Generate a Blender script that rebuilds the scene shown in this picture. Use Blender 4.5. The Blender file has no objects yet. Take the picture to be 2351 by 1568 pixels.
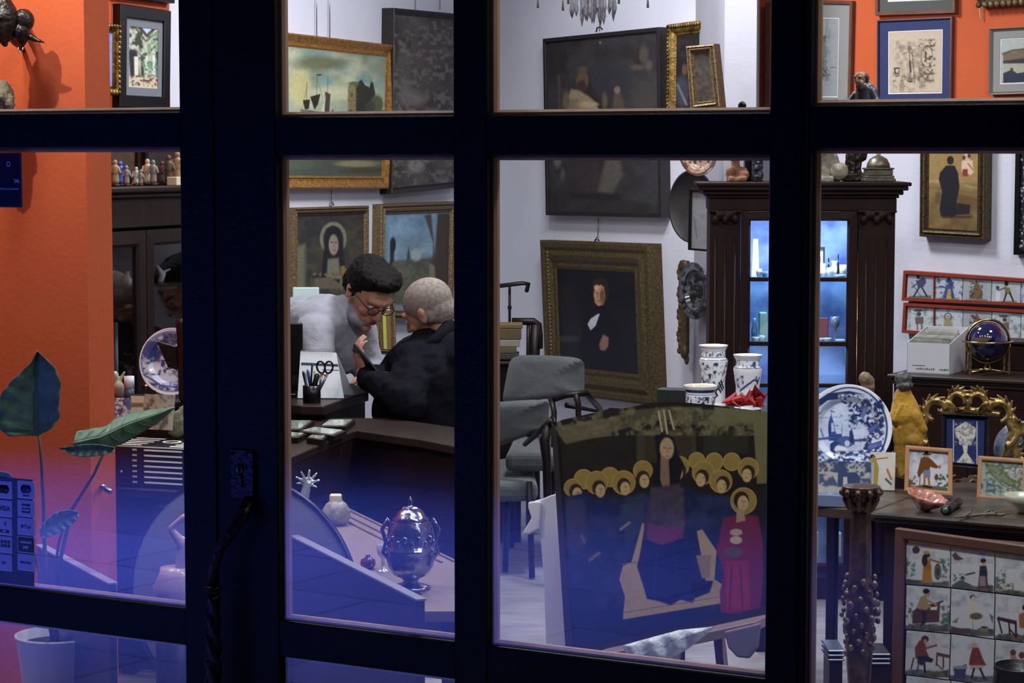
import bpy, bmesh, math, random
import numpy as np
from mathutils import Vector, Matrix, Euler
C = bpy.context.scene.collection
R = math.radians
PI = math.pi
random.seed(4)
# ---------------------------------------------------------------- camera maths
F = 5300.0
EYE = 1.65
HOR = 350.0
PITCH = math.atan((784.0 - HOR) / F)
cP, sP = math.cos(PITCH), math.sin(PITCH)
def ray(px, py):
    x = (px - 1175.5) / F; u = (784.0 - py) / F
    return Vector((x, cP + u * sP, -sP + u * cP))
def at(px, py, Y):
    d = ray(px, py); t = Y / d.y
    return Vector((d.x * t, Y, EYE + d.z * t))
def atz(px, py, z):
    d = ray(px, py); t = (z - EYE) / d.z
    return Vector((d.x * t, d.y * t, z))
def onpl(px, py, p0, n):
    d = ray(px, py); o = Vector((0, 0, EYE))
    t = (Vector(p0) - o).dot(n) / d.dot(n)
    return o + d * t
def S(Y): return Y / F          # metres per pixel at depth Y
def projn(V):                   # numpy Nx3 -> pixel arrays
    dz = V[:, 2] - EYE
    f = V[:, 1] * cP - dz * sP
    u = V[:, 1] * sP + dz * cP
    return 1175.5 + F * V[:, 0] / f, 784.0 - F * u / f
def MZ(o, yaw, lean=0, roll=0):
    return Matrix.Translation(o) @ Matrix.Rotation(R(yaw), 4, 'Z') @ Matrix.Rotation(R(lean), 4, 'X') @ Matrix.Rotation(R(roll), 4, 'Y')
# ---------------------------------------------------------------- colours / materials
def lin(c):
    return c / 12.92 if c <= 0.04045 else ((c + 0.055) / 1.055) ** 2.4
def hexc(h, g=1.0):
    return tuple(min(0.95, lin(int(h[i:i + 2], 16) / 255) * g) for i in (0, 2, 4))
MATS = {}
def mat(name, col, rough=0.6, metal=0.0, var=0.0, scale=8.0, bump=0.0, bscale=40.0, spec=0.5, coat=0.0, col2=None, stretch=None, sheen=0.0, gain=1.0, emit=None, est=1.0):
    if name in MATS: return MATS[name]
    m = bpy.data.materials.new(name); m.use_nodes = True
    nt = m.node_tree; b = nt.nodes['Principled BSDF']
    c = hexc(col, gain)
    b.inputs['Base Color'].default_value = (*c, 1)
    b.inputs['Roughness'].default_value = rough; b.inputs['Metallic'].default_value = metal
    b.inputs['Specular IOR Level'].default_value = spec; b.inputs['Coat Weight'].default_value = coat
    if sheen: b.inputs['Sheen Weight'].default_value = sheen
    if emit:
        b.inputs['Emission Color'].default_value = (*hexc(emit), 1); b.inputs['Emission Strength'].default_value = est
    tc = nt.nodes.new('ShaderNodeTexCoord'); mp = nt.nodes.new('ShaderNodeMapping')
    nt.links.new(tc.outputs['Object'], mp.inputs['Vector'])
    if stretch: mp.inputs['Scale'].default_value = stretch
    if var > 0 or col2:
        n = nt.nodes.new('ShaderNodeTexNoise'); n.inputs['Scale'].default_value = scale; n.inputs['Detail'].default_value = 6
        nt.links.new(mp.outputs[0], n.inputs['Vector'])
        cr = nt.nodes.new('ShaderNodeValToRGB')
        c2 = hexc(col2, gain) if col2 else tuple(x * (1 - var) for x in c)
        cr.color_ramp.elements[0].position = 0.35; cr.color_ramp.elements[1].position = 0.65
        cr.color_ramp.elements[0].color = (*c2, 1); cr.color_ramp.elements[1].color = (*c, 1)
        nt.links.new(n.outputs['Fac'], cr.inputs[0]); nt.links.new(cr.outputs[0], b.inputs['Base Color'])
    if bump > 0:
        n2 = nt.nodes.new('ShaderNodeTexNoise'); n2.inputs['Scale'].default_value = bscale; n2.inputs['Detail'].default_value = 4
        nt.links.new(mp.outputs[0], n2.inputs['Vector'])
        bp = nt.nodes.new('ShaderNodeBump'); bp.inputs['Strength'].default_value = bump; bp.inputs['Distance'].default_value = 0.01
        nt.links.new(n2.outputs['Fac'], bp.inputs['Height']); nt.links.new(bp.outputs[0], b.inputs['Normal'])
    MATS[name] = m
    return m
def attrmat(name, rough=0.6, spec=0.4, coat=0.0, bump=0.0):
    if name in MATS: return MATS[name]
    m = bpy.data.materials.new(name); m.use_nodes = True
    nt = m.node_tree; b = nt.nodes['Principled BSDF']
    a = nt.nodes.new('ShaderNodeAttribute'); a.attribute_name = 'paint'
    nt.links.new(a.outputs['Color'], b.inputs['Base Color'])
    b.inputs['Roughness'].default_value = rough; b.inputs['Specular IOR Level'].default_value = spec; b.inputs['Coat Weight'].default_value = coat
    if bump:
        n2 = nt.nodes.new('ShaderNodeTexNoise'); n2.inputs['Scale'].default_value = 120
        bp = nt.nodes.new('ShaderNodeBump'); bp.inputs['Strength'].default_value = bump; bp.inputs['Distance'].default_value = 0.004
        nt.links.new(n2.outputs['Fac'], bp.inputs['Height']); nt.links.new(bp.outputs[0], b.inputs['Normal'])
    MATS[name] = m
    return m
def panemat(name='window_glass', tint=(0.96, 0.97, 0.97)):
    if name in MATS: return MATS[name]
    m = bpy.data.materials.new(name); m.use_nodes = True
    nt = m.node_tree; nt.nodes.clear()
    o = nt.nodes.new('ShaderNodeOutputMaterial'); mx = nt.nodes.new('ShaderNodeMixShader')
    tr = nt.nodes.new('ShaderNodeBsdfTransparent'); gl = nt.nodes.new('ShaderNodeBsdfGlossy')
    tr.inputs[0].default_value = (*tint, 1); gl.inputs['Roughness'].default_value = 0.0
    gl.inputs[0].default_value = (1, 1, 1, 1)
    fr = nt.nodes.new('ShaderNodeFresnel'); ge = nt.nodes.new('ShaderNodeNewGeometry')
    mr = nt.nodes.new('ShaderNodeMapRange'); mr.inputs['To Min'].default_value = 1.5; mr.inputs['To Max'].default_value = 1 / 1.5
    nt.links.new(ge.outputs['Backfacing'], mr.inputs['Value']); nt.links.new(mr.outputs[0], fr.inputs['IOR'])
    nt.links.new(fr.outputs[0], mx.inputs[0]); nt.links.new(tr.outputs[0], mx.inputs[1]); nt.links.new(gl.outputs[0], mx.inputs[2])
    nt.links.new(mx.outputs[0], o.inputs[0])
    MATS[name] = m
    return m
# ---------------------------------------------------------------- objects
def tag(o, label=None, cat=None, group=None, kind=None):
    if label: o['label'] = label
    if cat: o['category'] = cat
    if group: o['group'] = group
    if kind: o['kind'] = kind
    return o
def thing(name, label, cat, loc, group=None, kind=None):
    o = bpy.data.objects.new(name, None); o.empty_display_size = 0.05
    C.objects.link(o); o.location = loc
    return tag(o, label, cat, group, kind)
def wloc(o):
    v = Vector(o.location)
    while o.parent: o = o.parent; v += Vector(o.location)
    return v
def mesh_obj(name, me, m, parent=None, loc=None):
    o = bpy.data.objects.new(name, me); C.objects.link(o)
    base = wloc(parent) if parent else Vector(loc if loc is not None else (0, 0, 0))
    me.transform(Matrix.Translation(-base))
    if parent: o.parent = parent
    else: o.location = base
    if m is not None:
        for x in (m if isinstance(m, (list, tuple)) else [m]): me.materials.append(x)
    return o
class MB:
    def __init__(s, M=None):
        s.v = []; s.f = []; s.mi = []; s.sm = []; s.M = M or Matrix.Identity(4)
    def add(s, vs, fs, smooth=False, mi=0, M=None):
        n = len(s.v); T = s.M @ M if M is not None else s.M
        s.v += [tuple(T @ Vector(x)) for x in vs]
        for f in fs: s.f.append([n + i for i in f]); s.mi.append(mi); s.sm.append(smooth)
        return s
    def box(s, x0, x1, y0, y1, z0, z1, mi=0, M=None):
        vs = [(x, y, z) for x in (x0, x1) for y in (y0, y1) for z in (z0, z1)]
        return s.add(vs, [(0, 1, 3, 2), (4, 6, 7, 5), (0, 4, 5, 1), (2, 3, 7, 6), (0, 2, 6, 4), (1, 5, 7, 3)], False, mi, M)
    def bbox(s, x0, x1, y0, y1, z0, z1, b=0.004, mi=0, M=None):      # bevelled box
        xs = ((x0, x1), (y0, y1), (z0, z1)); vs = []; idx = {}
        for a in range(3):
            for i in (0, 1):
                for j in (0, 1):
                    for k in (0, 1):
                        c = [xs[0][i], xs[1][j], xs[2][k]]; e = (i, j, k)
                        for q in range(3):
                            if q != a: c[q] += b if e[q] == 0 else -b
                        idx[(a, i, j, k)] = len(vs); vs.append(tuple(c))
        fs = []
        for a in range(3):
            o = [q for q in range(3) if q != a]
            for e in (0, 1):
                l = []
                for (p, q) in ((0, 0), (1, 0), (1, 1), (0, 1)):
                    t = [0, 0, 0]; t[a] = e; t[o[0]] = p; t[o[1]] = q; l.append(idx[(a, *t)])
                fs.append(l)
        for a in range(3):
            o = [q for q in range(3) if q != a]
            for p in (0, 1):
                for q in (0, 1):
                    l = []
                    for (fa, en) in ((o[0], 0), (o[0], 1), (o[1], 1), (o[1], 0)):
                        t = [0, 0, 0]; t[a] = en; t[o[0]] = p; t[o[1]] = q; l.append(idx[(fa, *t)])
                    fs.append(l)
        for i in (0, 1):
            for j in (0, 1):
                for k in (0, 1): fs.append([idx[(0, i, j, k)], idx[(1, i, j, k)], idx[(2, i, j, k)]])
        return s.add(vs, fs, False, mi, M)
    def tube(s, pts, rad, n=10, mi=0, M=None, flat=1.0):
        pts = [Vector(p) for p in pts]; k = len(pts)
        rad = [rad] * k if not isinstance(rad, (list, tuple)) else rad
        vs = []; fs = []; up = None
        for i, p in enumerate(pts):
            d = (pts[min(i + 1, k - 1)] - pts[max(i - 1, 0)]).normalized()
            if up is None:
                up = Vector((0, 0, 1)) if abs(d.z) < 0.9 else Vector((0, 1, 0))
            a = d.cross(up)
            if a.length < 1e-6: a = d.orthogonal()
            a.normalize(); b = a.cross(d).normalized(); up = b
            for j in range(n):
                t = 2 * PI * j / n
                vs.append(p + a * (math.cos(t) * rad[i]) + b * (math.sin(t) * rad[i] * flat))
        for i in range(k - 1):
            for j in range(n):
                fs.append((i * n + j, i * n + (j + 1) % n, (i + 1) * n + (j + 1) % n, (i + 1) * n + j))
        fs.append(list(range(n))[::-1]); fs.append([(k - 1) * n + j for j in range(n)])
        return s.add([tuple(v) for v in vs], fs, True, mi, M)
    def lathe(s, prof, n=32, mi=0, M=None, mod=None, cap=True):
        vs = []; fs = []; k = len(prof)
        for i, (r, z) in enumerate(prof):
            for j in range(n):
                t = 2 * PI * j / n; q = r * (mod(t, z) if mod else 1)
                vs.append((q * math.cos(t), q * math.sin(t), z))
        for i in range(k - 1):
            for j in range(n):
                fs.append((i * n + j, i * n + (j + 1) % n, (i + 1) * n + (j + 1) % n, (i + 1) * n + j))
        if cap: fs.append(list(range(n))[::-1]); fs.append([(k - 1) * n + j for j in range(n)])
        return s.add(vs, fs, True, mi, M)
    def ell(s, c, r, rot=None, nu=16, nv=10, mi=0, M=None):
        r = (r, r, r) if not isinstance(r, (tuple, list)) else r
        T = Matrix.Translation(c) @ (rot.to_4x4() if rot is not None else Matrix.Identity(4))
        vs = [tuple(T @ Vector((0, 0, -r[2])))]; fs = []
        for i in range(1, nv):
            ph = -PI / 2 + PI * i / nv
            for j in range(nu):
                t = 2 * PI * j / nu
                vs.append(tuple(T @ Vector((r[0] * math.cos(ph) * math.cos(t), r[1] * math.cos(ph) * math.sin(t), r[2] * math.sin(ph)))))
        vs.append(tuple(T @ Vector((0, 0, r[2])))); L = len(vs) - 1
        for j in range(nu):
            fs.append((0, 1 + (j + 1) % nu, 1 + j)); fs.append((L, L - nu + j, L - nu + (j + 1) % nu))
        for i in range(nv - 2):
            for j in range(nu):
                a = 1 + i * nu
                fs.append((a + j, a + (j + 1) % nu, a + nu + (j + 1) % nu, a + nu + j))
        return s.add(vs, fs, True, mi, M)
    def cap(s, p0, r0, p1, r1, n=14, mi=0, M=None):      # tapered capsule
        p0 = Vector(p0); p1 = Vector(p1); d = p1 - p0; L = d.length; pts = []; rr = []
        e = d / L
        for i in range(6):
            a = PI / 2 * (1 - i / 5) * 0.98; pts.append(p0 - e * (r0 * math.sin(a))); rr.append(r0 * math.cos(a))
        for i in range(6):
            a = PI / 2 * (i / 5) * 0.98; pts.append(p1 + e * (r1 * math.sin(a))); rr.append(r1 * math.cos(a))
        return s.tube(pts, rr, n, mi, M)
    def prism(s, pts, y0, y1, mi=0, M=None, axis='y'):   # polygon (x,z) extruded in y, or (x,y) in z
        n = len(pts)
        ar = sum(pts[i][0] * pts[(i + 1) % n][1] - pts[(i + 1) % n][0] * pts[i][1] for i in range(n))
        if ar < 0: pts = pts[::-1]
        if axis == 'y':
            vs = [(x, y0, z) for x, z in pts] + [(x, y1, z) for x, z in pts]
            fs = [list(range(n)), [n + i for i in range(n)][::-1]] + [(i, n + i, n + (i + 1) % n, (i + 1) % n) for i in range(n)]
        else:
            vs = [(x, z, y0) for x, z in pts] + [(x, z, y1) for x, z in pts]
            fs = [list(range(n))[::-1], [n + i for i in range(n)]] + [(i, (i + 1) % n, n + (i + 1) % n, n + i) for i in range(n)]
        return s.add(vs, fs, False, mi, M)
    def ring(s, quad, fw, prof, mi=0):      # mitred frame round quad (x,z) TL TR BR BL ; prof (inset 0..1, y)
        W = ((quad[1][0] - quad[0][0]) + (quad[2][0] - quad[3][0])) / 2; H = ((quad[0][1] - quad[3][1]) + (quad[1][1] - quad[2][1])) / 2
        vs = []; fs = []
        for (i, y) in prof:
            u = abs(i * fw / W); v = abs(i * fw / H)
            for (a, b) in ((u, v), (1 - u, v), (1 - u, 1 - v), (u, 1 - v)):
                x, z = bil(quad, a, b); vs.append((x, y, z))
        k = len(prof)
        for i in range(k):
            for j in range(4):
                i2 = (i + 1) % k
                fs.append((i * 4 + j, i2 * 4 + j, i2 * 4 + (j + 1) % 4, i * 4 + (j + 1) % 4))
        return s.add(vs, fs, False, mi)
    def build(s, name, m, parent=None, loc=None, smooth=None, mods=None):
        me = bpy.data.meshes.new(name); me.from_pydata([tuple(v) for v in s.v], [], s.f)
        me.polygons.foreach_set('material_index', s.mi)
        me.polygons.foreach_set('use_smooth', [(x if smooth is None else smooth) for x in s.sm])
        me.update()
        bm = bmesh.new(); bm.from_mesh(me); bmesh.ops.recalc_face_normals(bm, faces=bm.faces); bm.to_mesh(me); bm.free()
        if loc is None and parent is None:
            xs = [v[0] for v in s.v]; ys = [v[1] for v in s.v]; zs = [v[2] for v in s.v]
            loc = ((min(xs) + max(xs)) / 2, (min(ys) + max(ys)) / 2, min(zs))
        o = mesh_obj(name, me, m, parent, loc)
        for md in (mods or []):
            if md[0] == 'remesh':
                q = o.modifiers.new('r', 'REMESH'); q.mode = 'VOXEL'; q.voxel_size = md[1]; q.use_smooth_shade = True
            elif md[0] == 'smooth':
                q = o.modifiers.new('s', 'SMOOTH'); q.factor = 0.5; q.iterations = md[1]
            elif md[0] == 'noise':
                t = bpy.data.textures.new('t', 'CLOUDS'); t.noise_scale = md[1]; t.noise_depth = 2
                q = o.modifiers.new('d', 'DISPLACE'); q.texture = t; q.strength = md[2]; q.mid_level = 0.5
            elif md[0] == 'sub':
                q = o.modifiers.new('ss', 'SUBSURF'); q.levels = md[1]; q.render_levels = md[1]
            elif md[0] == 'bev':
                q = o.modifiers.new('b', 'BEVEL'); q.width = md[1]; q.segments = 3
        return o
def bil(q, u, v):      # quad TL TR BR BL, v down
    a = [(1 - u) * q[0][k] + u * q[1][k] for k in (0, 1)]; b = [(1 - u) * q[3][k] + u * q[2][k] for k in (0, 1)]
    return ((1 - v) * a[0] + v * b[0], (1 - v) * a[1] + v * b[1])
BL = lambda vox, sm=3: [('remesh', vox), ('smooth', sm)]
# ---------------------------------------------------------------- painting engine
def vnoise(x, y, seed=0):
    xi = np.floor(x); yi = np.floor(y); xf = x - xi; yf = y - yi
    xf = xf * xf * (3 - 2 * xf); yf = yf * yf * (3 - 2 * yf)
    def h(a, b):
        t = np.sin(a * 127.1 + b * 311.7 + seed * 74.7) * 43758.5453
        return t - np.floor(t)
    return (h(xi, yi) * (1 - xf) + h(xi + 1, yi) * xf) * (1 - yf) + (h(xi, yi + 1) * (1 - xf) + h(xi + 1, yi + 1) * xf) * yf
class Paint:
    def __init__(s, X, Y, gain=1.0):
        s.X = X; s.Y = Y; s.g = gain; s.c = np.zeros((len(X), 3)); s.k = 0
    def mix(s, a, h):
        a = np.clip(a, 0, 1)[:, None]; s.c = s.c * (1 - a) + np.array(hexc(h, s.g)) * a
    def run(s, L):
        X, Y = s.X, s.Y
        for o in L:
            k = o[0]
            if k == 'f': s.c[:] = hexc(o[1], s.g)
            elif k == 'e':
                cx, cy, rx, ry, h = o[1:6]; so = o[6] if len(o) > 6 else 1.0; ro = R(o[7]) if len(o) > 7 else 0
                dx = X - cx; dy = Y - cy
                a = dx * math.cos(ro) + dy * math.sin(ro); b = -dx * math.sin(ro) + dy * math.cos(ro)
                d = np.sqrt((a / rx) ** 2 + (b / ry) ** 2)
                s.mix((1 - d) * min(rx, ry) / max(so, .01) + 0.5, h)
            elif k == 'o':      # ellipse ring: cx cy rx ry width col
                cx, cy, rx, ry, w, h = o[1:7]; so = o[7] if len(o) > 7 else 1.0
                d = np.abs(np.sqrt(((X - cx) / rx) ** 2 + ((Y - cy) / ry) ** 2) - 1) * min(rx, ry)
                s.mix((w / 2 - d) / so + 0.5, h)
            elif k in ('p', 'l'):
                P = o[1]; closed = k == 'p'
                if closed: h = o[2]; so = o[3] if len(o) > 3 else 1.0; w = 0
                else: w = o[2]; h = o[3]; so = o[4] if len(o) > 4 else 1.0
                n = len(P); D = np.full(len(X), 1e9); ins = np.zeros(len(X), bool)
                for i in range(n if closed else n - 1):
                    x1, y1 = P[i]; x2, y2 = P[(i + 1) % n]
                    ex, ey = x2 - x1, y2 - y1; L2 = ex * ex + ey * ey + 1e-9
                    t = np.clip(((X - x1) * ex + (Y - y1) * ey) / L2, 0, 1)
                    D = np.minimum(D, np.hypot(X - x1 - t * ex, Y - y1 - t * ey))
                    if closed and y1 != y2:
                        c = ((Y > y1) != (Y > y2)) & (X < (x2 - x1) * (Y - y1) / (y2 - y1) + x1); ins ^= c
                if closed: s.mix(np.where(ins, D, -D) / so + 0.5, h)
                else: s.mix((w / 2 - D) / so + 0.5, h)
            elif k == 'n':      # multiplicative noise
                sc, am = o[1:3]; s.k += 1
                f = (vnoise(X / sc, Y / sc, s.k) + .5 * vnoise(X / sc * 2.1, Y / sc * 2.1, s.k + 9) + .25 * vnoise(X / sc * 4.3, Y / sc * 4.3, s.k + 5)) / 1.75
                s.c *= (1 + am * (f - 0.5) * 2)[:, None]
            elif k == 'b':      # blotches of colour by noise: scale thr col soft [bbox]
                sc, th, h, so = o[1:5]; s.k += 1
                f = (vnoise(X / sc, Y / sc, s.k + 3) + .5 * vnoise(X / sc * 2.3, Y / sc * 2.3, s.k + 7)) / 1.5
                a = (f - th) / (so * 2.4) + 0.5
                if len(o) > 5:
                    x0, y0, x1, y1 = o[5:9]; e = o[9] if len(o) > 9 else 4
                    a = np.clip(a, 0, 1) * np.clip(np.minimum(np.minimum(X - x0, x1 - X), np.minimum(Y - y0, y1 - Y)) / e + .5, 0, 1)
                s.mix(a, h)
            elif k == 'g':      # vertical gradient y0 h0 y1 h1 (pigment change)
                y0, h0, y1, h1 = o[1:5]; a = np.clip((Y - y0) / (y1 - y0), 0, 1)[:, None]
                s.c = np.array(hexc(h0, s.g)) * (1 - a) + np.array(hexc(h1, s.g)) * a
        s.c = np.clip(s.c, 0.002, 0.95)
def setpaint(me, c):
    a = me.attributes.new('paint', 'FLOAT_COLOR', 'POINT')
    a.data.foreach_set('color', np.concatenate([c, np.ones((len(c), 1))], 1).astype('f').ravel())
def slab(name, quad, y, t, M, L, m, parent=None, gain=1.5, px=1.6, top=None, loc=None, local=None):
    """painted slab: quad of (x,z) in frame M, front at y, thickness t; painted from list L in photo pixels (or in 'local' 0..1 units)"""
    W = math.dist(quad[0], quad[1]); H = math.dist(quad[0], quad[3])
    Yd = max(3.0, (M @ Vector((quad[0][0], y, quad[0][1]))).y)
    nx = int(max(4, min(420, W / S(Yd) / px))); ny = int(max(4, min(420, H / S(Yd) / px)))
    u, v = np.meshgrid(np.linspace(0, 1, nx + 1), np.linspace(0, 1, ny + 1)); u = u.ravel(); v = v.ravel()
    q = np.array(quad); T = (1 - u)[:, None] * q[0] + u[:, None] * q[1]
    if top is not None:
        tp = np.array(top); T = np.stack([T[:, 0], np.interp(T[:, 0], tp[:, 0], tp[:, 1])], 1)
    P = (1 - v)[:, None] * T + v[:, None] * ((1 - u)[:, None] * q[3] + u[:, None] * q[2])
    A = np.array(M)
    def tf(P, y): return np.stack([P[:, 0], np.full(len(P), y), P[:, 1]], 1) @ A[:3, :3].T + A[:3, 3]
    Vf = tf(P, y)
    if local: X, Y = u * local[0], v * local[1]
    else: X, Y = projn(Vf)
    p = Paint(X, Y, gain); p.run(L)
    bi = [j * (nx + 1) + i for (i, j) in [(i, 0) for i in range(nx)] + [(nx, j) for j in range(ny)] + [(nx - i, ny) for i in range(nx)] + [(0, ny - j) for j in range(ny)]]
    Vb = tf(P[bi], y + t); n0 = len(Vf)
    V = np.concatenate([Vf, Vb]); cc = np.concatenate([p.c, p.c[bi] * 0 + np.array(p.c.mean(0))])
    fs = [(j * (nx + 1) + i, (j + 1) * (nx + 1) + i, (j + 1) * (nx + 1) + i + 1, j * (nx + 1) + i + 1) for j in range(ny) for i in range(nx)]
    k = len(bi)
    fs += [(bi[i], bi[(i + 1) % k], n0 + (i + 1) % k, n0 + i) for i in range(k)]; fs.append([n0 + i for i in range(k)])
    me = bpy.data.meshes.new(name); me.from_pydata(V.tolist(), [], fs); me.update(); setpaint(me, cc)
    if loc is None and parent is None: loc = tuple(V[:, :2].mean(0)) + (V[:, 2].min(),)
    return mesh_obj(name, me, m, parent, loc)
CANVAS = attrmat('oil_paint', 0.55, 0.35, 0.0, 0.15); PAPER = attrmat('printed_paper', 0.5, 0.3)
GLAZE = attrmat('painted_ceramic_glaze', 0.18, 0.5, 0.5)
def plquad(pts, M):
    n = (M.to_3x3() @ Vector((0, -1, 0))); o = M.translation; I = M.inverted(); r = []
    for (a, b) in pts:
        w = I @ onpl(a, b, o, n); r.append((w.x, w.z))
    return r
PROF = {
 'gilt': lambda d: [(0, d), (0, .004), (.08, -.002), (.22, -.004), (.34, .004), (.5, -.008), (.66, -.004), (.78, .006), (.9, .002), (1, .008), (1, d)],
 'flat': lambda d: [(0, d), (0, .0), (.06, -.003), (.94, -.003), (1, .0), (1, d)],
 'cove': lambda d: [(0, d), (0, -.004), (.12, -.008), (.25, -.004), (.6, .008), (.75, .009), (.85, .004), (1, .008), (1, d)],
}
def picture(name, label, cat, corners, p0, yaw, fw, m, L, prof='gilt', d=.03, lean=0, gain=1.5, mats=(), pm=None, group=None, px=1.6, glass=False, orn=None, canvas='canvas', tdz=0.0):
    """corners of the frame's front in the photo, on the plane through p0 with that yaw"""
    M = MZ(Vector(p0), yaw, lean); n = M.to_3x3() @ Vector((0, -1, 0)); M = Matrix.Translation(n * d) @ M
    q = plquad(corners, M)
    cx = sum(a for a, b in q) / 4; zb = min(b for a, b in q); base = M @ Vector((cx, d, zb))
    root = thing(name, label, cat, base, group)
    MB(M).ring(q, fw, PROF[prof](d)).build('frame', m, root)
    W = (q[1][0] - q[0][0] + q[2][0] - q[3][0]) / 2; H = (q[0][1] - q[3][1] + q[1][1] - q[2][1]) / 2
    def ins(i): return [bil(q, i / W * a + (1 - i / W) * (1 - a), i / H * b + (1 - i / H) * (1 - b)) for a, b in ((1, 1), (0, 1), (0, 0), (1, 0))]
    tot = fw
    for k, (mw, mm) in enumerate(mats):
        MB(M).ring(ins(tot), mw, [(0, .012), (0, .007 + .002 * k), (1, .007 + .002 * k), (1, .012)]).build('mat_board', mm, root); tot += mw
    slab(canvas, ins(tot - .002), .009, min(.008, d - .011), M, L, pm or CANVAS, root, gain, px)
    if orn: orn(M, q, root)
    root['M'] = 1; del root['M']
    return root, M, q
# ================================================================ camera
cam = bpy.data.cameras.new('camera'); cam.lens = 36 * F / 2351; cam.sensor_width = 36; cam.clip_start = 0.1
co = bpy.data.objects.new('camera', cam); C.objects.link(co); co.location = (0, 0, EYE); co.rotation_euler = (PI / 2 - PITCH, 0, 0)
sc = bpy.context.scene; sc.camera = co
sc.view_settings.view_transform = 'Standard'; sc.view_settings.look = 'None'; sc.view_settings.gamma = 1; sc.view_settings.exposure = 0
w = bpy.data.worlds.new('night_sky'); sc.world = w; w.use_nodes = True
w.node_tree.nodes['Background'].inputs[0].default_value = (0.015, 0.02, 0.06, 1); w.node_tree.nodes['Background'].inputs[1].default_value = 0.5
sc.cycles.max_bounces = 8; sc.cycles.transparent_max_bounces = 24; sc.cycles.sample_clamp_indirect = 4
# ================================================================ walls
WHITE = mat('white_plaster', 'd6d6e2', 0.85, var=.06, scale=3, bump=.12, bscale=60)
WHITE2 = mat('grey_white_plaster', 'a9a7b0', 0.85, var=.06, scale=3, bump=.12, bscale=60)  # white plaster with darkened colour, to tone down the overlit pillar
ORANGE = mat('orange_plaster', 'c4582c', 0.85, var=.07, scale=5, bump=.12, bscale=60)
FLOORM = mat('pale_floor', '918b8d', 0.6, var=.12, scale=6, col2='7d787b', stretch=(1, 6, 1))
DARKP = mat('black_painted_wood', '0a090b', 0.5, bump=.15, bscale=120, spec=.15)
JAMB = mat('brown_jamb_wood', '8c6c54', 0.6, var=.25, scale=30, stretch=(1, 1, .1), gain=1.0)
WOODD = mat('dark_walnut', '1f120e', 0.45, var=.45, scale=14, stretch=(1, 1, .15), bump=.1, spec=.3)
WOODR = mat('mahogany', '24100b', 0.5, var=.4, scale=14, stretch=(1, 1, .15), bump=.08, spec=.2)
WOODM = mat('brown_wood', '6b4430', 0.45, var=.35, scale=20, stretch=(1, .2, 1), bump=.1)
PINE = mat('pale_pine', 'c89468', 0.5, var=.2, scale=40, stretch=(.3, 1, .3), bump=.08)
BLACK = mat('black_lacquer', '0c0b0c', 0.3, spec=.4)
GOLD = mat('gilt_wood', 'a88a4c', 0.35, metal=.75, var=.45, scale=30, col2='5c4318', bump=.25, bscale=90)
GOLDO = mat('old_gilt_wood', '7d6848', 0.45, metal=.35, var=.5, scale=120, col2='5a4830', bump=.3, bscale=90)
GOLDD = mat('dull_gilt', '5f4f2f', 0.5, metal=.35, var=.5, scale=110, col2='3d311c', bump=.35, bscale=80)
BRASS = mat('brass', 'b59a66', 0.2, metal=1)
SILVER = mat('tarnished_silver', 'a9a6b4', 0.16, metal=1, var=.4, scale=40, bump=.25, bscale=60)
STEEL = mat('grey_steel', '8c8c92', 0.3, metal=1)
RED = mat('red_painted_wood', '9c3a26', 0.5, var=.2, scale=20)
GREY = mat('grey_upholstery', '55585a', 0.95, var=.2, scale=60, bump=.3, bscale=300, sheen=.3)
TERRA = mat('terracotta', '8a5f42', 0.8, var=.3, scale=20, bump=.5, bscale=40)
STONE = mat('weathered_stone', '857c66', 0.9, var=.35, scale=20, bump=.5, bscale=40)
PALE = mat('aged_white_stone', 'a09c88', 0.8, var=.4, scale=15, bump=.4, bscale=30)
BRONZE = mat('dark_bronze', '2c241e', 0.35, metal=.5, var=.4, scale=20, bump=.4, bscale=60)
IVORY = mat('ivory', 'd8cfae', 0.5, var=.15, scale=20)
GLASS = panemat()
YW = -29.4; YB = -58.0; YL = 68.0; YR = -43.0
Pc = Vector((-.185, 11.5, 0)); Pr = Vector((1.605, 9.2, 0)); PF = Vector((0, 5, 0))
HC = 3.1
def wallseg(name, a, b, m, z0=0.0, z1=HC, t=.12, side=1):
    a = Vector((a[0], a[1], 0)); b = Vector((b[0], b[1], 0)); d = (b - a); L = d.length
    M = MZ(a, math.degrees(math.atan2(d.y, d.x)))
    o = MB(M).box(0, L, 0 if side > 0 else -t, t if side > 0 else 0, z0, z1).build(name, m)
    return tag(o, kind='structure')
lw = lambda s: (-.185 - .375 * s, 11.5 - .927 * s)
s_or = 2.95
# left wall: white towards the far corner, orange towards the street (right = towards corner)
wallseg('wall_left_white', lw(s_or), lw(0), WHITE)
wallseg('wall_left_orange', lw(5.55), lw(s_or), ORANGE)
wallseg('wall_back', (-.185, 11.5), (.785, 9.948), WHITE)
wallseg('wall_right_upper', (1.03, 9.736), (4.6, 6.41), ORANGE, 1.715, HC)
wallseg('wall_right_lower', (1.03, 9.736), (4.6, 6.41), WHITE, 0, 1.715)
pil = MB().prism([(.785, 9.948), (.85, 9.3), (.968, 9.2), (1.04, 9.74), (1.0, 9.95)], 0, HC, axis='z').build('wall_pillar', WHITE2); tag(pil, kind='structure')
wallseg('wall_side', (4.6, 6.41), (4.35, 2.62), WHITE)
tag(MB(MZ(Vector((-1.251, 6.8, 0)), YW)).box(-.76, 0, 0, .115, 0, HC).build('wall_partition', ORANGE), kind='structure')
poly = [(-2.4, 6.33), (-.25, 11.75), (.9, 10.2), (1.15, 10.0), (4.8, 6.6), (4.5, 2.5)]
tag(MB().prism(poly, -.1, 0, axis='z').build('floor', FLOORM), kind='structure')
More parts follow.
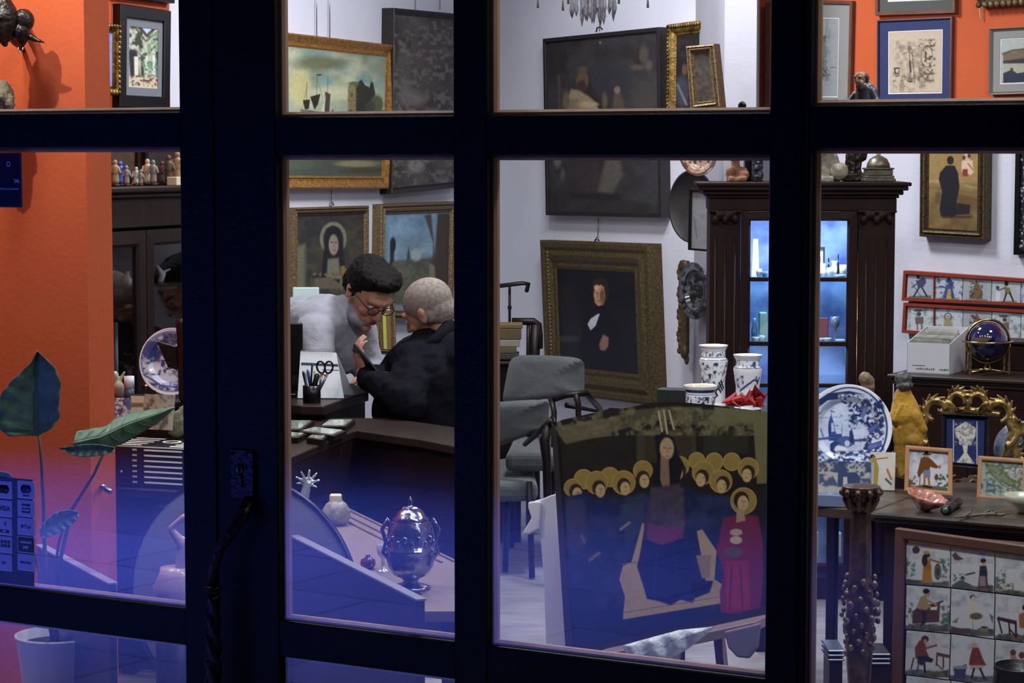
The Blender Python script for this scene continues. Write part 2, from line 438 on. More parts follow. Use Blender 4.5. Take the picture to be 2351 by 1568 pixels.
tag(MB().prism(poly, HC, HC + .1, axis='z').build('ceiling', mat('ceiling_white', 'd8d8dc', .9)), kind='structure')
# street: pavement and the house front across the street
PAVE = bpy.data.materials.new('stone_pavement'); PAVE.use_nodes = True
nt = PAVE.node_tree; b = nt.nodes['Principled BSDF']; b.inputs['Roughness'].default_value = .85
tc = nt.nodes.new('ShaderNodeTexCoord'); br = nt.nodes.new('ShaderNodeTexBrick'); br.inputs['Scale'].default_value = 1.0
br.inputs['Brick Width'].default_value = .9; br.inputs['Row Height'].default_value = .6; br.inputs['Mortar Size'].default_value = .012
br.inputs['Color1'].default_value = (.42, .42, .44, 1); br.inputs['Color2'].default_value = (.34, .34, .37, 1); br.inputs['Mortar'].default_value = (.27, .27, .29, 1)
mp = nt.nodes.new('ShaderNodeMapping'); mp.inputs['Rotation'].default_value = (0, 0, R(25))
nt.links.new(tc.outputs['Object'], mp.inputs[0]); nt.links.new(mp.outputs[0], br.inputs['Vector']); nt.links.new(br.outputs['Color'], b.inputs['Base Color'])
MF = MZ(PF, YW)
tag(MB(MF).box(-12, 8, -9, -.005, -.1, 0).build('street_pavement', PAVE), kind='structure')
tag(MB(MF).box(-14, 9, -9.4, -9, -.1, 6).build('wall_opposite_house', mat('dark_render', '2a2a2e', .9, var=.2)), kind='structure')
# ================================================================ shopfront
MFI = MF.inverted()
def fpt(px, py, y=0.0):
    n = MF.to_3x3() @ Vector((0, -1, 0)); o = MF @ Vector((0, y, 0)); return MFI @ onpl(px, py, o, n)
fx = lambda px: fpt(px, 350).x
def rabbet(mb, x0, x1, z0, z1, t, g=.014):          # inner moulding round an opening (brown, seen on the left and bottom)
    mb.ring([(x0, z1), (x1, z1), (x1, z0), (x0, z0)], .011, [(0, g + .008), (0, t - .001), (1, t - .016), (1, g + .014), (.5, g + .008)])
def leaf(name, kind_label, xs, zs, t, x0, x1, z0, z1):
    """xs: openings [(xa,xb)], zs: openings [(za,zb)]"""
    root = thing(name, None, None, MF @ Vector(((x0 + x1) / 2, 0, z0)), kind='structure')
    ed = [x0] + [a for p in xs for a in p] + [x1]
    for i in range(0, len(ed), 2): MB(MF).bbox(ed[i], ed[i + 1], 0, t, z0, z1, .003).build('stile', DARKP, root)
    ez = [z0] + [a for p in zs for a in p] + [z1]
    for (a, b) in xs:
        for i in range(0, len(ez), 2): MB(MF).bbox(a - .002, b + .002, .002, t - .002, ez[i], ez[i + 1], .003).build('rail', DARKP, root)
        for (c, d) in zs:
            MB(MF).box(a - .003, b + .003, .014, .018, c - .003, d + .003).build('glass_pane', GLASS, root)
            q = MB(MF); rabbet(q, a, b, c, d, t); q.build('glazing_moulding', JAMB, root)
    return root
T = .055
zt = fpt(850, 266).z; zb_ = fpt(850, 356).z; zl = fpt(860, 1452).z; zl2 = fpt(860, 1536).z
door = leaf('door_2', '', [(fx(632), fx(1040)), (fx(1117), fx(1766))], [(.05, zl2), (zl, zb_), (zt, 2.6)], T, fx(491.5), fx(1842), .01, 2.75)
zt1 = fpt(212, 258).z; zb1 = fpt(212, 339).z; zm1 = fpt(212, 1372).z; zm2 = fpt(212, 1454).z
left = leaf('door_1', '', [(fx(-520), fx(412))], [(.05, zm2), (zm1, zb1), (zt1, 2.6)], .05, fx(-620), fx(489.5), .01, 2.75)
zt2 = fpt(2100, 239).z; zb2 = fpt(2100, 340).z
right = leaf('window_1', '', [(fx(1860), fx(2800))], [(.12, zb2), (zt2, 2.6)], .05, fx(1843.5), fx(2900), .01, 2.75)
lf = MB(MF); lf.box(-3.2, 4.8, 0, .12, 2.76, HC + .1)
tag(lf.build('trim_1', DARKP), kind='structure')
tag(MB(MF).box(fx(2900) + .002, 4.85, 0, .12, 0, 2.755).build('wall_front_right', DARKP), kind='structure')
tag(MB(MF).box(-3.2, fx(-620) - .002, 0, .12, 0, 2.755).build('wall_front_left', DARKP), kind='structure')
# lock plate and handle (parts of the door)
def pf(px, py, y): v = fpt(px, py, 0); return (v.x, y, v.z)
IRON = mat('black_iron', '1a1a22', .38, metal=.6, bump=.4, bscale=60)
a = pf(531, 1030, 0); b2 = pf(587, 1148, 0)
mb = MB(MF); mb.bbox(a[0], b2[0], -.006, .002, b2[2], a[2], .002)
mb.bbox(a[0] + .042, b2[0] + .001, -.010, -.004, b2[2] + .004, a[2] - .004, .002)
lp = mb.build('lock_plate', IRON, door)
mb = MB(MF)
for (x, y) in ((538, 1040), (572, 1043)): mb.lathe([(0.0001, 0), (.0045, 0), (.003, .003), (0.0001, .003)], 12, M=Matrix.Translation(pf(x, y, -.009)) @ Matrix.Rotation(R(90), 4, 'X'))
mb.build('screw', IRON, lp)
mb = MB(MF); mb.lathe([(.0001, 0), (.0125, 0), (.0125, .003), (.009, .004), (.0001, .004)], 20, M=Matrix.Translation(pf(554, 1075, -.006)) @ Matrix.Rotation(R(90), 4, 'X'))
mb.tube([pf(554, 1068, -.011), pf(557, 1095, -.009), pf(560, 1118, -.008)], .003, 8)
mb.build('keyhole_cover', STEEL if False else mat('worn_iron', '3a3a44', .35, metal=.8), lp)
mb = MB(MF)
mb.tube([pf(577, 1150, -.002), pf(574, 1185, -.035), pf(560, 1215, -.05), pf(535, 1255, -.055), pf(524, 1290, -.055), pf(521, 1330, -.055)], [.018, .015, .013, .013, .0125, .013], 14)
mb.lathe([(.001, 0), (.016, 0), (.022, .004), (.022, .009), (.016, .013), (.001, .013)], 20, M=Matrix.Translation(pf(521, 1348, -.055)))
tw = lambda t, z: 1 + .22 * math.cos(3 * t + z * 110)
mb.lathe([(.0145 + .003 * math.sin(i / 40 * PI), -.35 + i * .0085) for i in range(41)], 30, M=Matrix.Translation(pf(521, 1348, -.055)), mod=tw)
mb.lathe([(.001, 0), (.017, 0), (.021, .005), (.017, .010), (.001, .010)], 20, M=Matrix.Translation(pf(521, 1518, -.055)))
mb.build('twisted_handle', IRON, door)
# ================================================================ lights
def area(name, loc, size, power, col=(.93, .95, 1), target=None, spot=None, size_y=None):
    l = bpy.data.lights.new(name, 'SPOT' if spot else 'AREA'); l.energy = power; l.color = col
    if spot: l.spot_size = R(spot); l.spot_blend = .7; l.shadow_soft_size = size
    else:
        l.size = size
        if size_y: l.shape = 'RECTANGLE'; l.size_y = size_y
    o = bpy.data.objects.new(name, l); C.objects.link(o); o.location = loc
    if target: o.rotation_euler = (Vector(target) - Vector(loc)).to_track_quat('-Z', 'Y').to_euler()
    return o
area('ceiling_lamp', (.35, 8.6, 3.02), .5, 66)
area('ceiling_lamp', (-.7, 8.0, 3.02), .3, 20)
area('ceiling_lamp', (2.0, 6.9, 3.02), .4, 22)
area('track_spot', (-.15, 9.2, 3.0), .05, 40, target=(.5, 10.5, 1.5), spot=75)
area('track_spot', (-.1, 8.6, 3.0), .05, 40, target=(-.9, 9.9, 1.7), spot=70)
area('track_spot', (-1.72, 6.25, 2.75), .012, 60, target=(-1.4, 6.8, 1.2), spot=110, col=(1, .93, .86))
area('track_spot', (-1.0, 7.35, 3.0), .05, 110, target=(-1.15, 7.3, .9), spot=60)
area('track_spot', (1.2, 6.0, 2.9), .05, 45, target=(1.3, 6.8, .7), spot=80)
# unseen lamps along the shopfront, added to brighten the window display
for lx, pw in ((-2.0, 13), (-1.1, 12), (-.1, 11), (.75, 14), (1.5, 20), (2.3, 14)):
    area('window_lamp', tuple(MF @ Vector((lx, .4, 2.95))), .18, pw, target=tuple(MF @ Vector((lx + .1, 1.7, .8))))
# unseen blue spots added over the pavement to give the panes their blue reflection
for lx, ly in ((-2.6, -2.8), (-4.7, -3.2)):
    area('street_lamp', tuple(MF @ Vector((lx, ly, 3.8))), .35, 3300, col=(.10, .15, 1.0), target=tuple(MF @ Vector((lx, ly, 0))), spot=76).data.spot_blend = 1
# ================================================================ left bay
AX = lambda px, py, Y: at(px, py, Y)
nL = Vector((.927, -.375, 0))
# --- courtyard picture, gilt mirror, dark picture above it, on the orange part of the left wall
COURT = [('f', '9aa095'), ('g', 40, 'b7b9a6', 230, 'd8d2bd'),  ('l', [(298, 32), (338, 82), (378, 42)], 7, '4a4035', 3), ('l', [(300, 50), (335, 95), (376, 62)], 4, '5a5548', 3),
 ('b', 9, .5, '3b4637', .12, 296, 60, 338, 140), ('b', 8, .45, '7d9a78', .15, 338, 75, 378, 175), ('b', 6, .6, '40503c', .1, 340, 80, 378, 170),
 ('p', [(303, 33), (374, 38), (337, 78)], 'b4c6ea', 3), ('l', [(299, 36), (337, 82), (379, 42)], 5, '4a4035', 3), ('p', [(294, 115), (315, 115), (322, 175), (298, 175)], '2c2c33', 5), ('p', [(308, 130), (318, 130), (318, 173), (309, 173)], 'd9d5c6', 3),
 ('p', [(323, 125), (330, 130), (332, 180), (323, 178)], '38403a', 4), ('l', [(337, 130), (337, 180)], 5, 'dcd9cb', 2), ('l', [(353, 128), (354, 182)], 5, 'd8d8d4', 2),
 ('p', [(358, 120), (378, 115), (378, 180), (360, 178)], '2e332f', 5), ('l', [(368, 128), (368, 172)], 3, 'b8b8b0', 2), ('b', 5, .5, '5f8a66', .1, 325, 140, 378, 178),
 ('p', [(292, 178), (380, 180), (380, 232), (292, 225)], 'cfc6ae', 5), ('b', 5, .58, '6a4a34', .1, 300, 172, 375, 198), ('b', 4, .6, '8f3d22', .1, 335, 178, 372, 200), ('l', [(293, 120), (293, 178)], 3, 'cfc9b5', 2), ('n', 4, .12)]
picture('courtyard_picture', 'tall black framed picture of a sunlit courtyard with arches on the orange wall', 'picture',
 [(276, 8), (392, 25), (389, 251), (274, 246)], Vector((*lw(3.0), 0)), YL, .045, BLACK, COURT, 'flat', .03, gain=1.0, mats=[(.03, mat('grey_mat_board', '6f747c', .8))], pm=PAPER)
def bumps(n, sz, m):
    def f(M, q, root):
        mb = MB(M)
        for e in range(4):
            a, b = q[e], q[(e + 1) % 4]; L = math.dist(a, b); k = int(L / (sz * 2.1))
            for i in range(k + 1):
                t = i / k; cx, cz = bil(q, .5, .5)
                x = a[0] + (b[0] - a[0]) * t; z = a[1] + (b[1] - a[1]) * t
                x += (cx - x) * n / abs(cx - a[0] + 1e-6) if False else 0
                d = Vector((cx - x, 0, cz - z)).normalized() * n
                mb.ell((x + d.x, -.006, z + d.z), (sz, sz * .6, sz), nu=8, nv=5)
        mb.build('ornament', m, root)
    return f
picture('gilt_mirror', 'narrow gold frame seen edge on beside the courtyard picture', 'mirror',
 [(232, 52), (274, 56), (273, 219), (231, 217)], Vector((*lw(3.75), 0)), YL, .032, GOLD, [('f', '8fa0e0'), ('n', 9, .2)], 'gilt', .04, gain=.8, orn=bumps(.01, .009, GOLD), canvas='mirror_glass')
picture('dark_picture', 'bottom edge of a dark framed picture above the courtyard picture', 'picture',
 [(270, -160), (402, -120), (400, 8), (268, -8)], Vector((*lw(3.0), 0)), YL, .03, WOODD, [('f', '2b2622'), ('n', 20, .3)], 'flat', .03)
picture('brown_panel_painting', 'dark brown framed picture hanging behind the little figures on the bookcase', 'picture',
 [(225, 275), (322, 290), (321, 414), (224, 412)], Vector((*lw(3.3), 0)), YL, .02, WOODD, [('f', '3a2a20'), ('n', 12, .35)], 'flat', .03)
picture('dark_oil_picture', 'dark narrow oil picture between bookcase figures and door frame', 'picture',
 [(334, 285), (440, 300), (438, 412), (332, 410)], Vector((*lw(2.75), 0)), YL, .02, BLACK, [('f', '241d1c'), ('n', 12, .35)], 'flat', .03)
# --- bookcase with glass doors
MBk = MZ(Vector((.139 + -.375 * 4.15, 11.369 - .927 * 4.15, 0)), YL)    # x along wall toward the corner, -y into room
bk = thing('bookcase', 'dark wooden bookcase with two glazed doors behind the plate', 'bookcase', MBk @ Vector((.6, .16, 0)))
HB = 1.535
for _x in (0, 1.3): MB(MBk).bbox(_x, _x + .02, .0, .33, 0, HB - .04, .002).build('side_panel', WOODD, bk)
MB(MBk).box(.02, 1.3, .31, .33, 0, HB - .04).build('back_panel', WOODD, bk)
mb = MB(MBk); mb.bbox(-.03, 1.35, -.03, .335, HB - .022, HB, .006).bbox(-.018, 1.338, -.02, .33, HB - .04, HB - .022, .006).bbox(0, 1.32, -.006, .02, HB - .14, HB - .04, .003); mb.build('cornice', WOODD, bk)
MB(MBk).box(.02, 1.3, 0, .31, .0, .1).build('plinth', WOODD, bk)
mb = MB(MBk)
for z in (.45, .80, 1.17): mb.box(.02, 1.3, .03, .31, z, z + .018)
mb.build('shelf', WOODD, bk)
for k, (x0, x1) in enumerate(((.02, .42), (.425, .86), (.865, 1.3))):
    dr = MB(MBk); dr.ring([(x0, HB - .15), (x1, HB - .15), (x1, .1), (x0, .1)], .055, [(0, .018), (0, -.006), (.8, -.008), (1, 0), (1, .018)]); d_ = dr.build('door', WOODD, bk)
    MB(MBk).box(x0 + .05, x1 - .05, .006, .009, .15, HB - .2).build('glass_pane', GLASS, d_)
    MB(MBk).lathe([(.0001, 0), (.006, .002), (.009, .012), (.0001, .018)], 12, M=Matrix.Translation((x1 - .03 if k != 1 else x0 + .03, -.007, .85)) @ Matrix.Rotation(R(90), 4, 'X')).build('knob', BRASS, d_)
WGLZ = mat('white_glazed_porcelain', 'dcdce6', .15, spec=.6, coat=.5)
def simple(name, mb, m, label, cat, group=None, mods=None): return tag(mb.build(name, m, mods=mods), label, cat, group)
def bkpt(x, y, z): return MBk @ Vector((x, y, z))
# items on the shelves behind the glass
zs_ = 1.188
for i, (x, h, sh) in enumerate(((.50, .05, 0), (.56, .035, 1), (.63, .045, 0), (.72, .06, 2))):
    M = Matrix.Translation(bkpt(x, .12, zs_)); mb = MB(M)
    if sh == 0: mb.lathe([(.001, 0), (.016, 0), (.02, h * .4), (.008, h * .75), (.012, h)], 16)
    elif sh == 1: mb.lathe([(.001, 0), (.012, 0), (.03, h), (.027, h), (.01, .006), (.001, .006)], 20)
    else: mb.tube([(0, 0, 0), (.012, 0, h * .5), (-.008, 0, h)], [.014, .012, .004], 10).tube([(0, 0, h * .5), (.04, 0, h * .8)], [.008, .002], 8)
    simple(['porcelain_vase', 'porcelain_bowl', 'porcelain_vase', 'porcelain_bird'][i], mb, WGLZ, ['small white vase at the left of the bookcase upper shelf', 'little white bowl on the bookcase upper shelf', 'white bud vase right of the little bowl in the bookcase', 'white porcelain bird with a raised wing in the bookcase'][i], ['vase', 'bowl', 'vase', 'figurine'][i])
simple('white_card_box', MB(MBk).bbox(.08, .18, .10, .2, zs_, zs_ + .03, .002), WGLZ, 'small white box on the left upper shelf of the bookcase', 'box')
simple('paper_cone', MB(Matrix.Translation(bkpt(.67, .17, .818))).lathe([(.045, 0), (.008, .17), (.006, .29), (.0001, .29)], 20), mat('grey_paper', 'a9aec4', .7), 'tall pale cone standing inside the bookcase', 'ornament')
simple('paper_roll', MB(Matrix.Translation(bkpt(.50, .17, .818))).lathe([(.009, 0), (.009, .24), (.0001, .24)], 12), mat('grey_paper', 'a9aec4', .7), 'thin pale roll standing left of the cone in the bookcase', 'paper roll')
bookc = ['2b2a35', '3a2420', '1e2a30', '453a2c', '30222c', '252018']
for i in range(9):
    h = .2 + .03 * math.sin(i * 2.1); x = .9 + i * .038
    M_ = mat('book_cloth_%s' % bookc[i % 6], bookc[i % 6], .7)
    simple('book', MB(MBk).bbox(x, x + .034, .1, .28, .818, .818 + h, .003), M_, 'dark cloth book standing behind the right door of the bookcase', 'book', 'dark books behind the right bookcase door')
for i in range(8):
    h = .22 + .03 * math.sin(i * 1.3); x = .05 + i * .042
    M_ = mat('book_cloth_%s' % bookc[(i + 2) % 6], bookc[(i + 2) % 6], .7)
    simple('book', MB(MBk).bbox(x, x + .037, .1, .28, .818, .818 + h, .003), M_, 'dark cloth book standing behind the left door of the bookcase', 'book', 'dark books behind the left bookcase door')
# figurines on top of the bookcase
FIGC = [('ivory_fig', 'cfc39c'), ('grey_fig', '8d8a84'), ('blue_fig', '4a62c8'), ('tan_fig', 'a08058'), ('bronze_fig', '57493a'), ('white_fig', 'd9d6cc')]
def figurine(base, h, mt, label, kind='figurine', pose=0, body=None):
    root = thing(kind, label, 'figurine', base); M = Matrix.Translation(base)
    s = h / .1
    mb = MB(M); mb.lathe([(.0001, 0), (.018 * s, 0), (.018 * s, .008 * s), (.0001, .008 * s)], 16); mb.build('base', BRONZE, root)
    mb = MB(M); mb.cap((0, 0, .02 * s), .014 * s, (0, 0, .055 * s), .011 * s, 12).cap((0, 0, .05 * s), .013 * s, (.003 * s * pose, 0, .07 * s), .012 * s, 12).ell((.003 * s * pose, 0, .088 * s), (.009 * s, .009 * s, .011 * s)).cap((-.012 * s, 0, .07 * s), .005 * s, (-.02 * s, -.006 * s, .045 * s), .004 * s, 8).cap((.012 * s, 0, .07 * s), .005 * s, (.02 * s + .008 * s * pose, -.008 * s, (.05 + .03 * pose) * s), .004 * s, 8)
    mb.build('body', mt, root, mods=BL(.0022 * s, 2))
    return root
fig = [(265, 62, 3, 'tan robed figurine at the left end of the bookcase top'), (275, 58, 2, 'small figurine with a bright blue cloak on the bookcase'), (291, 48, 1, 'grey seated figurine beside the blue one on the bookcase'),
       (312, 44, 5, 'cream figurine in the middle of the bookcase top'), (323, 38, 1, 'short grey figurine right of the cream one'), (337, 62, 0, 'ivory figurine raising an arm on the bookcase'),
       (352, 60, 1, 'tall grey figurine behind the ivory one'), (371, 56, 4, 'slim bronze figurine with pale highlights near the door frame'), (388, 70, 4, 'dark bronze figurine of a standing man on the bookcase'), (405, 78, 3, 'tall tan figurine with a ring shaped top on the bookcase')]
for i, (px, hp, mi, lb) in enumerate(fig):
    Y = 7.78 + (px - 260) / 150 * .37 + .05 + .06 * (i % 2)
    p = atz(px, 420, HB); p = at(px, 420, Y); p.z = HB
    figurine(p, hp * S(Y), mat(FIGC[mi][0], FIGC[mi][1], .5, var=.3, scale=30), lb, pose=i % 2)
simple('ivory_box', MB(MZ(at(404, 415, 8.1) * 1, YL)).bbox(-.03, .03, -.02, .02, 0, .03, .002), IVORY, 'small cream box at the right end of the bookcase top', 'box')
C.objects['ivory_box'].location.z = HB
# --- table with inlaid chest, plate, tiles
Mt = MZ(at(262, 1115, 7.0) * 1, -20); Mt.translation.z = 0
zt_ = at(262, 1115, 7.0).z
tb = thing('side_table', 'dark side table carrying the inlaid chest', 'table', Mt @ Vector((.12, .1, 0)))
MB(Mt).bbox(-.12, .36, -.03, .26, zt_ - .03, zt_, .004).build('table_top', WOODD, tb)
for x in (-.1, .3):
    for y in (0, .2): MB(Mt).bbox(x, x + .045, y, y + .045, 0, zt_ - .03, .004).build('leg', WOODD, tb)
MB(Mt).bbox(-.08, .32, .0, .02, zt_ - .15, zt_ - .03, .003).build('apron', WOODD, tb)
hT = at(262, 1022, 7.0).z
ch = thing('inlaid_chest', 'black chest with white bone stripes inlaid on front and lid', 'chest', Mt @ Vector((.16, .1, zt_)))
INL = mat('black_ebony', '15141c', .35, coat=.3); BONE = mat('white_bone_inlay', 'dcdcd2', .5)
MB(Mt).bbox(-.02, .34, 0, .22, zt_, hT, .003).build('body', INL, ch)
mb = MB(Mt)
for k in range(8):
    z = hT - .008 - k * .0165
    if z < zt_ + .01: break
    mb.box(.105, .235, -.0015, .0, z - .005, z)
    mb.box(.065, .08, -.0015, .0, z - .005, z)
mb.box(-.02, .34, -.0015, 0, hT - .003, hT + .0005)
mb.box(.255, .34, -.0015, 0, zt_ + .02, zt_ + .028)
mb.build('front_inlay', BONE, ch)
mb = MB(Mt)
for k in range(5):
    mb.box(-.02, .08, .02 + .038 * k, .035 + .038 * k, hT - .0005, hT + .001).box(.18, .34, .02 + .038 * k, .035 + .038 * k, hT - .0005, hT + .001)
mb.lathe([(.03, hT - .0005), (.03, hT + .001), (.022, hT + .001), (.022, hT - .0005)], 28, M=Matrix.Translation((.13, .13, 0)), cap=False)
mb.build('lid_inlay', BONE, ch)
MB(Mt).lathe([(.0001, 0), (.006, .002), (.008, .01), (.0001, .014)], 12, M=Matrix.Translation((.03, -.001, hT - .08)) @ Matrix.Rotation(R(90), 4, 'X')).build('knob', STEEL, ch)
# tiles standing on the chest
def standtile(name, px0, px1, py0, py1, Y, L, label, yaw=-10, lean=-12, t=.012, gain=1.4, m=GLAZE, cat='tile', zb=None, group=None):
    a = at(px0, py1, Y); b = at(px1, py1, Y); h = (py1 - py0) * S(Y); wd = (px1 - px0) * S(Y) / math.cos(R(yaw))
    o = a.copy()
    if zb is not None: o.z = zb
    M = MZ(o, yaw, lean)
    o_ = slab(name, [(0, h), (wd, h), (wd, 0), (0, 0)], 0, t, M, L, m, None, gain, 1.3)
    return tag(o_, label, cat, group)
standtile('painted_tile', 252, 297, 912, 982, 7.12, [('f', 'c9cbd2'), ('b', 9, .52, '54658c', .1), ('b', 5, .6, '3d4a66', .1), ('n', 5, .1)], 'blue and white tile fragment at the left on the inlaid chest', gain=1.1)
standtile('painted_tile', 298, 332, 908, 948, 7.2, [('f', 'c9bc92'), ('p', [(300, 925), (330, 925), (330, 935), (300, 935)], '7a684a', 3), ('n', 5, .15)], 'yellowish tile fragment, middle of the row on the inlaid chest', gain=1.1)
standtile('painted_tile', 325, 396, 903, 985, 7.08, [('f', 'a9a793'), ('b', 10, .55, '5b5d52', .15), ('p', [(334, 950), (348, 950), (348, 975), (334, 975)], '55564c', 3), ('p', [(372, 945), (386, 945), (386, 975), (372, 975)], '5b5c50', 3), ('n', 6, .15)], 'large grey beige tile with worn figures on the inlaid chest', gain=1.1, yaw=-18)
simple('stone_chip', MB(Matrix.Translation(at(398, 965, 7.15))).ell((.01, 0, .03), (.03, .02, .045)).ell((.03, .01, .06), (.02, .015, .03)), STONE, 'small rough stone piece right of the beige tile on the chest', 'stone', mods=BL(.004) + [('noise', .02, .01)])
C.objects['stone_chip'].location.z = hT
# plate stand shelf behind: a dark chest carrying the can and the plate
Ms = MZ(Vector((at(262, 905, 7.45).x - .05, 7.32, 0)), -12); zS = at(262, 912, 7.4).z
pd = thing('low_cabinet', 'dark cabinet behind the chest with plate and pot on it', 'cabinet', Ms @ Vector((.2, .1, 0)))
MB(Ms).bbox(0, .42, 0, .2, 0, zS - .02, .003).build('body', WOODD, pd); MB(Ms).bbox(-.01, .43, -.01, .21, zS - .02, zS, .004).build('cabinet_top', WOODD, pd)
def plate(name, label, cx, cy, rpx, Y, L, lean=-12, yaw=-8, gain=1.2, depth=.022, rim='e0e2ea', zb=None, stand=True, rx=1.0):
    r = rpx * S(Y); c = at(cx, cy, Y)
    if zb is not None: c.z = zb + r * math.cos(R(lean)) + .004
    root = thing(name, label, 'plate', (c.x, c.y, c.z - r))
    M = MZ(c, yaw, lean)
    rs = np.concatenate([np.linspace(0, .62, 42), np.linspace(.63, .74, 12), np.linspace(.75, .985, 26), [1.0]]); n = 300
    P = []; fs = []
    for q in rs:
        y = depth if q < .62 else (depth * (1 - (q - .62) / .12 * .75) if q < .74 else depth * .25 * (1 - (q - .74) / .26))
        for j in range(n):
            t = 2 * PI * j / n; P.append((q * r * math.cos(t) * rx, y, q * r * math.sin(t)))
    k = len(rs)
    for i in range(k - 1):
        for j in range(n): fs.append((i * n + j, (i + 1) * n + j, (i + 1) * n + (j + 1) % n, i * n + (j + 1) % n))
    nb = len(P)
    for q, y in ((1.0, .006), (.7, depth + .004), (.55, depth + .01), (.5, depth + .006), (.02, depth + .006)):
        for j in range(n): t = 2 * PI * j / n; P.append((q * r * math.cos(t) * rx, y, q * r * math.sin(t)))
    for i in range(k - 1, k + 4):
        for j in range(n): fs.append((i * n + j, (i + 1) * n + j, (i + 1) * n + (j + 1) % n, i * n + (j + 1) % n))
    fs.append([(k + 4) * n + j for j in range(n)])
    A = np.array(M); V = np.array(P) @ A[:3, :3].T + A[:3, 3]; X, Yp = projn(V)
    p = Paint(X, Yp, gain); p.run(L); p.c[nb:] = hexc(rim, 1.0)
    me = bpy.data.meshes.new(name); me.from_pydata(V.tolist(), [], fs); me.polygons.foreach_set('use_smooth', [True] * len(fs)); me.update(); setpaint(me, p.c)
    mesh_obj('dish', me, GLAZE, root)
    if stand:
        zz = c.z - r * math.cos(R(lean)) - .004
        mb = MB(MZ(Vector((c.x, c.y, zz)), yaw)); s2 = r / .1
        for sx in (-.04 * s2, .04 * s2):
            mb.tube([(sx, -.035, .02), (sx, -.03, .002), (sx, .09, .002), (sx, .02 + .05 * s2, .13 * s2)], .0025, 8)
        mb.build('plate_stand', IRON, root)
    return root
plate('blue_white_plate', 'blue and white plate standing behind the chest, left of the door', 393, 830, 78, 7.42,
 [('f', 'b9c4da'), ('e', 393, 830, 72, 72, '7d92bd', 2), ('e', 393, 832, 66, 64, 'c4cede', 2), ('b', 14, .56, '34497a', .12, 318, 765, 480, 900), ('b', 6, .6, '2c4070', .1, 318, 765, 480, 900),
  ('o', 393, 830, 74, 74, 7, 'dfe3ec'), ('e', 370, 870, 40, 9, 'c9d2e2', 3), ('e', 345, 800, 12, 18, '3d5384', 4), ('l', [(330, 860), (370, 885), (420, 890)], 4, '43598e', 2), ('e', 352, 845, 14, 12, 'd7deea', 4), ('p', [(335, 800), (355, 780), (365, 790), (345, 815)], '2e447a', 3), ('n', 6, .1)],
 zb=None, lean=-10, yaw=-12)
# dark carved wing in front of the plate
mb = MB(Matrix.Identity(4)); Y = 7.25
for i in range(9):
    a = at(362 + i * 3, 785 + i * 7, Y); bpt = at(425 + i * 2, 806 + i * 6, Y + .01); mb.cap(a, .004, bpt, .008, 8)
mb.cap(at(418, 745, Y), .02, at(424, 790, Y), .024).cap(at(420, 800, Y), .02, at(425, 912, Y), .02)
wg = thing('carved_bird', 'dark carved bird with ragged wing in front of the blue and white plate', 'figurine', (at(424, 912, Y).x, Y, zS - .0))
mb.build('body', BRONZE, wg, mods=BL(.003, 2))
# jars beside the plate
Y = 7.3; c0 = at(297, 912, Y); r_ = 11.5 * S(Y)
jr = thing('lidded_pot', 'small pot with white lid and blue base left of the plate', 'pot', (c0.x, c0.y, zS))
h = 57 * S(Y); M = Matrix.Translation((c0.x, c0.y, zS))
MB(M).lathe([(.0001, 0), (r_, 0), (r_, h * .5), (.0001, h * .5)], 24).build('body', mat('slate_blue_glaze', '3e4a60', .3), jr)
MB(M).lathe([(.0001, h * .5), (r_ * 1.04, h * .5), (r_ * 1.04, h), (.0001, h)], 24).build('lid', WGLZ, jr)
mb = MB(); c1 = at(272, 905, 7.36); mb.ell((c1.x, c1.y, zS + .03), (.02, .018, .03)).ell((c1.x - .01, c1.y, zS + .07), (.012, .012, .02)).cap((c1.x, c1.y, zS + .05), .008, (c1.x + .02, c1.y, zS + .085), .004)
simple('porcelain_group', mb, mat('cream_glaze', 'bdb59c', .4, var=.4, scale=40), 'cream ceramic figure at the left edge of the low cabinet', 'figurine', mods=BL(.003))
# --- wall sculptures, top left, on the partition
Yw = 6.62
def sc_blob(name, label, parts, m, vox, Y, mods=None, noise=None):
    mb = MB()
    for p in parts:
        if p[0] == 'e':
            _, x, y, dy, rx, ry, rz = p[:7]; c = at(x, y, Y + dy); k = S(Y + dy)
            mb.ell(tuple(c), (rx * k, rz * k, ry * k))
        else:
            _, x0, y0, d0, r0, x1, y1, d1, r1 = p; mb.cap(at(x0, y0, Y + d0), r0 * S(Y), at(x1, y1, Y + d1), r1 * S(Y))
    return tag(mb.build(name, m, mods=BL(vox, 2) + ([('noise', *noise)] if noise else [])), label, 'sculpture')
Yw = 6.74
sc_blob('bearded_bronze', 'dark bronze bearded head mounted on the orange partition, far left', [('e', 12, 45, 0, 30, 46, 30), ('e', -8, 60, -.02, 26, 40, 26), ('e', -4, 40, -.05, 14, 8, 10), ('e', -10, 52, -.055, 8, 12, 10), ('c', 5, 80, 0, 22, 12, 100, 0, 8), ('e', 8, 10, 0, 22, 16, 22), ('c', 20, 85, .0, 8, 60, 120, .2, 6)], BRONZE, .004, Yw, noise=(.012, .006))
bp_ = sc_blob('horned_bronze', 'round ribbed bronze head with a pointed horn on the orange partition', [('e', 54, 47, 0, 25, 27, 25), ('e', 46, 72, -.01, 20, 22, 20), ('c', 50, 88, 0, 15, 48, 104, .02, 8), ('c', 62, 80, 0, 9, 80, 90, -.01, 6.5), ('c', 80, 90, -.01, 6.5, 103, 98, -.02, 1.4), ('e', 32, 60, -.02, 6, 10, 6), ('c', 54, 60, .02, 12, 60, 60, .22, 10)], BRONZE, .003, Yw + .02, noise=(.008, .004))
mb = MB(); k = S(Yw); a = at(42, 108, Yw - .02)
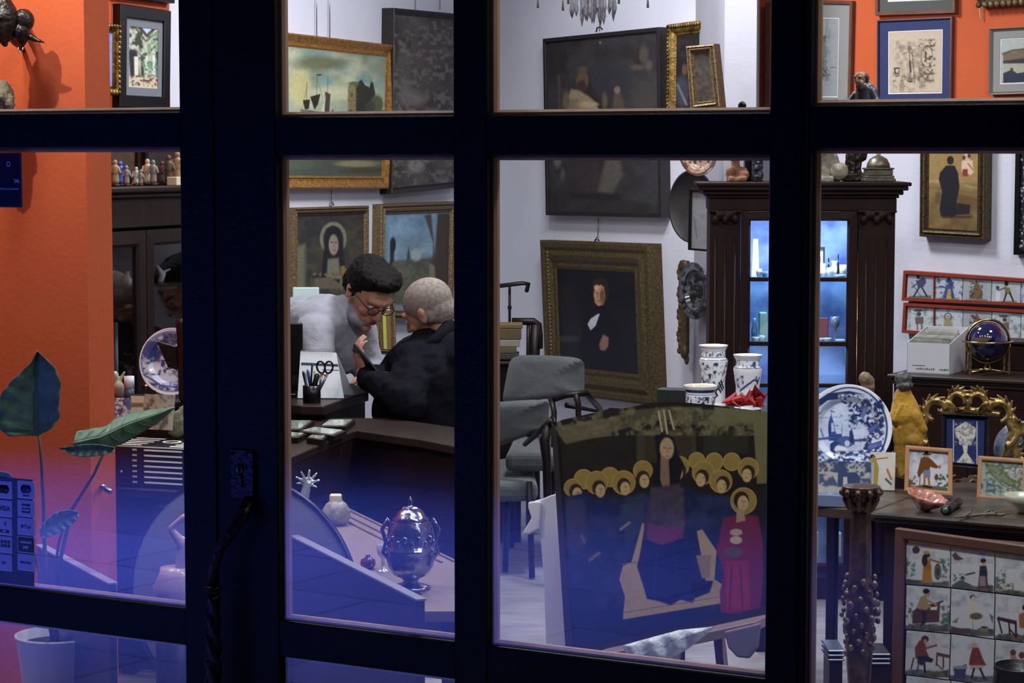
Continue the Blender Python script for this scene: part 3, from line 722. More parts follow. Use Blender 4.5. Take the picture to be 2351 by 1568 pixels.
mb.tube([a, at(42, 118, Yw - .02), at(46, 120, Yw - .02), at(51, 119, Yw - .02), at(53, 108, Yw - .02)], .0014, 8)
mb.build('clasp', STEEL, bp_)
sc_blob('carved_stone_bust', 'rough grey stone head at the left edge under the bronze heads', [('e', 6, 230, 0, 27, 46, 25), ('e', 4, 220, -.03, 14, 18, 14), ('c', 8, 262, 0, 22, 6, 300, 0, 22), ('c', 4, 250, 0, 14, 0, 250, .2, 14), ('e', 20, 236, -.02, 12, 20, 14)], STONE, .004, 6.82, noise=(.01, .014))
# --- door stickers on the glass of the left leaf
def gbox(x0, y0, x1, y1, t=.0012, yy=.014):
    a = fpt(x0, y0, yy); b = fpt(x1, y1, yy); return a, b
def textmesh(txt, size, M, name, m, parent, bold=0.0, align='CENTER', shear=0, wrap=None, sx=1.0):
    cu = bpy.data.curves.new('t', 'FONT'); cu.body = txt; cu.size = size; cu.align_x = align; cu.align_y = 'CENTER'; cu.offset = bold; cu.shear = shear; cu.extrude = .0003; cu.resolution_u = 2
    to = bpy.data.objects.new('t', cu); C.objects.link(to); dg = bpy.context.evaluated_depsgraph_get(); dg.update()
    me = bpy.data.meshes.new_from_object(to.evaluated_get(dg)); bpy.data.objects.remove(to)
    me.transform(Matrix.Rotation(R(90), 4, 'X') @ Matrix.Scale(sx, 4, (1, 0, 0)))
    if wrap:
        for v in me.vertices: v.co = wrap(v.co)
    me.transform(M); me.materials.clear()
    return mesh_obj(name, me, m, parent)
STK = mat('pale_sticker', '8f96c0', .35, gain=1.6); STKB = mat('white_sticker_border', 'b9bfe0', .35, gain=1.6); NAVY = mat('navy_print', '0d1230', .4); NAVB = mat('blue_print', '1c2f80', .4)
def sticker(x0, y0, x1, y1, label, draw, col=None):
    a = fpt((x0 + x1) / 2, (y0 + y1) / 2, .0138); w_ = (x1 - x0) * S(5.6) / 1.0 / .90; h_ = (y1 - y0) * S(5.62)
    root = thing('payment_sticker', label, 'sticker', MF @ a, 'payment stickers on the left door pane')
    M = MF @ Matrix.Translation(a)
    MB(M).bbox(-w_ / 2, w_ / 2, -.0012, 0, -h_ / 2, h_ / 2, .0004).build('backing', STKB, root)
    MB(M).bbox(-w_ / 2 + .002, w_ / 2 - .002, -.0018, -.001, -h_ / 2 + .002, h_ / 2 - .002, .0003).build('print_field', col or STK, root)
    draw(M, w_, h_, root)
    return root
def disc2(c1, c2, x1=-.006, x2=.006, r=.011):
    def f(M, w_, h_, root):
        for x, c in ((x1, c1), (x2, c2)):
            MB(M).lathe([(.0001, 0), (r, 0), (r, .0005), (.0001, .0005)], 28, M=Matrix.Translation((x, -.0018 - (x > 0) * .0002, .002)) @ Matrix.Rotation(R(90), 4, 'X')).build('disc', c, root)
    return f
def txts(*L):
    def f(M, w_, h_, root):
        for (t, s_, x, z, m_) in L: textmesh(t, s_, M @ Matrix.Translation((x, -.0021, z)), 'lettering', m_, root, bold=.0004)
    return f
def block(x0, x1, z0, z1, m_, then=None):
    def f(M, w_, h_, root):
        MB(M).box(x0, x1, -.0021, -.0015, z0, z1).build('printed_block', m_, root)
        if then: then(M, w_, h_, root)
    return f
def combo(*fs):
    def f(M, w_, h_, root):
        for g in fs: g(M, w_, h_, root)
    return f
PL = mat('print_light', 'aab2dc', .4, gain=1.5)
Xc = ((-12, 32), (37, 84)); 
ys = [(1104, 1145), (1148, 1187), (1189, 1229), (1231, 1270), (1272, 1311)]
def apple(M, w_, h_, root):
    mb = MB(M); mb.ell((-.013, -.002, -.0002), (.0034, .0006, .0038), nu=14, nv=8).ell((-.0105, -.002, .0), (.003, .0006, .0034), nu=14, nv=8).ell((-.0115, -.002, .0052), (.0018, .0005, .0009), nu=8, nv=5); mb.build('emblem', NAVY, root)
    textmesh('Pay', .0155, M @ Matrix.Translation((.006, -.0021, 0)), 'lettering', NAVY, root)
sticker(Xc[0][0], *(ys[0][0],), Xc[0][1], ys[0][1], 'payment sticker with two dark discs, top of the left column', disc2(NAVY, mat('dark_print', '14131f', .4)))
sticker(37, ys[0][0], 84, ys[0][1], 'payment sticker with overlapping dark and blue discs, top of the right column', combo(disc2(NAVY, NAVB), txts(('maestro', .006, 0, -.014, NAVY))))
sticker(-12, ys[1][0], 32, ys[1][1], 'payment sticker with large dark capitals, second in the left column', txts(('VISA', .017, .003, 0, NAVY)))
sticker(37, ys[1][0], 84, ys[1][1], 'payment sticker with dark square, second in the right column', block(-.013, .014, -.011, .012, NAVY, txts(('AMERICAN', .0055, .0005, .004, PL), ('EXPRESS', .0055, .0005, -.004, PL))))
sticker(-12, ys[2][0], 32, ys[2][1], 'payment sticker with a large letter above a dark bar, left column', combo(txts(('V', .014, .005, .007, NAVY)), block(-.012, .017, -.015, -.007, NAVY, txts(('PAY', .006, .002, -.011, PL)))))
sticker(37, ys[2][0], 84, ys[2][1], 'payment sticker with a small fruit emblem, middle of the right column', apple)
sticker(-12, ys[3][0], 32, ys[3][1], 'payment sticker with a dark grid of squares, left column', combo(*[block(-.010 + i * .011, -.001 + i * .011, .004 - j * .010, .012 - j * .010, NAVY) for i in range(3) for j in range(2)]))
sticker(37, ys[3][0], 84, ys[3][1], 'black payment sticker with pale words, fourth in the right column', txts(('SAMSUNG', .0078, 0, .006, PL), ('pay', .0125, 0, -.005, PL)), NAVY)
sticker(-12, ys[4][0], 32, ys[4][1], 'plain pale payment sticker, bottom of the left column', txts(('JCB', .008, 0, 0, NAVB)))
sticker(37, ys[4][0], 84, ys[4][1], 'payment sticker with one faint word, bottom of the right column', txts(('DISCOVER', .0075, -.001, 0, NAVB)))
# carrier sheet
a = fpt(35, 1322, .0139); h_ = 250 * S(5.62)
tag(MB(MF @ Matrix.Translation(a)).bbox(-.075, .062, -.0006, 0, -.022, h_ - .018, .0003).build('sticker_sheet', mat('dark_clear_film', '1a2050', .3)), 'dark blue film behind the payment stickers on the pane', 'film')
# security notice, upper left
a0 = fpt(-50, 475, .013); a1 = fpt(50, 350, .013); 
root = thing('notice_sign', 'dark navy alarm notice with small white print, upper left of the pane', 'sign', MF @ Vector(((a0.x + a1.x) / 2, .013, a0.z)))
M = MF @ Matrix.Translation((0, .0135, 0)); NVS = mat('navy_plate', '10142e', .35)
MB(M).bbox(a0.x, a1.x, -.003, 0, a0.z, a1.z, .001).build('panel', NVS, root)
MB(M).ring([(a0.x, a1.z), (a1.x, a1.z), (a1.x, a0.z), (a0.x, a0.z)], .004, [(0, -.0028), (0, -.0036), (1, -.0036), (1, -.0028)]).build('border', mat('gold_print', '4a4230', .4), root)
pp = fpt(13, 377, 0); mb = MB(M); mb.lathe([(.0065, 0), (.0065, .0006), (.0045, .0006), (.0045, 0)], 24, M=Matrix.Translation((pp.x, -.003, pp.z)) @ Matrix.Rotation(R(90), 4, 'X'), cap=False); mb.build('emblem', PL, root)
pp = fpt(32, 416, 0); textmesh('24h', .012, M @ Matrix.Translation((pp.x, -.0034, pp.z)), 'lettering', PL, root, bold=.0002)
pp = fpt(12, 434, 0); textmesh('CENTRAL DE ALARMAS', .0066, M @ Matrix.Translation((pp.x, -.0034, pp.z)), 'lettering', PL, root)
# --- plant
LEAF = mat('green_leaf', '64876c', .5, var=.3, scale=30, bump=.1, col2='45684f', spec=.5); STEM = mat('plant_stem', '55502c', .5)
def leafmesh(rows, Y, dY, name, root, m=LEAF, fold=.02, ripple=.004, lobes=None):
    """rows: (mid x, mid y, left x, left y, right x, right y) from base to tip"""
    nr = 30; nc = 14; rw = np.array(rows, float); t = np.linspace(0, len(rows) - 1, nr)
    rr = np.stack([np.interp(t, range(len(rows)), rw[:, i]) for i in range(6)], 1)
    vs = []; fs = []
    for i in range(nr):
        q = rr[i]; f = i / (nr - 1)
        for j in range(nc + 1):
            s = j / nc * 2 - 1
            x = q[0] + (q[2] - q[0]) * max(0, -s) + (q[4] - q[0]) * max(0, s); y = q[1] + (q[3] - q[1]) * max(0, -s) + (q[5] - q[1]) * max(0, s)
            dep = Y + dY * f + fold * abs(s) ** 1.2 * -1 + ripple * math.sin(i * 1.45 - abs(s) * 3) * abs(s) + .004 * (1 - min(1, abs(s) * 8))
            vs.append(tuple(at(x, y, dep)))
    for i in range(nr - 1):
        for j in range(nc): a = i * (nc + 1) + j; fs.append((a, a + 1, a + nc + 2, a + nc + 1))
    mb = MB(); mb.add(vs, fs, True); o = mb.build(name, m, root)
    q = o.modifiers.new('s', 'SOLIDIFY'); q.thickness = .0015
    mv = MB(); pts = [tuple(at(rr[i][0], rr[i][1], Y + dY * i / (nr - 1) - .001)) for i in range(0, nr, 3)]; mv.tube(pts, [.0028 * (1 - i / len(pts)) + .0006 for i in range(len(pts))], 6)
    for i in range(4, nr - 6, 4):
        for sgn in (-1, 1):
            P = []
            for s in (0, .3, .6, .85):
                ii = min(nr - 1, i + int(s * 3)); q = rr[ii]
                x = q[0] + (q[2 if sgn < 0 else 4] - q[0]) * s; y = q[1] + (q[3 if sgn < 0 else 5] - q[1]) * s
                P.append(tuple(at(x, y, Y + dY * ii / (nr - 1) - fold * s ** 1.2 - .0008 + ripple * math.sin(ii * 1.45 - s * 3) * s)))
            mv.tube(P, [.0013, .0011, .0008, .0004], 5)
    mv.build('vein', mat('leaf_vein', '6f8a74', .5), o)
    return o
Yp = 6.05; pb = at(135, 1568, 6.1); pot_top = at(135, 1455, 6.1).z
pl = thing('potted_plant', 'potted elephant ear plant with big green leaves inside the left window', 'plant', (pb.x, pb.y, 0))
rp = 98 * S(6.1)
MB(Matrix.Translation((pb.x, pb.y, 0))).lathe([(.0001, .0), (rp * .62, 0), (rp * .98, pot_top - .012), (rp * 1.02, pot_top - .01), (rp * 1.02, pot_top), (rp * .95, pot_top), (rp * .9, pot_top - .03), (.0001, pot_top - .03)], 48).build('pot', mat('white_ceramic_pot', 'c6c4cc', .3, coat=.3), pl)
MB(Matrix.Translation((pb.x, pb.y, pot_top - .03))).lathe([(.0001, .001), (rp * .9, .0), (rp * .9, .004), (.0001, .012)], 30).build('soil', mat('dark_soil', '1c1510', .95, bump=.8), pl)
leafmesh([(88, 1000, 20, 1002, 84, 1003), (86, 985, -2, 985, 118, 985), (84, 960, -6, 950, 138, 958), (84, 930, 2, 905, 136, 925), (84, 895, 22, 878, 141, 882), (84, 860, 52, 850, 128, 845), (84, 830, 74, 828, 104, 822), (85, 803, 84, 805, 86, 805)], 6.05, -.05, 'leaf', pl, fold=.03, ripple=.006)
leafmesh([(168, 1018, 176, 990, 165, 1046), (200, 1010, 205, 985, 205, 1030), (235, 1003, 245, 978, 245, 1031), (270, 985, 262, 962, 285, 1018), (310, 968, 300, 948, 330, 992), (350, 955, 345, 940, 365, 970), (402, 935, 401, 935, 403, 936)], 6.0, .12, 'leaf', pl, fold=-.03, ripple=.004)
leafmesh([(262, 1032, 262, 1026, 262, 1038), (225, 1030, 225, 1020, 228, 1046), (195, 1032, 195, 1020, 195, 1050), (165, 1034, 165, 1024, 168, 1046), (135, 1029, 135, 1028, 136, 1030)], 5.98, 0, 'leaf', pl, fold=.01)
GL2 = mat('pale_green_leaf', '6f9088', .4, var=.25, scale=40)
leafmesh([(92, 1232, 90, 1215, 96, 1236), (108, 1215, 100, 1200, 118, 1232), (128, 1200, 118, 1182, 142, 1220), (148, 1188, 140, 1172, 158, 1212), (170, 1178, 160, 1170, 178, 1192), (180, 1180, 178, 1174, 181, 1186)], 5.92, 0, 'leaf', pl, m=GL2, fold=.012)
leafmesh([(20, 1095, 10, 1100, 40, 1104), (5, 1090, 0, 1110, 20, 1085), (-40, 1100, -30, 1130, -20, 1078), (-90, 1120, -90, 1121, -90, 1119)], 5.95, 0, 'leaf', pl, fold=.02)
mb = MB()
top = Vector((pb.x, pb.y, pot_top - .02))
for P in ([(88, 990, 6.06), (95, 1060, 6.08), (100, 1160, 6.08), (104, 1300, 6.09)], [(243, 1030, 6.03), (215, 1090, 6.05), (165, 1170, 6.08), (135, 1300, 6.09)], [(145, 1216, 5.95), (135, 1245, 5.98), (128, 1300, 6.05)], [(15, 1090, 5.97), (60, 1200, 6.05), (95, 1330, 6.08)]):
    pts = [at(*p) for p in P] + [top + Vector((random.uniform(-.02, .02), 0, 0))]
    MB().tube(pts, [.0035, .004, .005, .006, .006][:len(pts)], 8).build('stem', STEM, pl)
# crystal door knob like finial behind the pane
c = at(236, 1118, 6.4)
tag(MB().ell(tuple(c), (.008, .008, .008)).cap(at(232, 1118, 6.42), .006, at(252, 1128, 6.4), .008).cap(at(240, 1118, 6.42), .006, at(236, 1118, 6.9), .006).build('chrome_hook', STEEL, mods=None), 'small shiny metal hook fixed on the dark end of the orange partition', 'hook')
# ================================================================ middle bay
DKW = mat('very_dark_oil_frame', '231d1b', .5, var=.3, scale=20, bump=.2)
def wires(px_list, y0, y1, s_of, root, Yoff=.0):
    pass
def wallpt(px, py, off=.012):      # on the left wall
    return onpl(px, py, Vector((*lw(1), 0)) + nL * off, nL)
SHIP = [('g', 90, 'a3ad94', 265, 'a9b59b'), ('b', 60, .52, '7f8465', .25, 660, 80, 900, 190, 30), ('b', 45, .5, 'c7caa9', .2, 660, 100, 860, 240, 30), ('b', 30, .55, '86a49b', .2, 660, 100, 890, 200, 20),
 ('e', 690, 200, 24, 45, 'cdc58c', 14), ('e', 735, 145, 60, 16, '727457', 14), ('e', 830, 110, 70, 18, '6d7a66', 14), ('e', 780, 215, 60, 14, 'd0cfa8', 12),
 ('l', [(705, 190), (703, 235)], 1.2, '5a5a40', 1), ('l', [(728, 172), (727, 220)], 1.2, '5a5a40', 1), ('l', [(753, 175), (751, 240)], 1.2, '5a5a40', 1), ('l', [(705, 195), (694, 250)], .8, '6b6b50', 1), ('l', [(728, 178), (741, 225)], .8, '6b6b50', 1),
 ('p', [(695, 230), (712, 228), (709, 250), (700, 252)], '2c2a1e', 1.5), ('p', [(712, 222), (736, 215), (730, 240), (722, 252)], '2e2b1e', 1.5), ('p', [(746, 210), (759, 216), (756, 258), (745, 262)], '4b4836', 2), ('p', [(748, 218), (736, 262), (744, 262)], 'd8ceb0', 1.5), ('p', [(712, 228), (720, 252), (712, 250)], 'c9c2a0', 1.5), ('e', 733, 172, 6, 2, '34372c', 1),
 ('p', [(690, 255), (760, 258), (765, 250), (766, 262), (700, 264)], '3b3423', 2), ('l', [(690, 252), (768, 262)], 2, '2f2a1c', 1),
 ('p', [(799, 200), (812, 196), (818, 188), (820, 265), (799, 265)], '8f8259', 2), ('p', [(817, 192), (830, 182), (838, 195), (848, 200), (852, 186), (857, 190), (862, 215), (858, 264), (817, 264)], '34352c', 3), ('e', 812, 192, 12, 5, '6a6a44', 3), ('e', 807, 217, 3, 5, '2b261a', 1.5), ('e', 805, 256, 3, 4, '2b261a', 1.5), ('l', [(799, 232), (818, 230)], 1.5, '6b5f3e', 1), ('b', 6, .6, '7a7350', .1, 798, 190, 820, 264), ('e', 866, 240, 14, 22, '5d5d43', 6), ('e', 850, 245, 12, 12, '43463a', 5),
 ('p', [(820, 262), (900, 250), (900, 268), (820, 268)], '6a6347', 3), ('p', [(660, 264), (900, 266), (900, 330), (660, 330)], '6f7a68', 4), ('g', 0, '000000', 1, '000000')][:-1]
SHIP += [('p', [(660, 320), (900, 320), (900, 420), (660, 420)], '4f564c', 6), ('e', 820, 376, 46, 7, '948a66', 5), ('e', 690, 378, 40, 10, '59614f', 8), ('e', 840, 392, 50, 6, '4a4630', 5), ('n', 5, .14), ('n', 26, .1)]
GOLDS = mat('ship_frame_gold', 'b07f3a', 0.4, metal=.45, var=.4, scale=70, col2='7d5628', bump=.15)
r, M, q = picture('ship_painting', 'gold framed seascape with sailing boats and a ruined tower, upper left of the white wall', 'painting',
 [(610, 69), (905, 104), (890, 433), (612, 434)], Vector((*lw(1.9), 0)), YL, .055, GOLDS, SHIP, 'cove', .05, gain=.85)
for px in (727, 757):
    a = wallpt(px, -60); b = wallpt(px, 90 + (px - 680) * .1); MB().tube([a, b], .0022, 8).build('hanging_rod', STEEL, r)
a = wallpt(759, 430); b = wallpt(760, 468); 
DKP = [('f', '3a3634'), ('b', 60, .5, '4b4842', .3), ('b', 26, .55, '2c2826', .2), ('e', 930, 205, 12, 30, '5a5650', 12), ('e', 950, 225, 30, 16, '625d58', 14), ('e', 970, 150, 22, 60, '453f3b', 20), ('e', 930, 150, 14, 40, '4a4540', 12), ('e', 955, 380, 18, 16, '6f6c66', 10), ('e', 1000, 100, 40, 50, '403a38', 24), ('e', 960, 60, 30, 20, '45413e', 14), ('b', 9, .62, '5b5652', .1), ('n', 5, .2)]
r, M, q = picture('dark_figure_painting', 'tall very dark blackened oil painting on the left white wall beside the seascape', 'painting',
 [(902, 18), (1062, 33), (1060, 430), (897, 446)], Vector((*lw(1.0), 0)), YL, .03, DKW, DKP, 'cove', .055, gain=1.2)
for px in (954, 1010):
    MB().tube([wallpt(px, -60), wallpt(px, 22)], .0015, 6).build('hanging_rod', STEEL, r)
VIR = [('f', '35322e'), ('b', 40, .5, '27272a', .3), ('b', 18, .6, '44402f', .2), ('p', [(675, 570), (700, 560), (700, 700), (675, 700)], '5e5f4c', 10),
 ('o', 765, 548, 27, 34, 7, '6f6e5c', 3), ('p', [(745, 545), (750, 525), (765, 518), (780, 525), (788, 550), (790, 590), (800, 660), (735, 660), (742, 590)], '1c1b1e', 5),
 ('e', 766, 562, 11, 23, '84796a', 3), ('e', 762, 556, 3, 1.5, '40362c', 1.5), ('e', 771, 557, 3, 1.5, '40362c', 1.5), ('l', [(767, 557), (767, 568)], 1.5, '6a5e50', 1), ('l', [(763, 574), (770, 574)], 1.5, '5a3c34', 1), ('p', [(753, 595), (777, 592), (782, 640), (750, 640)], '6d675a', 5),
 ('p', [(783, 612), (790, 610), (806, 640), (808, 662), (780, 660)], '7a6a34', 4), ('l', [(745, 630), (790, 660)], 2, '6b6650', 2), ('p', [(722, 640), (760, 636), (790, 662), (720, 664)], '5a5246', 5), ('b', 7, .62, '5d5542', .1, 715, 625, 810, 670), ('n', 4, .2)]
r, M, q = picture('nun_portrait', 'dark oil portrait of a haloed nun in a worn moulded frame behind the bending person', 'painting',
 [(675, 477), (847, 472), (846, 735), (674, 745)], Vector((*lw(1.7), 0)), YL, .035, GOLDO, VIR, 'gilt', .04, gain=1.3)
MB().tube([wallpt(761, 436), wallpt(761, 470)], .0018, 8).build('hanging_wire', STEEL, r)
MB().tube([wallpt(761, 462), wallpt(766, 470), wallpt(758, 472)], .004, 8).build('hook', STEEL, r)
LND = [('g', 495, '5e7d96', 600, '6e8087'), ('b', 22, .5, '7c9bb0', .25, 890, 490, 1000, 600, 10), ('p', [(895, 600), (1000, 590), (1000, 700), (895, 700)], '4b4c3f', 8), ('p', [(975, 495), (990, 490), (1010, 700), (985, 700), (995, 560)], '453c30', 5), ('p', [(1005, 490), (1040, 490), (1040, 700), (990, 700)], '3b3026', 4),
 ('e', 902, 562, 7, 18, '181c20', 3), ('p', [(895, 570), (905, 575), (905, 680), (895, 680)], '22201c', 4), ('e', 955, 585, 12, 14, '9aa3a0', 6), ('e', 970, 575, 14, 4, '8f9d9f', 4), ('p', [(934, 590), (938, 562), (942, 590), (943, 620), (933, 620)], '43484a', 2), ('e', 925, 625, 14, 10, '737766', 5), ('e', 920, 630, 3, 6, '23241e', 2), ('p', [(985, 605), (997, 610), (1000, 650), (985, 650)], '77745f', 4), ('b', 10, .55, '5c5d4b', .15, 900, 600, 985, 690), ('n', 5, .18)]
picture('harbour_painting', 'framed dim landscape under a blue sky with a spire, above the white haired head', 'painting',
 [(876, 469), (1046, 462), (1040, 740), (872, 735)], Vector((*lw(1.0), 0)), YL, .05, GOLDO, LND, 'gilt', .045, gain=1.2)
# golden framed picture/books leaning between the two heads
Mg = MZ(at(868, 812, 9.25), 50, -8, 6)
g = thing('small_gilt_frame', 'small gilded frame with green and brown bands leaning between the two people', 'picture frame', at(880, 812, 9.3))
k = S(9.25)
qd = [(0, 128 * k), (62 * k, 128 * k), (62 * k, 0), (0, 0)]
MB(Mg).ring(qd, .022, PROF['gilt'](.02)).build('frame', GOLDO, g)
slab('picture_print', [(.02, 128 * k - .02), (62 * k - .02, 128 * k - .02), (62 * k - .02, .02), (.02, .02)], .008, .006, Mg, [('f', '6a4c34'), ('p', [(.35, 0), (.6, 0), (.6, 1), (.35, 1)], '8d9c3e', .02), ('p', [(0, 0), (1, 0), (1, .12), (0, .12)], 'bdb79c', .02), ('p', [(.18, .12), (.3, .12), (.3, 1), (.18, 1)], '3c2c22', .02)], PAPER, g, 1.2, 2, local=(1, 1))
# ---- desk
zD = at(760, 930, 8.2).z
DS = mat('desk_top_wood', '2c201b', .4, var=.35, scale=12, stretch=(1, .2, 1), spec=.35)
dk = thing('desk', 'dark wooden desk where the two people lean over', 'desk', at(800, 930, 8.8) * 1)
dk.location.z = 0
outl = [(644, 927), (690, 931), (745, 932), (800, 912), (846, 900), (846, 880), (800, 885), (648, 890)]
pts = [atz(x, y, zD) for x, y in outl]; P2 = [(p.x, p.y) for p in pts]
MB().prism(P2, zD - .035, zD, axis='z').build('desktop', DS, dk, mods=[('bev', .006)])
mb = MB(); cxm = sum(p[0] for p in P2) / len(P2); cym = sum(p[1] for p in P2) / len(P2)
P3 = [(cxm + (x - cxm) * .9, cym + (y - cym) * .9 + .02) for x, y in P2]; mb.prism(P3, .02, zD - .035, axis='z'); mb.build('pedestal', WOODD, dk)
# lower desk section in front with framed tiles on it
zE = at(815, 988, 7.9).z
ck = thing('low_counter', 'dark low counter in front of the desk with framed tiles lying on it', 'counter', (-.55, 8.2, 0))
out2 = [(570, 958), (900, 960), (1075, 985), (1075, 1030), (960, 1008), (815, 988), (690, 1040), (600, 1078)]
P4 = [(atz(x, y, zE).x, atz(x, y, zE).y) for x, y in out2]
P4 = [(x, min(y, 8.3)) for x, y in P4]
MB().prism(P4, zE - .03, zE, axis='z').build('counter_top', DS, ck, mods=[('bev', .005)])
P5 = [(x * .985 - .004, y + .03) if y < 8.2 else (x * .985, y - .03) for x, y in P4]; MB().prism(P5, .0, zE - .03, axis='z').build('body', WOODD, ck)
TL = [('f', 'b6bcb4'), ('b', 14, .5, '6f8474', .15), ('b', 6, .55, '8b8a78', .15), ('n', 5, .2)]
for i, (pts, lb) in enumerate([(([(660, 966), (714, 966), (690, 984), (640, 984)]), 'framed tile lying at the back left of the low counter'), ([(757, 964), (808, 964), (790, 977), (740, 977)], 'framed tile lying at the back right of the low counter'),
     ([(722, 981), (786, 988), (762, 998), (694, 989)], 'framed tile in the middle of the low counter'), ([(640, 991), (697, 995), (680, 1003), (630, 1000)], 'thin framed tile at the left edge of the low counter'), ([(716, 999), (746, 1001), (738, 1008), (708, 1004)], 'small tile lying nearest the counter edge')]):
    W = [atz(x, y, zE + .02) for x, y in pts]; c = sum(W, Vector()) / 4
    rt = thing('framed_tile', lb, 'tile', (c.x, c.y, zE))
    A = [((p.x - c.x), (p.y - c.y)) for p in W]
    mb = MB(Matrix.Translation((c.x, c.y, 0))); mb.prism([(x * 1.22, y * 1.22) for x, y in A], zE + .001, zE + .018, axis='z'); mb.build('frame', WOODD, rt)
    Mh = Matrix.Translation((c.x, c.y, zE + .022)) @ Matrix.Rotation(R(-90), 4, 'X')
    slab('painted_tile', [(x, y) for x, y in A], 0, .004, Mh, TL, GLAZE, rt, 1.2, 1.2)
# glass item left on counter
mb = MB(); c = atz(705, 1030, zE); 
# calendar
cal = thing('desk_calendar', 'white standing desk calendar behind the pen cup', 'calendar', (at(735, 905, 8.4).x, 8.46, zD))
wht = mat('white_card', 'd9dde2', .7, gain=1.1)
Pc_ = lambda x, y, Y: tuple(at(x, y, Y))
mb = MB(); A0 = [Pc_(690, 806, 8.46), Pc_(772, 810, 8.46), Pc_(790, 914, 8.4), Pc_(683, 914, 8.4)]
mb.add(A0 + [(x, y + .003, z) for x, y, z in A0], [(0, 1, 2, 3), (4, 7, 6, 5), (0, 3, 7, 4), (1, 5, 6, 2), (0, 4, 5, 1), (3, 2, 6, 7)]); mb.build('front_sheet', wht, cal)
mb = MB(); A1 = [Pc_(772, 810, 8.465), Pc_(690, 806, 8.47), (A0[3][0] + .02, 8.53, zD + .002), (A0[2][0] + .03, 8.53, zD + .002)]
mb.add(A1 + [(x, y + .003, z) for x, y, z in A1], [(0, 1, 2, 3), (4, 7, 6, 5), (0, 3, 7, 4), (1, 5, 6, 2), (0, 4, 5, 1), (3, 2, 6, 7)]); mb.build('back_sheet', wht, cal)
mb = MB()
for i in range(18): x = 693 + i * 4.4; mb.tube([Pc_(x, 808, 8.455), Pc_(x, 802, 8.46), Pc_(x, 806, 8.47)], .0011, 5)
mb.build('spiral_binding', STEEL, cal)
mb = MB(); mb.add([Pc_(692, 832, 8.44), Pc_(776, 836, 8.44), Pc_(777, 842, 8.44), Pc_(691, 838, 8.44)], [(0, 1, 2, 3)])
for r_ in range(6): 
    y = 848 + r_ * 8; mb.add([Pc_(740, y, 8.435), Pc_(778, y + 1, 8.435), Pc_(778, y + 3, 8.435), Pc_(740, y + 2, 8.435)], [(0, 1, 2, 3)])
mb.build('printed_lines', mat('teal_print', '4d6a78', .6), cal)
# pen cup
cc = atz(716, 924, zD); Yc = cc.y; kc = S(Yc)
cup = thing('pen_cup', 'dark mesh pen cup full of pens on the desk', 'pen cup', tuple(cc))
Mc = Matrix.Translation(cc)
MB(Mc).lathe([(.0001, .002), (.024 * 1.35, 0), (.024 * 1.35, .062), (.023 * 1.3, .062), (.022 * 1.3, .006), (.0001, .006)], 28).build('cup', BLACK, cup)
pens = [((-.012, 0, .03), (-.03, -.01, .115), .0055, '23222c'), ((.0, .01, .03), (-.015, .0, .12), .006, '4a6490'), ((-.004, -.01, .03), (.003, -.005, .145), .0035, '20262e'), ((.008, 0, .03), (.01, .005, .12), .003, 'b9c49a'), ((.0, 0, .03), (.022, 0, .105), .010, '1a1a20'), ((-.015, -.012, .03), (-.022, -.012, .11), .004, '6f86a8')]
for i, (a, b, r0, c_) in enumerate(pens):
    pn = MB(Mc).tube([a, tuple(Vector(a).lerp(Vector(b), .9)), b], [r0, r0, r0 * .5], 10).build('pen', mat('pen_' + c_, c_, .35), None)
    tag(pn, ['thick black marker leaning left in the pen cup', 'blue pen in the pen cup', 'tallest slim dark pen standing in the cup', 'pale yellow pencil in the pen cup', 'fat black marker pen beside the scissors', 'thin grey blue pen at the left of the cup'][i], 'pen', 'pens in the desk cup')
sc_ = thing('scissors', 'scissors with dark orange lined ring handles upside down in the pen cup', 'scissors', tuple(cc + Vector((.02, 0, .03))))
Mx = Matrix.Translation(cc)
for cx_, tilt in ((.034, -.2), (.062, .15)):
    P = [(cx_ + .0145 * math.cos(t) + tilt * .012 * math.sin(t), -.004, .128 + .021 * math.sin(t)) for t in np.linspace(0, 2 * PI, 22)]
    MB(Mx).tube(P, .0036, 8).build('handle_ring', BLACK, sc_)
mb = MB(Mx).tube([(.036, -.004, .108), (.03, -.002, .06), (.02, 0, .02)], [.005, .004, .002], 8, flat=.5).tube([(.058, -.004, .107), (.036, -.002, .06), (.018, 0, .02)], [.005, .004, .002], 8, flat=.5); mb.build('blade', STEEL, sc_)
MB(Mx).tube([(.037, -.006, .105), (.05, -.006, .098), (.057, -.006, .105)], .003, 8).build('orange_lining', mat('orange_plastic', 'b0502c', .4), sc_)
# monitor edge, far left
mon = thing('computer_screen', 'back edge of a black computer screen at the left of the desk', 'monitor', (atz(640, 905, zD).x, 8.54, zD))
A = at(694, 742, 8.52); B = at(694, 860, 8.52)
MB().bbox(A.x - .12, A.x, 8.52, 8.55, B.z, A.z, .004).build('screen', BLACK, mon); mb = MB().bbox(A.x - .08, A.x - .04, 8.53, 8.545, zD + .01, B.z, .003).bbox(A.x - .1, A.x - .02, 8.47, 8.57, zD, zD + .012, .003); mb.build('stand', BLACK, mon)
# papers under phone
pp = [atz(x, y, zD + .002) for x, y in ((865, 868), (905, 868), (890, 888), (850, 888))]
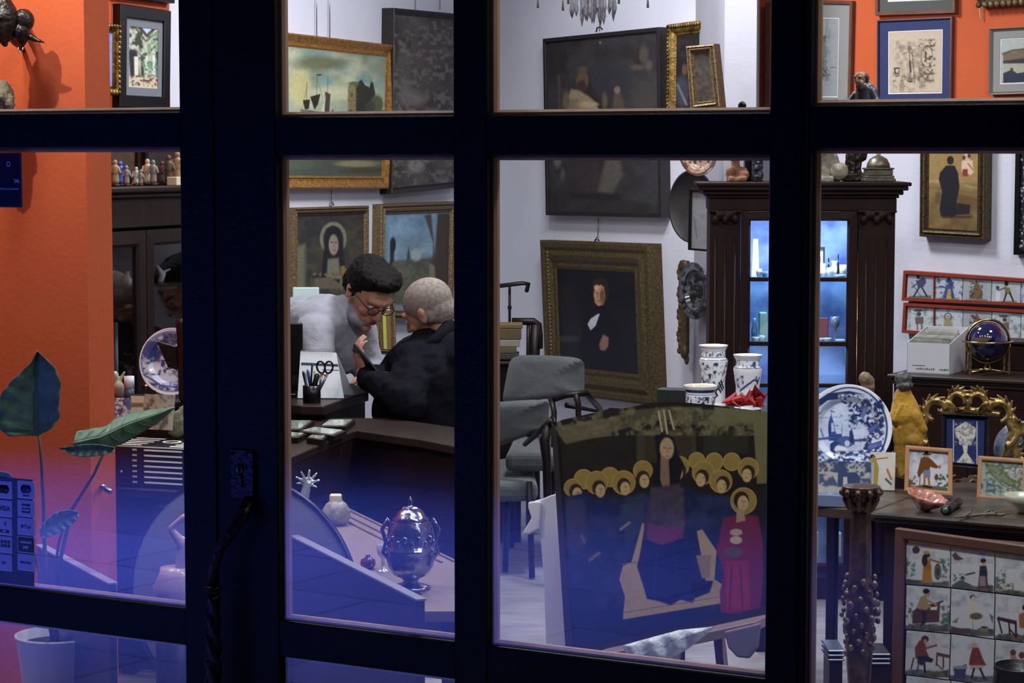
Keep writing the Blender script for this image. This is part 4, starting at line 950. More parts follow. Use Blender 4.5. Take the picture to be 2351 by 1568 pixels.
# ================================================================ people
SKIN = mat('skin', 'c08e74', .55, var=.15, scale=25, bump=.1); SKIN2 = mat('aged_skin', 'b98a76', .55, var=.2, scale=30, bump=.12)
SWT = mat('pale_grey_jumper', '9a9aa4', .9, var=.08, scale=40, bump=.25, bscale=120, sheen=.3); NAV = mat('navy_coat', '0c0d16', .9, var=.3, scale=20, bump=.25, bscale=40, spec=.15)
HAIRD = mat('dark_hair', '120d0b', .75, spec=.2, bump=.6, bscale=160, stretch=(1, 1, .3)); HAIRW = mat('short_white_hair', '9c8f86', .95, var=.35, scale=70, bump=.5, bscale=300)
TROU = mat('dark_trousers', '1a1b22', .85, bump=.2)
def head(root, c, fwd, up, s, skin, ears=True, beard=None):
    """head about 0.23 m tall for s=1; c = centre between the ears, fwd = where the face points, up = crown"""
    f = Vector(fwd).normalized(); u = Vector(up); u = (u - f * u.dot(f)).normalized(); r = f.cross(u)
    M = Matrix((( r.x, -f.x, u.x, c[0]), (r.y, -f.y, u.y, c[1]), (r.z, -f.z, u.z, c[2]), (0, 0, 0, 1))) @ Matrix.Scale(s, 4)
    mb = MB(M)      # local: x right, -y face, z up
    mb.ell((0, .01, .035), (.074, .095, .085), nu=24, nv=16).ell((0, -.03, .01), (.064, .062, .08), nu=20, nv=14).ell((0, -.035, -.055), (.05, .05, .045), nu=20, nv=12)
    mb.ell((0, -.075, -.095), (.022, .016, .017)).ell((.034, -.062, -.02), (.024, .02, .022)).ell((-.034, -.062, -.02), (.024, .02, .022))
    mb.cap((.012, -.088, .032), .012, (.045, -.074, .034), .012, 10).cap((-.012, -.088, .032), .012, (-.045, -.074, .034), .012, 10)
    mb.cap((0, -.088, .02), .009, (0, -.112, -.022), .0125, 10).ell((.012, -.1, -.026), (.009, .009, .008)).ell((-.012, -.1, -.026), (.009, .009, .008))
    mb.cap((-.018, -.088, -.053), .0065, (.018, -.088, -.053), .0065, 10).cap((-.014, -.086, -.067), .007, (.014, -.086, -.067), .007, 10)
    for sx in (1, -1):
        mb.ell((sx * .078, .012, .0), (.008, .018, .03), nu=14, nv=10).ell((sx * .082, .02, .012), (.008, .014, .02), nu=12, nv=8)
    mb.cap((0, .02, -.06), .05, (0, .045, -.15), .055, 16)
    mb.build('head', skin, root, mods=BL(.0042 * s, 2))
    eb = MB(M)
    for sx in (1, -1): eb.ell((sx * .031, -.079, .01), (.012, .009, .008), nu=14, nv=8)
    eb.build('eyes', mat('eye_white', 'cfc8c0', .2), root); ir = MB(M)
    for sx in (1, -1): ir.ell((sx * .031, -.0855, .008), (.0045, .003, .0045), nu=10, nv=6)
    ir.build('irises', BLACK, root)
    lipm = MB(M); lipm.cap((-.019, -.0945, -.060), .0022, (.019, -.0945, -.060), .0022, 8); lipm.build('mouth', mat('lips', '8a4a42', .5), root)
    return M
def hand(root, M, skin, curl, thumb, s=1.0, spread=.3, name='hand'):
    """local: wrist at origin, fingers along +z, palm normal -y, thumb toward +x"""
    mb = MB(M @ Matrix.Scale(s, 4)); mb.cap((0, 0, -.02), .024, (0, 0, .012), .026, 12); 
    mb.ell((0, 0, .045), (.038, .015, .045), nu=16, nv=10)
    L = [(.027, .07, .0095), (.009, .078, .0098), (-.010, .073, .0095), (-.027, .058, .0085)]
    for i, (x, l, r_) in enumerate(L):
        p = Vector((x, 0, .08)); a = 0; d0 = spread * x * 3; pr = r_
        for jn, fr in enumerate((.45, .32, .25)):
            a += curl[i] * (.8 if jn == 0 else 1)
            q_ = p + Vector((math.sin(d0), -math.sin(a), math.cos(a))).normalized() * l * fr; mb.cap(p, pr, q_, pr * .9, 10); p = q_; pr *= .9
    p = Vector((.028, -.004, .025)); 
    for v, r_ in zip(thumb, (.0125, .011, .0095)): q_ = p + Vector(v); mb.cap(p, r_, q_, r_ * .92, 10); p = q_
    return mb.build(name, skin, root, mods=BL(.0032, 1))
def framev(o, z, y):      # matrix with local z -> z, local -y -> palm normal y
    z = Vector(z).normalized(); n = Vector(y); n = (n - z * n.dot(z)).normalized(); yy = -n; x = yy.cross(z)
    return Matrix(((x.x, yy.x, z.x, o[0]), (x.y, yy.y, z.y, o[1]), (x.z, yy.z, z.z, o[2]), (0, 0, 0, 1)))
# --- person A, bending over the desk from the left
pA = thing('person', 'dark haired person with glasses in a pale grey jumper bending over the desk', 'person', (at(640, 900, 8.95).x, 9.0, 0))
Y = 9.1
hc = at(846, 676, 8.68)
Mh = head(pA, hc, (.42, -.62, -.62), (.33, -.30, .88), 1.02, SKIN)
mb = MB(Mh); mb.ell((0, .03, .05), (.086, .1, .088), nu=24, nv=16).ell((.0, -.03, .1), (.07, .06, .04), nu=18, nv=12).ell((0, .09, .0), (.066, .04, .07)).ell((.05, -.01, .09), (.04, .06, .04)).ell((-.05, -.01, .09), (.04, .06, .04)).ell((.066, .02, .02), (.022, .035, .04)).ell((-.066, .02, .02), (.022, .035, .04)).ell((.02, -.07, .115), (.045, .03, .022)); 
mb.build('hair', HAIRD, pA, mods=BL(.005, 1) + [('noise', .015, .012)])
gl = MB(Mh)
for sx in (1, -1): gl.tube([(sx * .033 + .024 * math.cos(t), -.104, .010 + .018 * math.sin(t)) for t in np.linspace(0, 2 * PI, 20)], .0017, 6)
gl.tube([(-.009, -.104, .014), (.009, -.104, .014)], .0016, 6).tube([(.057, -.104, .016), (.08, -.02, .018), (.084, .02, .01)], .0017, 6).tube([(-.057, -.104, .016), (-.08, -.02, .018), (-.084, .02, .01)], .0017, 6)
gl.build('glasses', BLACK, pA)
mb = MB()
sh = at(775, 735, 8.70)
mb.cap(at(620, 900, 9.02), .16, at(675, 800, 8.92), .165, 20).cap(at(675, 800, 8.92), .165, at(745, 755, 8.78), .135, 20).cap(at(745, 748, 8.78), .12, at(800, 712, 8.74), .062, 18)
mb.ell(tuple(at(735, 742, 8.72)), (.12, .12, .095)).ell(tuple(at(700, 745, 8.80)), (.14, .12, .11)).ell(tuple(at(785, 790, 8.80)), (.08, .11, .12))
mb.cap(at(722, 765, 8.62), .078, at(735, 880, 8.54), .058, 18).cap(at(735, 880, 8.54), .056, at(752, 906, 8.58), .045, 16)        # near arm down to the desk
mb.cap(at(820, 760, 8.80), .078, at(845, 850, 8.82), .062, 18).cap(at(845, 850, 8.82), .058, at(870, 880, 8.66), .043, 16)
mb.build('jumper', SWT, pA, mods=BL(.007, 3) + [('noise', .09, .02)])
mb = MB(); mb.tube([at(806, 690, 8.76), at(808, 710, 8.70), at(818, 728, 8.67), at(838, 742, 8.67)], [.026, .03, .03, .022], 12); mb.build('collar', SWT, pA)
mb = MB(); mb.cap(at(620, 905, 9.02), .15, (at(620, 905, 9.00).x - .08, 8.95, .72), .14).cap((at(620, 900, 9.00).x - .02, 8.97, .75), .1, (at(620, 900, 9.00).x - .05, 8.95, .12), .06).cap((at(620, 900, 9.00).x - .1, 8.85, .75), .1, (at(620, 900, 9.00).x - .12, 8.78, .12), .06)
mb.build('trousers', TROU, pA, mods=BL(.01, 3))
for dx, y in ((-.05, 8.95), (-.12, 8.78)):
    x = at(620, 900, 9.00).x + dx; MB().cap((x, y + .04, .05), .045, (x + .12, y - .06, .04), .036).build('shoe', BLACK, pA, mods=BL(.006, 1))
hand(pA, framev(at(752, 906, 8.56), (-.8, -.2, -.12), (0, 0, -1)), SKIN, (.15, .15, .18, .2), [(.02, -.004, .016), (.012, 0, .02), (.004, 0, .018)])
hand(pA, framev(at(872, 880, 8.62), (.3, -.8, -.2), (0, 0, -1)), SKIN, (.2, .2, .22, .25), [(-.0, -.004, .016), (.0, 0, .02), (.004, 0, .018)])
# --- person B, white haired, seated with a phone
pB = thing('person', 'white haired person in a navy coat seated with back turned and holding a phone', 'person', (at(1020, 900, 8.35).x, 8.35, 0))
hc = at(986, 717, 8.5)
Mh = head(pB, hc, (-.76, .48, -.44), (-.35, -.05, .93), 1.0, SKIN2)
mb = MB(Mh); mb.ell((0, .016, .04), (.080, .100, .086), nu=28, nv=18).ell((0, .045, .0), (.068, .062, .075)).ell((.056, .03, -.005), (.02, .03, .035)).ell((-.056, .03, -.005), (.02, .03, .035))
mb.build('hair', HAIRW, pB, mods=BL(.005, 3))
mb = MB()
mb.cap(at(1010, 1010, 8.42), .17, at(1020, 890, 8.45), .19, 22).cap(at(1020, 890, 8.45), .18, at(1000, 815, 8.5), .11, 20)
mb.cap(at(905, 940, 8.42), .085, at(985, 965, 8.42), .15, 18).cap(at(955, 830, 8.62), .1, at(1075, 830, 8.36), .095, 20).cap(at(985, 790, 8.5), .075, at(1000, 770, 8.52), .062, 16).ell(tuple(at(1045, 815, 8.44)), (.13, .11, .09))
mb.cap(at(955, 830, 8.42), .085, at(935, 925, 8.25), .07, 18).cap(at(935, 922, 8.25), .068, at(848, 868, 8.42), .047, 18)     # near arm
mb.cap(at(930, 830, 8.66), .075, at(890, 880, 8.72), .06, 16).cap(at(890, 880, 8.72), .055, at(862, 862, 8.62), .042, 16)
mb.build('coat', NAV, pB, mods=BL(.007, 3) + [('noise', .06, .018)])
mb = MB(); mb.tube([at(952, 790, 8.47), at(975, 800, 8.41), at(1005, 782, 8.4), at(1030, 752, 8.44), at(1036, 738, 8.5)], [.02, .026, .028, .028, .02], 12); mb.build('collar', NAV, pB)
x0 = at(1010, 1010, 8.42).x
mb = MB(); mb.cap((x0, 8.42, .5), .14, (x0 - .2, 8.46, .47), .1).cap((x0 - .03, 8.40, .5), .1, (x0 - .24, 8.40, .47), .075).cap((x0 - .24, 8.40, .47), .075, (x0 - .2, 8.40, .13), .05).cap((x0 - .2, 8.52, .5), .09, (x0 - .33, 8.5, .47), .075).cap((x0 - .33, 8.5, .47), .07, (x0 - .31, 8.46, .13), .05)
mb.build('trousers', TROU, pB, mods=BL(.01, 3))
for x, y in ((x0 - .2, 8.40), (x0 - .32, 8.50)): MB().cap((x + .04, y, .05), .042, (x - .14, y, .04), .034).build('shoe', BLACK, pB, mods=BL(.006, 1))
# phone hand
ph0 = at(812, 797, 8.43); ph1 = at(868, 862, 8.40)
hz = (at(822, 806, 8.45) - at(838, 862, 8.45))
hand(pB, framev(at(835, 864, 8.44), hz, (.75, .3, -.2)), SKIN2, (.42, .40, .42, .46), [(.012, -.014, .02), (.004, -.012, .022), (-.004, -.004, .018)], 1.0)
hand(pB, framev(at(884, 868, 8.60), (-.6, -.5, .1), (0, 0, -1)), SKIN2, (.25, .25, .28, .3), [(-.004, -.004, .016), (.006, 0, .02), (.004, 0, .018)])
ctr = (ph0 + ph1) / 2; ax = (ph0 - ph1).normalized(); nrm = Vector((-.55, -.35, -.65)); nrm = (nrm - ax * nrm.dot(ax)).normalized(); wd = ax.cross(nrm)
Mp = Matrix(((wd.x, nrm.x, ax.x, ctr.x), (wd.y, nrm.y, ax.y, ctr.y), (wd.z, nrm.z, ax.z, ctr.z), (0, 0, 0, 1)))
phn = thing('mobile_phone', 'dark mobile phone held up between the two people', 'phone', tuple(ctr))
MB(Mp).bbox(-.036, .036, -.0045, .0045, -.072, .072, .003).build('case', BLACK, phn); MB(Mp).box(-.033, .033, -.0052, -.0044, -.066, .066).build('screen', mat('dark_screen', '0a0c12', .1), phn)
# papers on the desk near the phone
pp = [atz(x, y, zD + .001) for x, y in ((872, 870), (912, 868), (892, 893), (856, 890))]
mb = MB().prism([(p.x, p.y) for p in pp], zD + .0005, zD + .006, axis='z'); tag(mb.build('paper_stack', wht), 'small stack of white paper on the desk behind the phone', 'paper')
mb = MB(); a = at(672, 660, 9.45); mb.bbox(a.x, a.x + 60 * S(9.45), 9.45, 9.47, a.z - .5, a.z, .003)
tag(mb.build('white_file', mat('pale_folder', 'c9dcd6', .6)), 'pale folder standing behind the bending person, under the nun portrait', 'folder')
# ---------------- foreground window display
BEN = mat('pinkish_bench_wood', '7a6862', .4, var=.15, scale=12, stretch=(1, .2, 1), spec=.5)
zB = .5
out3 = [(742, 1172), (802, 1166), (1062, 1292), (1062, 1402), (930, 1402), (700, 1240)]
P6 = [(atz(x, y, zB).x, atz(x, y, zB).y) for x, y in out3]
bn = thing('display_bench', 'low pinkish bench in the window carrying the silver urn', 'bench', (sum(p[0] for p in P6) / 6, sum(p[1] for p in P6) / 6, 0))
MB().prism(P6, zB - .03, zB, axis='z').build('bench_top', BEN, bn, mods=[('bev', .004)])
P7 = [(P6[i][0], P6[i][1]) for i in (1, 2)]; d = Vector((P7[1][0] - P7[0][0], P7[1][1] - P7[0][1], 0)); L = d.length; Md = MZ(Vector((*P7[0], 0)), math.degrees(math.atan2(d.y, d.x)))
mb = MB(Md)
for y in (-.012, -.05, -.085): mb.bbox(.02, L - .02, y - .009, y, zB, zB + .006, .002)
mb.build('moulding', BEN, bn)
cx, cy = sum(p[0] for p in P6) / 6, sum(p[1] for p in P6) / 6
for i in (0, 2, 3, 5):
    x = cx + (P6[i][0] - cx) * .85; y = cy + (P6[i][1] - cy) * .85; MB().bbox(x - .018, x + .018, y - .018, y + .018, 0, zB - .03, .003).build('leg', WOODD, bn)
# urn
u0 = atz(943, 1352, zB); k = S(u0.y); ur = thing('silver_urn', 'ornate tarnished silver urn with domed lid on the low bench', 'urn', tuple(u0)); Mu = Matrix.Translation(u0)
gad = lambda t, z: 1 + .05 * abs(math.sin(6 * t + z * 60))
MB(Mu).lathe([(.0001, 0), (44 * k, 0), (46 * k, 5 * k), (38 * k, 9 * k), (20 * k, 14 * k), (16 * k, 20 * k), (22 * k, 26 * k), (24 * k, 30 * k)], 48, mod=gad).build('foot', SILVER, ur)
MB(Mu).lathe([(22 * k, 26 * k), (38 * k, 34 * k), (50 * k, 52 * k), (56 * k, 78 * k), (55 * k, 86 * k), (58 * k, 90 * k), (58 * k, 96 * k), (54 * k, 98 * k), (54 * k, 120 * k), (49 * k, 145 * k), (40 * k, 160 * k), (38 * k, 163 * k)], 64, mod=lambda t, z: 1 + (.045 * abs(math.sin(5 * t + z * 25)) if z > 98 * k or z < 80 * k else 0)).build('body', SILVER, ur)
MB(Mu).lathe([(41 * k, 160 * k), (42 * k, 165 * k), (36 * k, 170 * k), (30 * k, 182 * k), (16 * k, 192 * k), (5 * k, 195 * k), (4 * k, 200 * k), (7 * k, 205 * k), (3 * k, 210 * k), (.5 * k, 218 * k)], 48).build('lid', SILVER, ur)
for sx in (-1, 1):
    MB(Mu).tube([(sx * 50 * k, 0, 70 * k), (sx * 64 * k, 0, 85 * k), (sx * 58 * k, 0, 110 * k), (sx * 66 * k, 0, 140 * k), (sx * 52 * k, 0, 165 * k), (sx * 44 * k, 0, 150 * k)], [5 * k, 5 * k, 4 * k, 5 * k, 4 * k, 3 * k], 10).build('handle', SILVER, ur)
sp = MB(Mu)
for i in range(9): a = -1.2 + i * .3 + .1; sp.ell((54 * k * math.sin(a), -54 * k * math.cos(a), (112 + 10 * (i % 2)) * k), (7 * k, 4 * k, 9 * k), nu=10, nv=6)
sp.build('relief_ornament', SILVER, ur)
# small silver dish and things round the urn
cgl = panemat('clear_glassware', (.86, .88, .93))
p = atz(880, 1312, zB); tag(MB(Matrix.Translation(p)).lathe([(.0001, 0), (.02, 0), (.018, .004), (.006, .01), (.005, .035), (.016, .05), (.02, .075), (.018, .075), (.014, .052), (.0001, .045)], 24).build('cut_glass', mat('cut_glassware', 'c9cfe0', .08, metal=.6)), 'small sparkling glass left of the silver urn', 'glass')
p = atz(903, 1372, zB); p.x -= .0; tag(MB(Matrix.Translation(atz(925, 1372, zB))).lathe([(.0001, 0), (.03, 0), (.05, .008), (.048, .009), (.02, .003), (.0001, .003)], 28).build('silver_dish', SILVER), 'little silver dish in front of the urn', 'dish')
p = atz(845, 1306, zB); tag(MB(Matrix.Translation(p)).lathe([(.0001, 0), (.014, 0), (.022, .012), (.02, .026), (.008, .032), (.006, .04), (.0001, .042)], 20).build('red_glass_bottle', mat('dark_red_glass', '4a1420', .08, spec=.8, coat=.6)), 'little dark red glass bottle beside the grey disc', 'bottle')
# white ornamental pot with cream lid
p = atz(772, 1205, zB); k = S(p.y)
pot = thing('rustic_pot', 'pale rough ceramic pot with a cream cap on the bench, left of the urn', 'pot', tuple(p)); Mq = Matrix.Translation(p)
MB(Mq).lathe([(.0001, 0), (22 * k, 0), (30 * k, 12 * k), (33 * k, 32 * k), (24 * k, 48 * k), (16 * k, 56 * k), (.0001, 58 * k)], 30).build('body', mat('mottled_pot', '9c948c', .5, var=.5, scale=50, bump=.5), pot, mods=[('noise', .012, .008)])
mb = MB(Mq).bbox(-15 * k, 13 * k, -10 * k, 10 * k, 54 * k, 72 * k, 3 * k); mb.build('cap', IVORY, pot)
# white coral like thing on the left
p = at(706, 1110, 6.9)
mb = MB()
for i in range(9): a = i * .7; mb.cap(p, .006, p + Vector((.035 * math.cos(a), .01 * math.sin(a * 2), .03 * math.sin(a) + .01)), .0035, 8)
mb.cap(p + Vector((-.0, 0, 0)), .01, Vector((p.x - .02, p.y, p.z - .08)), .02).cap(Vector((p.x - .02, p.y, p.z - .08)), .02, Vector((p.x - .04, p.y, .52)), .02)
cb = thing('glass_candle_holder', 'silvery branching candle holder near the left stile of the door pane', 'candle holder', (p.x - .04, p.y, .5))
mb.build('branches', mat('cut_glassware', 'c9cfe0'), cb, mods=BL(.003, 1))
MB().lathe([(.0001, 0), (.05, 0), (.05, .02), (.02, .03), (.0001, .03)], 24, M=Matrix.Translation((p.x - .04, p.y, .5))).build('base', SILVER, cb)
pd_ = thing('pedestal_table', 'small dark pedestal under the branching candle holder', 'table', (p.x - .04, p.y, 0))
MB(Matrix.Translation((p.x - .04, p.y, 0))).lathe([(.0001, 0), (.1, 0), (.1, .02), (.02, .05), (.02, .47), (.11, .48), (.11, .5), (.0001, .5)], 28).build('column', WOODD, pd_)
# large grey disc: tilted round table top
cD = at(557, 1368, 6.2); rD = 283 * S(6.2)
tt = thing('tilt_top_table', 'large round grey table top tilted up on edge behind the door stile', 'table', (cD.x, cD.y + .1, 0))
Mt2 = MZ(cD, -29, -3) @ Matrix.Scale(1.14, 4, (1, 0, 0)) @ Matrix.Rotation(R(90), 4, 'X')
MB(Mt2).lathe([(.0001, -.010), (rD - .012, -.010), (rD - .004, -.006), (rD, 0), (rD - .004, .006), (rD - .012, .008), (.0001, .008)], 96).build('table_top', mat('grey_blue_painted_top', '84848f', .6, var=.1, scale=6, spec=.3), tt)
mb = MB(Mt2)
mb.lathe([(rD - .006, -.006), (rD + .002, -.004), (rD + .002, .01), (rD - .006, .01)], 96, cap=False); mb.build('rim', BLACK, tt)
mb = MB().tube([(cD.x, cD.y + .14, .05), (cD.x, cD.y + .12, cD.z)], [.03, .02], 12); mb.build('pedestal', WOODD, tt)
mb = MB()
for a in (0, 2.1, 4.2): mb.tube([(cD.x, cD.y + .14, .1), (cD.x + .14 * math.cos(a), cD.y + .14 + .12 * math.sin(a), .05), (cD.x + .22 * math.cos(a), cD.y + .14 + .16 * math.sin(a), .0151)], [.016, .014, .013], 8)
mb.build('tripod_foot', WOODD, tt)
# long dark ledge board running from the left bay toward the camera
BLU = mat('dark_blue_board', '14151f', .5, var=.15, scale=10)
def ledge(name, label, a, b, z, hgt, t=.02, m=BLU):
    A = atz(*a, z); B = atz(*b, z); d = B - A; L = d.length; Ml = MZ(Vector((A.x, A.y, 0)), math.degrees(math.atan2(d.y, d.x)))
    rt = thing(name, label, 'board', Ml @ Vector((L / 2, t / 2, 0)))
    MB(Ml).bbox(0, L, 0, t, 0, z - .006, .002).build('panel', m, rt); MB(Ml).bbox(-.002, L + .002, -.003, t + .003, z - .006, z, .001).build('top_edge', mat('pale_edge', '7f7c8c', .4), rt)
ledge('window_ledge_board', 'low dark panel with pale top edge running diagonally behind the door pane', (668, 1229), (957, 1375), .64, .4)
ledge('planter_screen', 'low dark panel with pale top edge in front of the plant', (84, 1250), (250, 1338), .57, .4)
# pinkish vessel at the right edge of left bay
p = at(400, 1388, 6.0)
mb = MB(); 
rt = thing('pink_jug', 'pale pink rounded jug behind the lower right corner of the left pane', 'jug', (p.x, p.y, 0))
mb.lathe([(.0001, 0), (.05, 0), (.05, p.z - .02), (.0001, p.z - .02)], 24, M=Matrix.Translation((p.x, p.y, 0))); mb.build('stand', WOODD, rt)
PNK = mat('pink_glaze', 'b79a9c', .3, coat=.3)
MB(Matrix.Translation((p.x + .01, p.y, p.z - .02))).lathe([(.0001, 0), (.04, 0), (.06, .03), (.065, .07), (.05, .1), (.045, .12), (.0001, .12)], 28).build('body', PNK, rt)
mb = MB(); mb.cap(at(392, 1215, 6.0), .008, at(428, 1260, 6.0), .02).cap(at(392, 1212, 6.0), .008, at(422, 1188, 6.0), .01).cap(at(426, 1250, 6.0), .02, at(425, 1320, 6.0), .03); mb.build('spout', PNK, rt, mods=BL(.004, 2))
# ================================================================ third bay
nB = Vector((-.848, -.53, 0))
MONK = [('f', '2c2a2b'), ('b', 70, .5, '343338', .3), ('b', 16, .6, '343230', .15), ('b', 30, .55, '272423', .2), ('e', 1400, 190, 50, 45, '2c2c30', 25), ('e', 1480, 230, 30, 40, '3b3835', 20), ('l', [(1283, 175), (1285, 250)], 6, '47392f', 4),
 ('p', [(1322, 175), (1338, 162), (1352, 172), (1360, 200), (1375, 225), (1390, 245), (1385, 262), (1300, 262), (1310, 225), (1325, 205)], '2b2320', 6), ('e', 1337, 184, 14, 20, '554638', 5), ('e', 1338, 160, 10, 8, '4d4138', 4),
 ('p', [(1312, 205), (1330, 208), (1352, 222), (1370, 238), (1372, 258), (1300, 262), (1303, 225)], '82735a', 6), ('e', 1336, 195, 10, 12, '3a2c24', 4), ('e', 1318, 240, 14, 14, '6d6150', 6), ('e', 1350, 240, 22, 7, '94856a', 4), ('l', [(1320, 255), (1372, 250)], 4, '9b8d72', 3), ('e', 1300, 235, 8, 24, '5d5141', 6),
 ('e', 1417, 207, 7, 9, '6d6055', 4), ('p', [(1410, 215), (1428, 215), (1436, 258), (1405, 260)], '4a3f38', 5), ('e', 1388, 232, 6, 18, '554a40', 5), ('e', 1470, 130, 18, 20, '2c2622', 6), ('e', 1478, 125, 10, 20, '45403a', 6), ('e', 1490, 150, 8, 12, '4c4640', 5), ('e', 1465, 155, 18, 6, '47423c', 5), ('e', 1378, 98, 3, 2, '6d6d72', 1),
 ('p', [(1390, 370), (1420, 350), (1430, 400), (1405, 445), (1372, 440), (1380, 410)], '4d4a44', 10), ('e', 1280, 365, 9, 20, '5b564e', 6), ('e', 1292, 400, 5, 14, '4d4841', 5), ('p', [(1315, 380), (1375, 370), (1370, 440), (1320, 430)], '312b2c', 10), ('l', [(1315, 450), (1420, 452)], 14, '231f20', 8), ('n', 5, .2)]
r, M, q = picture('friar_painting', 'large dark unframed looking canvas of a seated bearded friar, centre of the back wall', 'painting',
 [(1247, 89), (1513, 62), (1519, 500), (1254, 494)], Vector((*Pc[:2], 0)), YB, .018, DKW, MONK, 'flat', .05, gain=1.25)
bw = lambda px, py, off=.01: onpl(px, py, Vector((*Pc[:2], 0)) + nB * off, nB)
MB().tube([bw(1380, -80), bw(1376, 72)], .0015, 6).build('hanging_wire', STEEL, r)
MB().tube([bw(1369, 73, .04), bw(1371, 64, .045), bw(1378, 62, .045), bw(1383, 68, .04)], .0035, 8).build('hook', DKW, r)
GENT = [('f', '15151b'), ('b', 40, .5, '101015', .3), ('p', [(1290, 640), (1320, 660), (1340, 760), (1340, 850), (1290, 850)], '1d1a1e', 14), ('e', 1300, 690, 14, 30, '231d22', 10), ('e', 1305, 778, 26, 8, '33323a', 6), ('e', 1310, 830, 30, 14, '1d1f2a', 8),
 ('p', [(1358, 662), (1362, 645), (1378, 636), (1394, 643), (1399, 662), (1396, 688), (1388, 692), (1368, 680)], '2b1e17', 3), ('p', [(1367, 659), (1380, 654), (1386, 659), (1389, 680), (1384, 700), (1374, 703), (1366, 695), (1363, 675)], 'b98b6c', 3), ('e', 1383, 680, 6, 18, '7a5442', 4), ('l', [(1368, 672), (1373, 673)], 2, '4a2f26', 1), ('l', [(1378, 673), (1385, 674)], 2, '4a2f26', 1), ('l', [(1374, 674), (1371, 685)], 2, '8b5d48', 1), ('l', [(1370, 691), (1377, 691)], 1.6, '7c3c34', 1), ('e', 1370, 660, 6, 6, 'cf9f80', 3),
 ('p', [(1362, 706), (1390, 702), (1402, 715), (1425, 745), (1432, 800), (1425, 850), (1335, 850), (1330, 790), (1345, 735)], '0e0f19', 5), ('p', [(1363, 705), (1388, 700), (1385, 712), (1366, 716)], '0b0b10', 3), ('p', [(1371, 722), (1377, 720), (1367, 748), (1356, 758), (1349, 745), (1356, 732)], 'c3c4cc', 2), ('p', [(1385, 768), (1397, 775), (1396, 795), (1388, 805), (1378, 803), (1376, 790)], '8c6b5e', 4), ('l', [(1340, 770), (1375, 800)], 5, '10111c', 4), ('n', 5, .15)]
r, M, q = picture('gentleman_portrait', 'portrait of a dark coated gentleman in a wide dull gilt frame on the back wall', 'painting',
 [(1238, 551), (1489, 560), (1503, 932), (1252, 900)], Vector((*Pc[:2], 0)) + nB * .0, YB, .13, GOLDD, GENT, 'gilt', .07, gain=1.1)
mb = MB(M)
a, b = bil(q, .085, .08), bil(q, .085, .88)
for i in range(34):
    t = i / 33; mb.ell((a[0] + (b[0] - a[0]) * t, -.006, a[1] + (b[1] - a[1]) * t), (.008, .006, .009), nu=8, nv=5)
mb.build('beading', GOLDO, r)
MB().tube([bw(1374, 500), bw(1372, 552)], .0018, 6).build('hanging_wire', STEEL, r); MB().tube([bw(1366, 553, .03), bw(1370, 546, .04), bw(1376, 553, .03)], .004, 8).build('hook', STEEL, r)
# pictures around the pillar (right end of back wall)
KING = [('f', '1d1a1a'), ('b', 14, .55, '2c2625', .2, 1550, 90, 1600, 250), ('e', 1565, 210, 16, 34, '3a3a45', 8), ('e', 1572, 160, 6, 12, '5c4334', 4), ('l', [(1556, 195), (1576, 240)], 5, '6a6a76', 3), ('n', 4, .3)]
picture('gold_framed_painting', 'painting in a bright fluted gold frame at the right end of the back wall', 'painting',
 [(1533, 56), (1640, 42), (1638, 330), (1530, 325)], bw(1560, 350), YB, .055, GOLD, KING, 'gilt', .04, gain=1.0, orn=bumps(.012, .008, GOLD))
picture('small_leaning_picture', 'small dark picture in a thick worn gold frame tilted before the pillar', 'picture',
 [(1574, 106), (1640, 100), (1655, 247), (1585, 256)], Vector((.84, 9.0, 0)), -30, .032, GOLDO, [('f', '24211c'), ('b', 8, .5, '3b352c', .2), ('n', 4, .3)], 'gilt', .05, gain=1.1)
plq = [('f', '8b6f5e'), ('e', 1601, 355, 44, 52, '7a6052', 2), ('e', 1601, 355, 38, 45, 'a58a78', 2), ('b', 9, .55, 'c9aa98', .15, 1566, 330, 1636, 398), ('b', 6, .6, '5d4338', .12, 1560, 330, 1640, 400), ('o', 1601, 355, 38, 45, 3, '4f382f'), ('n', 4, .2)]
plate('lustre_dish', 'brownish oval lustre dish hanging above the dark round tray', 1601, 350, 54, 9.15, plq, lean=6, yaw=-35, gain=.75, rim='7a6052', stand=False, rx=.93)
tray = at(1592, 474, 9.32)
rt = thing('round_tray', 'big dark round tray hanging beside the friar painting, half hidden', 'tray', (tray.x, tray.y, tray.z - 82 * S(9.3)))
Mr = MZ(tray, -55) @ Matrix.Rotation(R(90), 4, 'X'); rr_ = 84 * S(9.3)
MB(Mr).lathe([(.0001, 0), (rr_ * .93, 0), (rr_ * .95, .008), (rr_, .010), (rr_ * 1.0, .004), (rr_ * .9, -.006), (.0001, -.006)], 64).build('tray_body', mat('dark_tin', '2e2a2a', .5, var=.5, scale=12, spec=.4), rt)
picture('grey_framed_print', 'plain grey print in a thin black frame between tray and display cabinet', 'picture',
 [(1583, 433), (1660, 441), (1660, 580), (1580, 574)], Vector((at(1600, 500, 9.0).x, 9.05, 0)), -38, .008, BLACK, [('f', '77777a'), ('b', 16, .5, '67676b', .3), ('l', [(1594, 500), (1600, 545)], 1.5, '3b3b3e', 2), ('n', 5, .12)], 'flat', .02, gain=1.1)
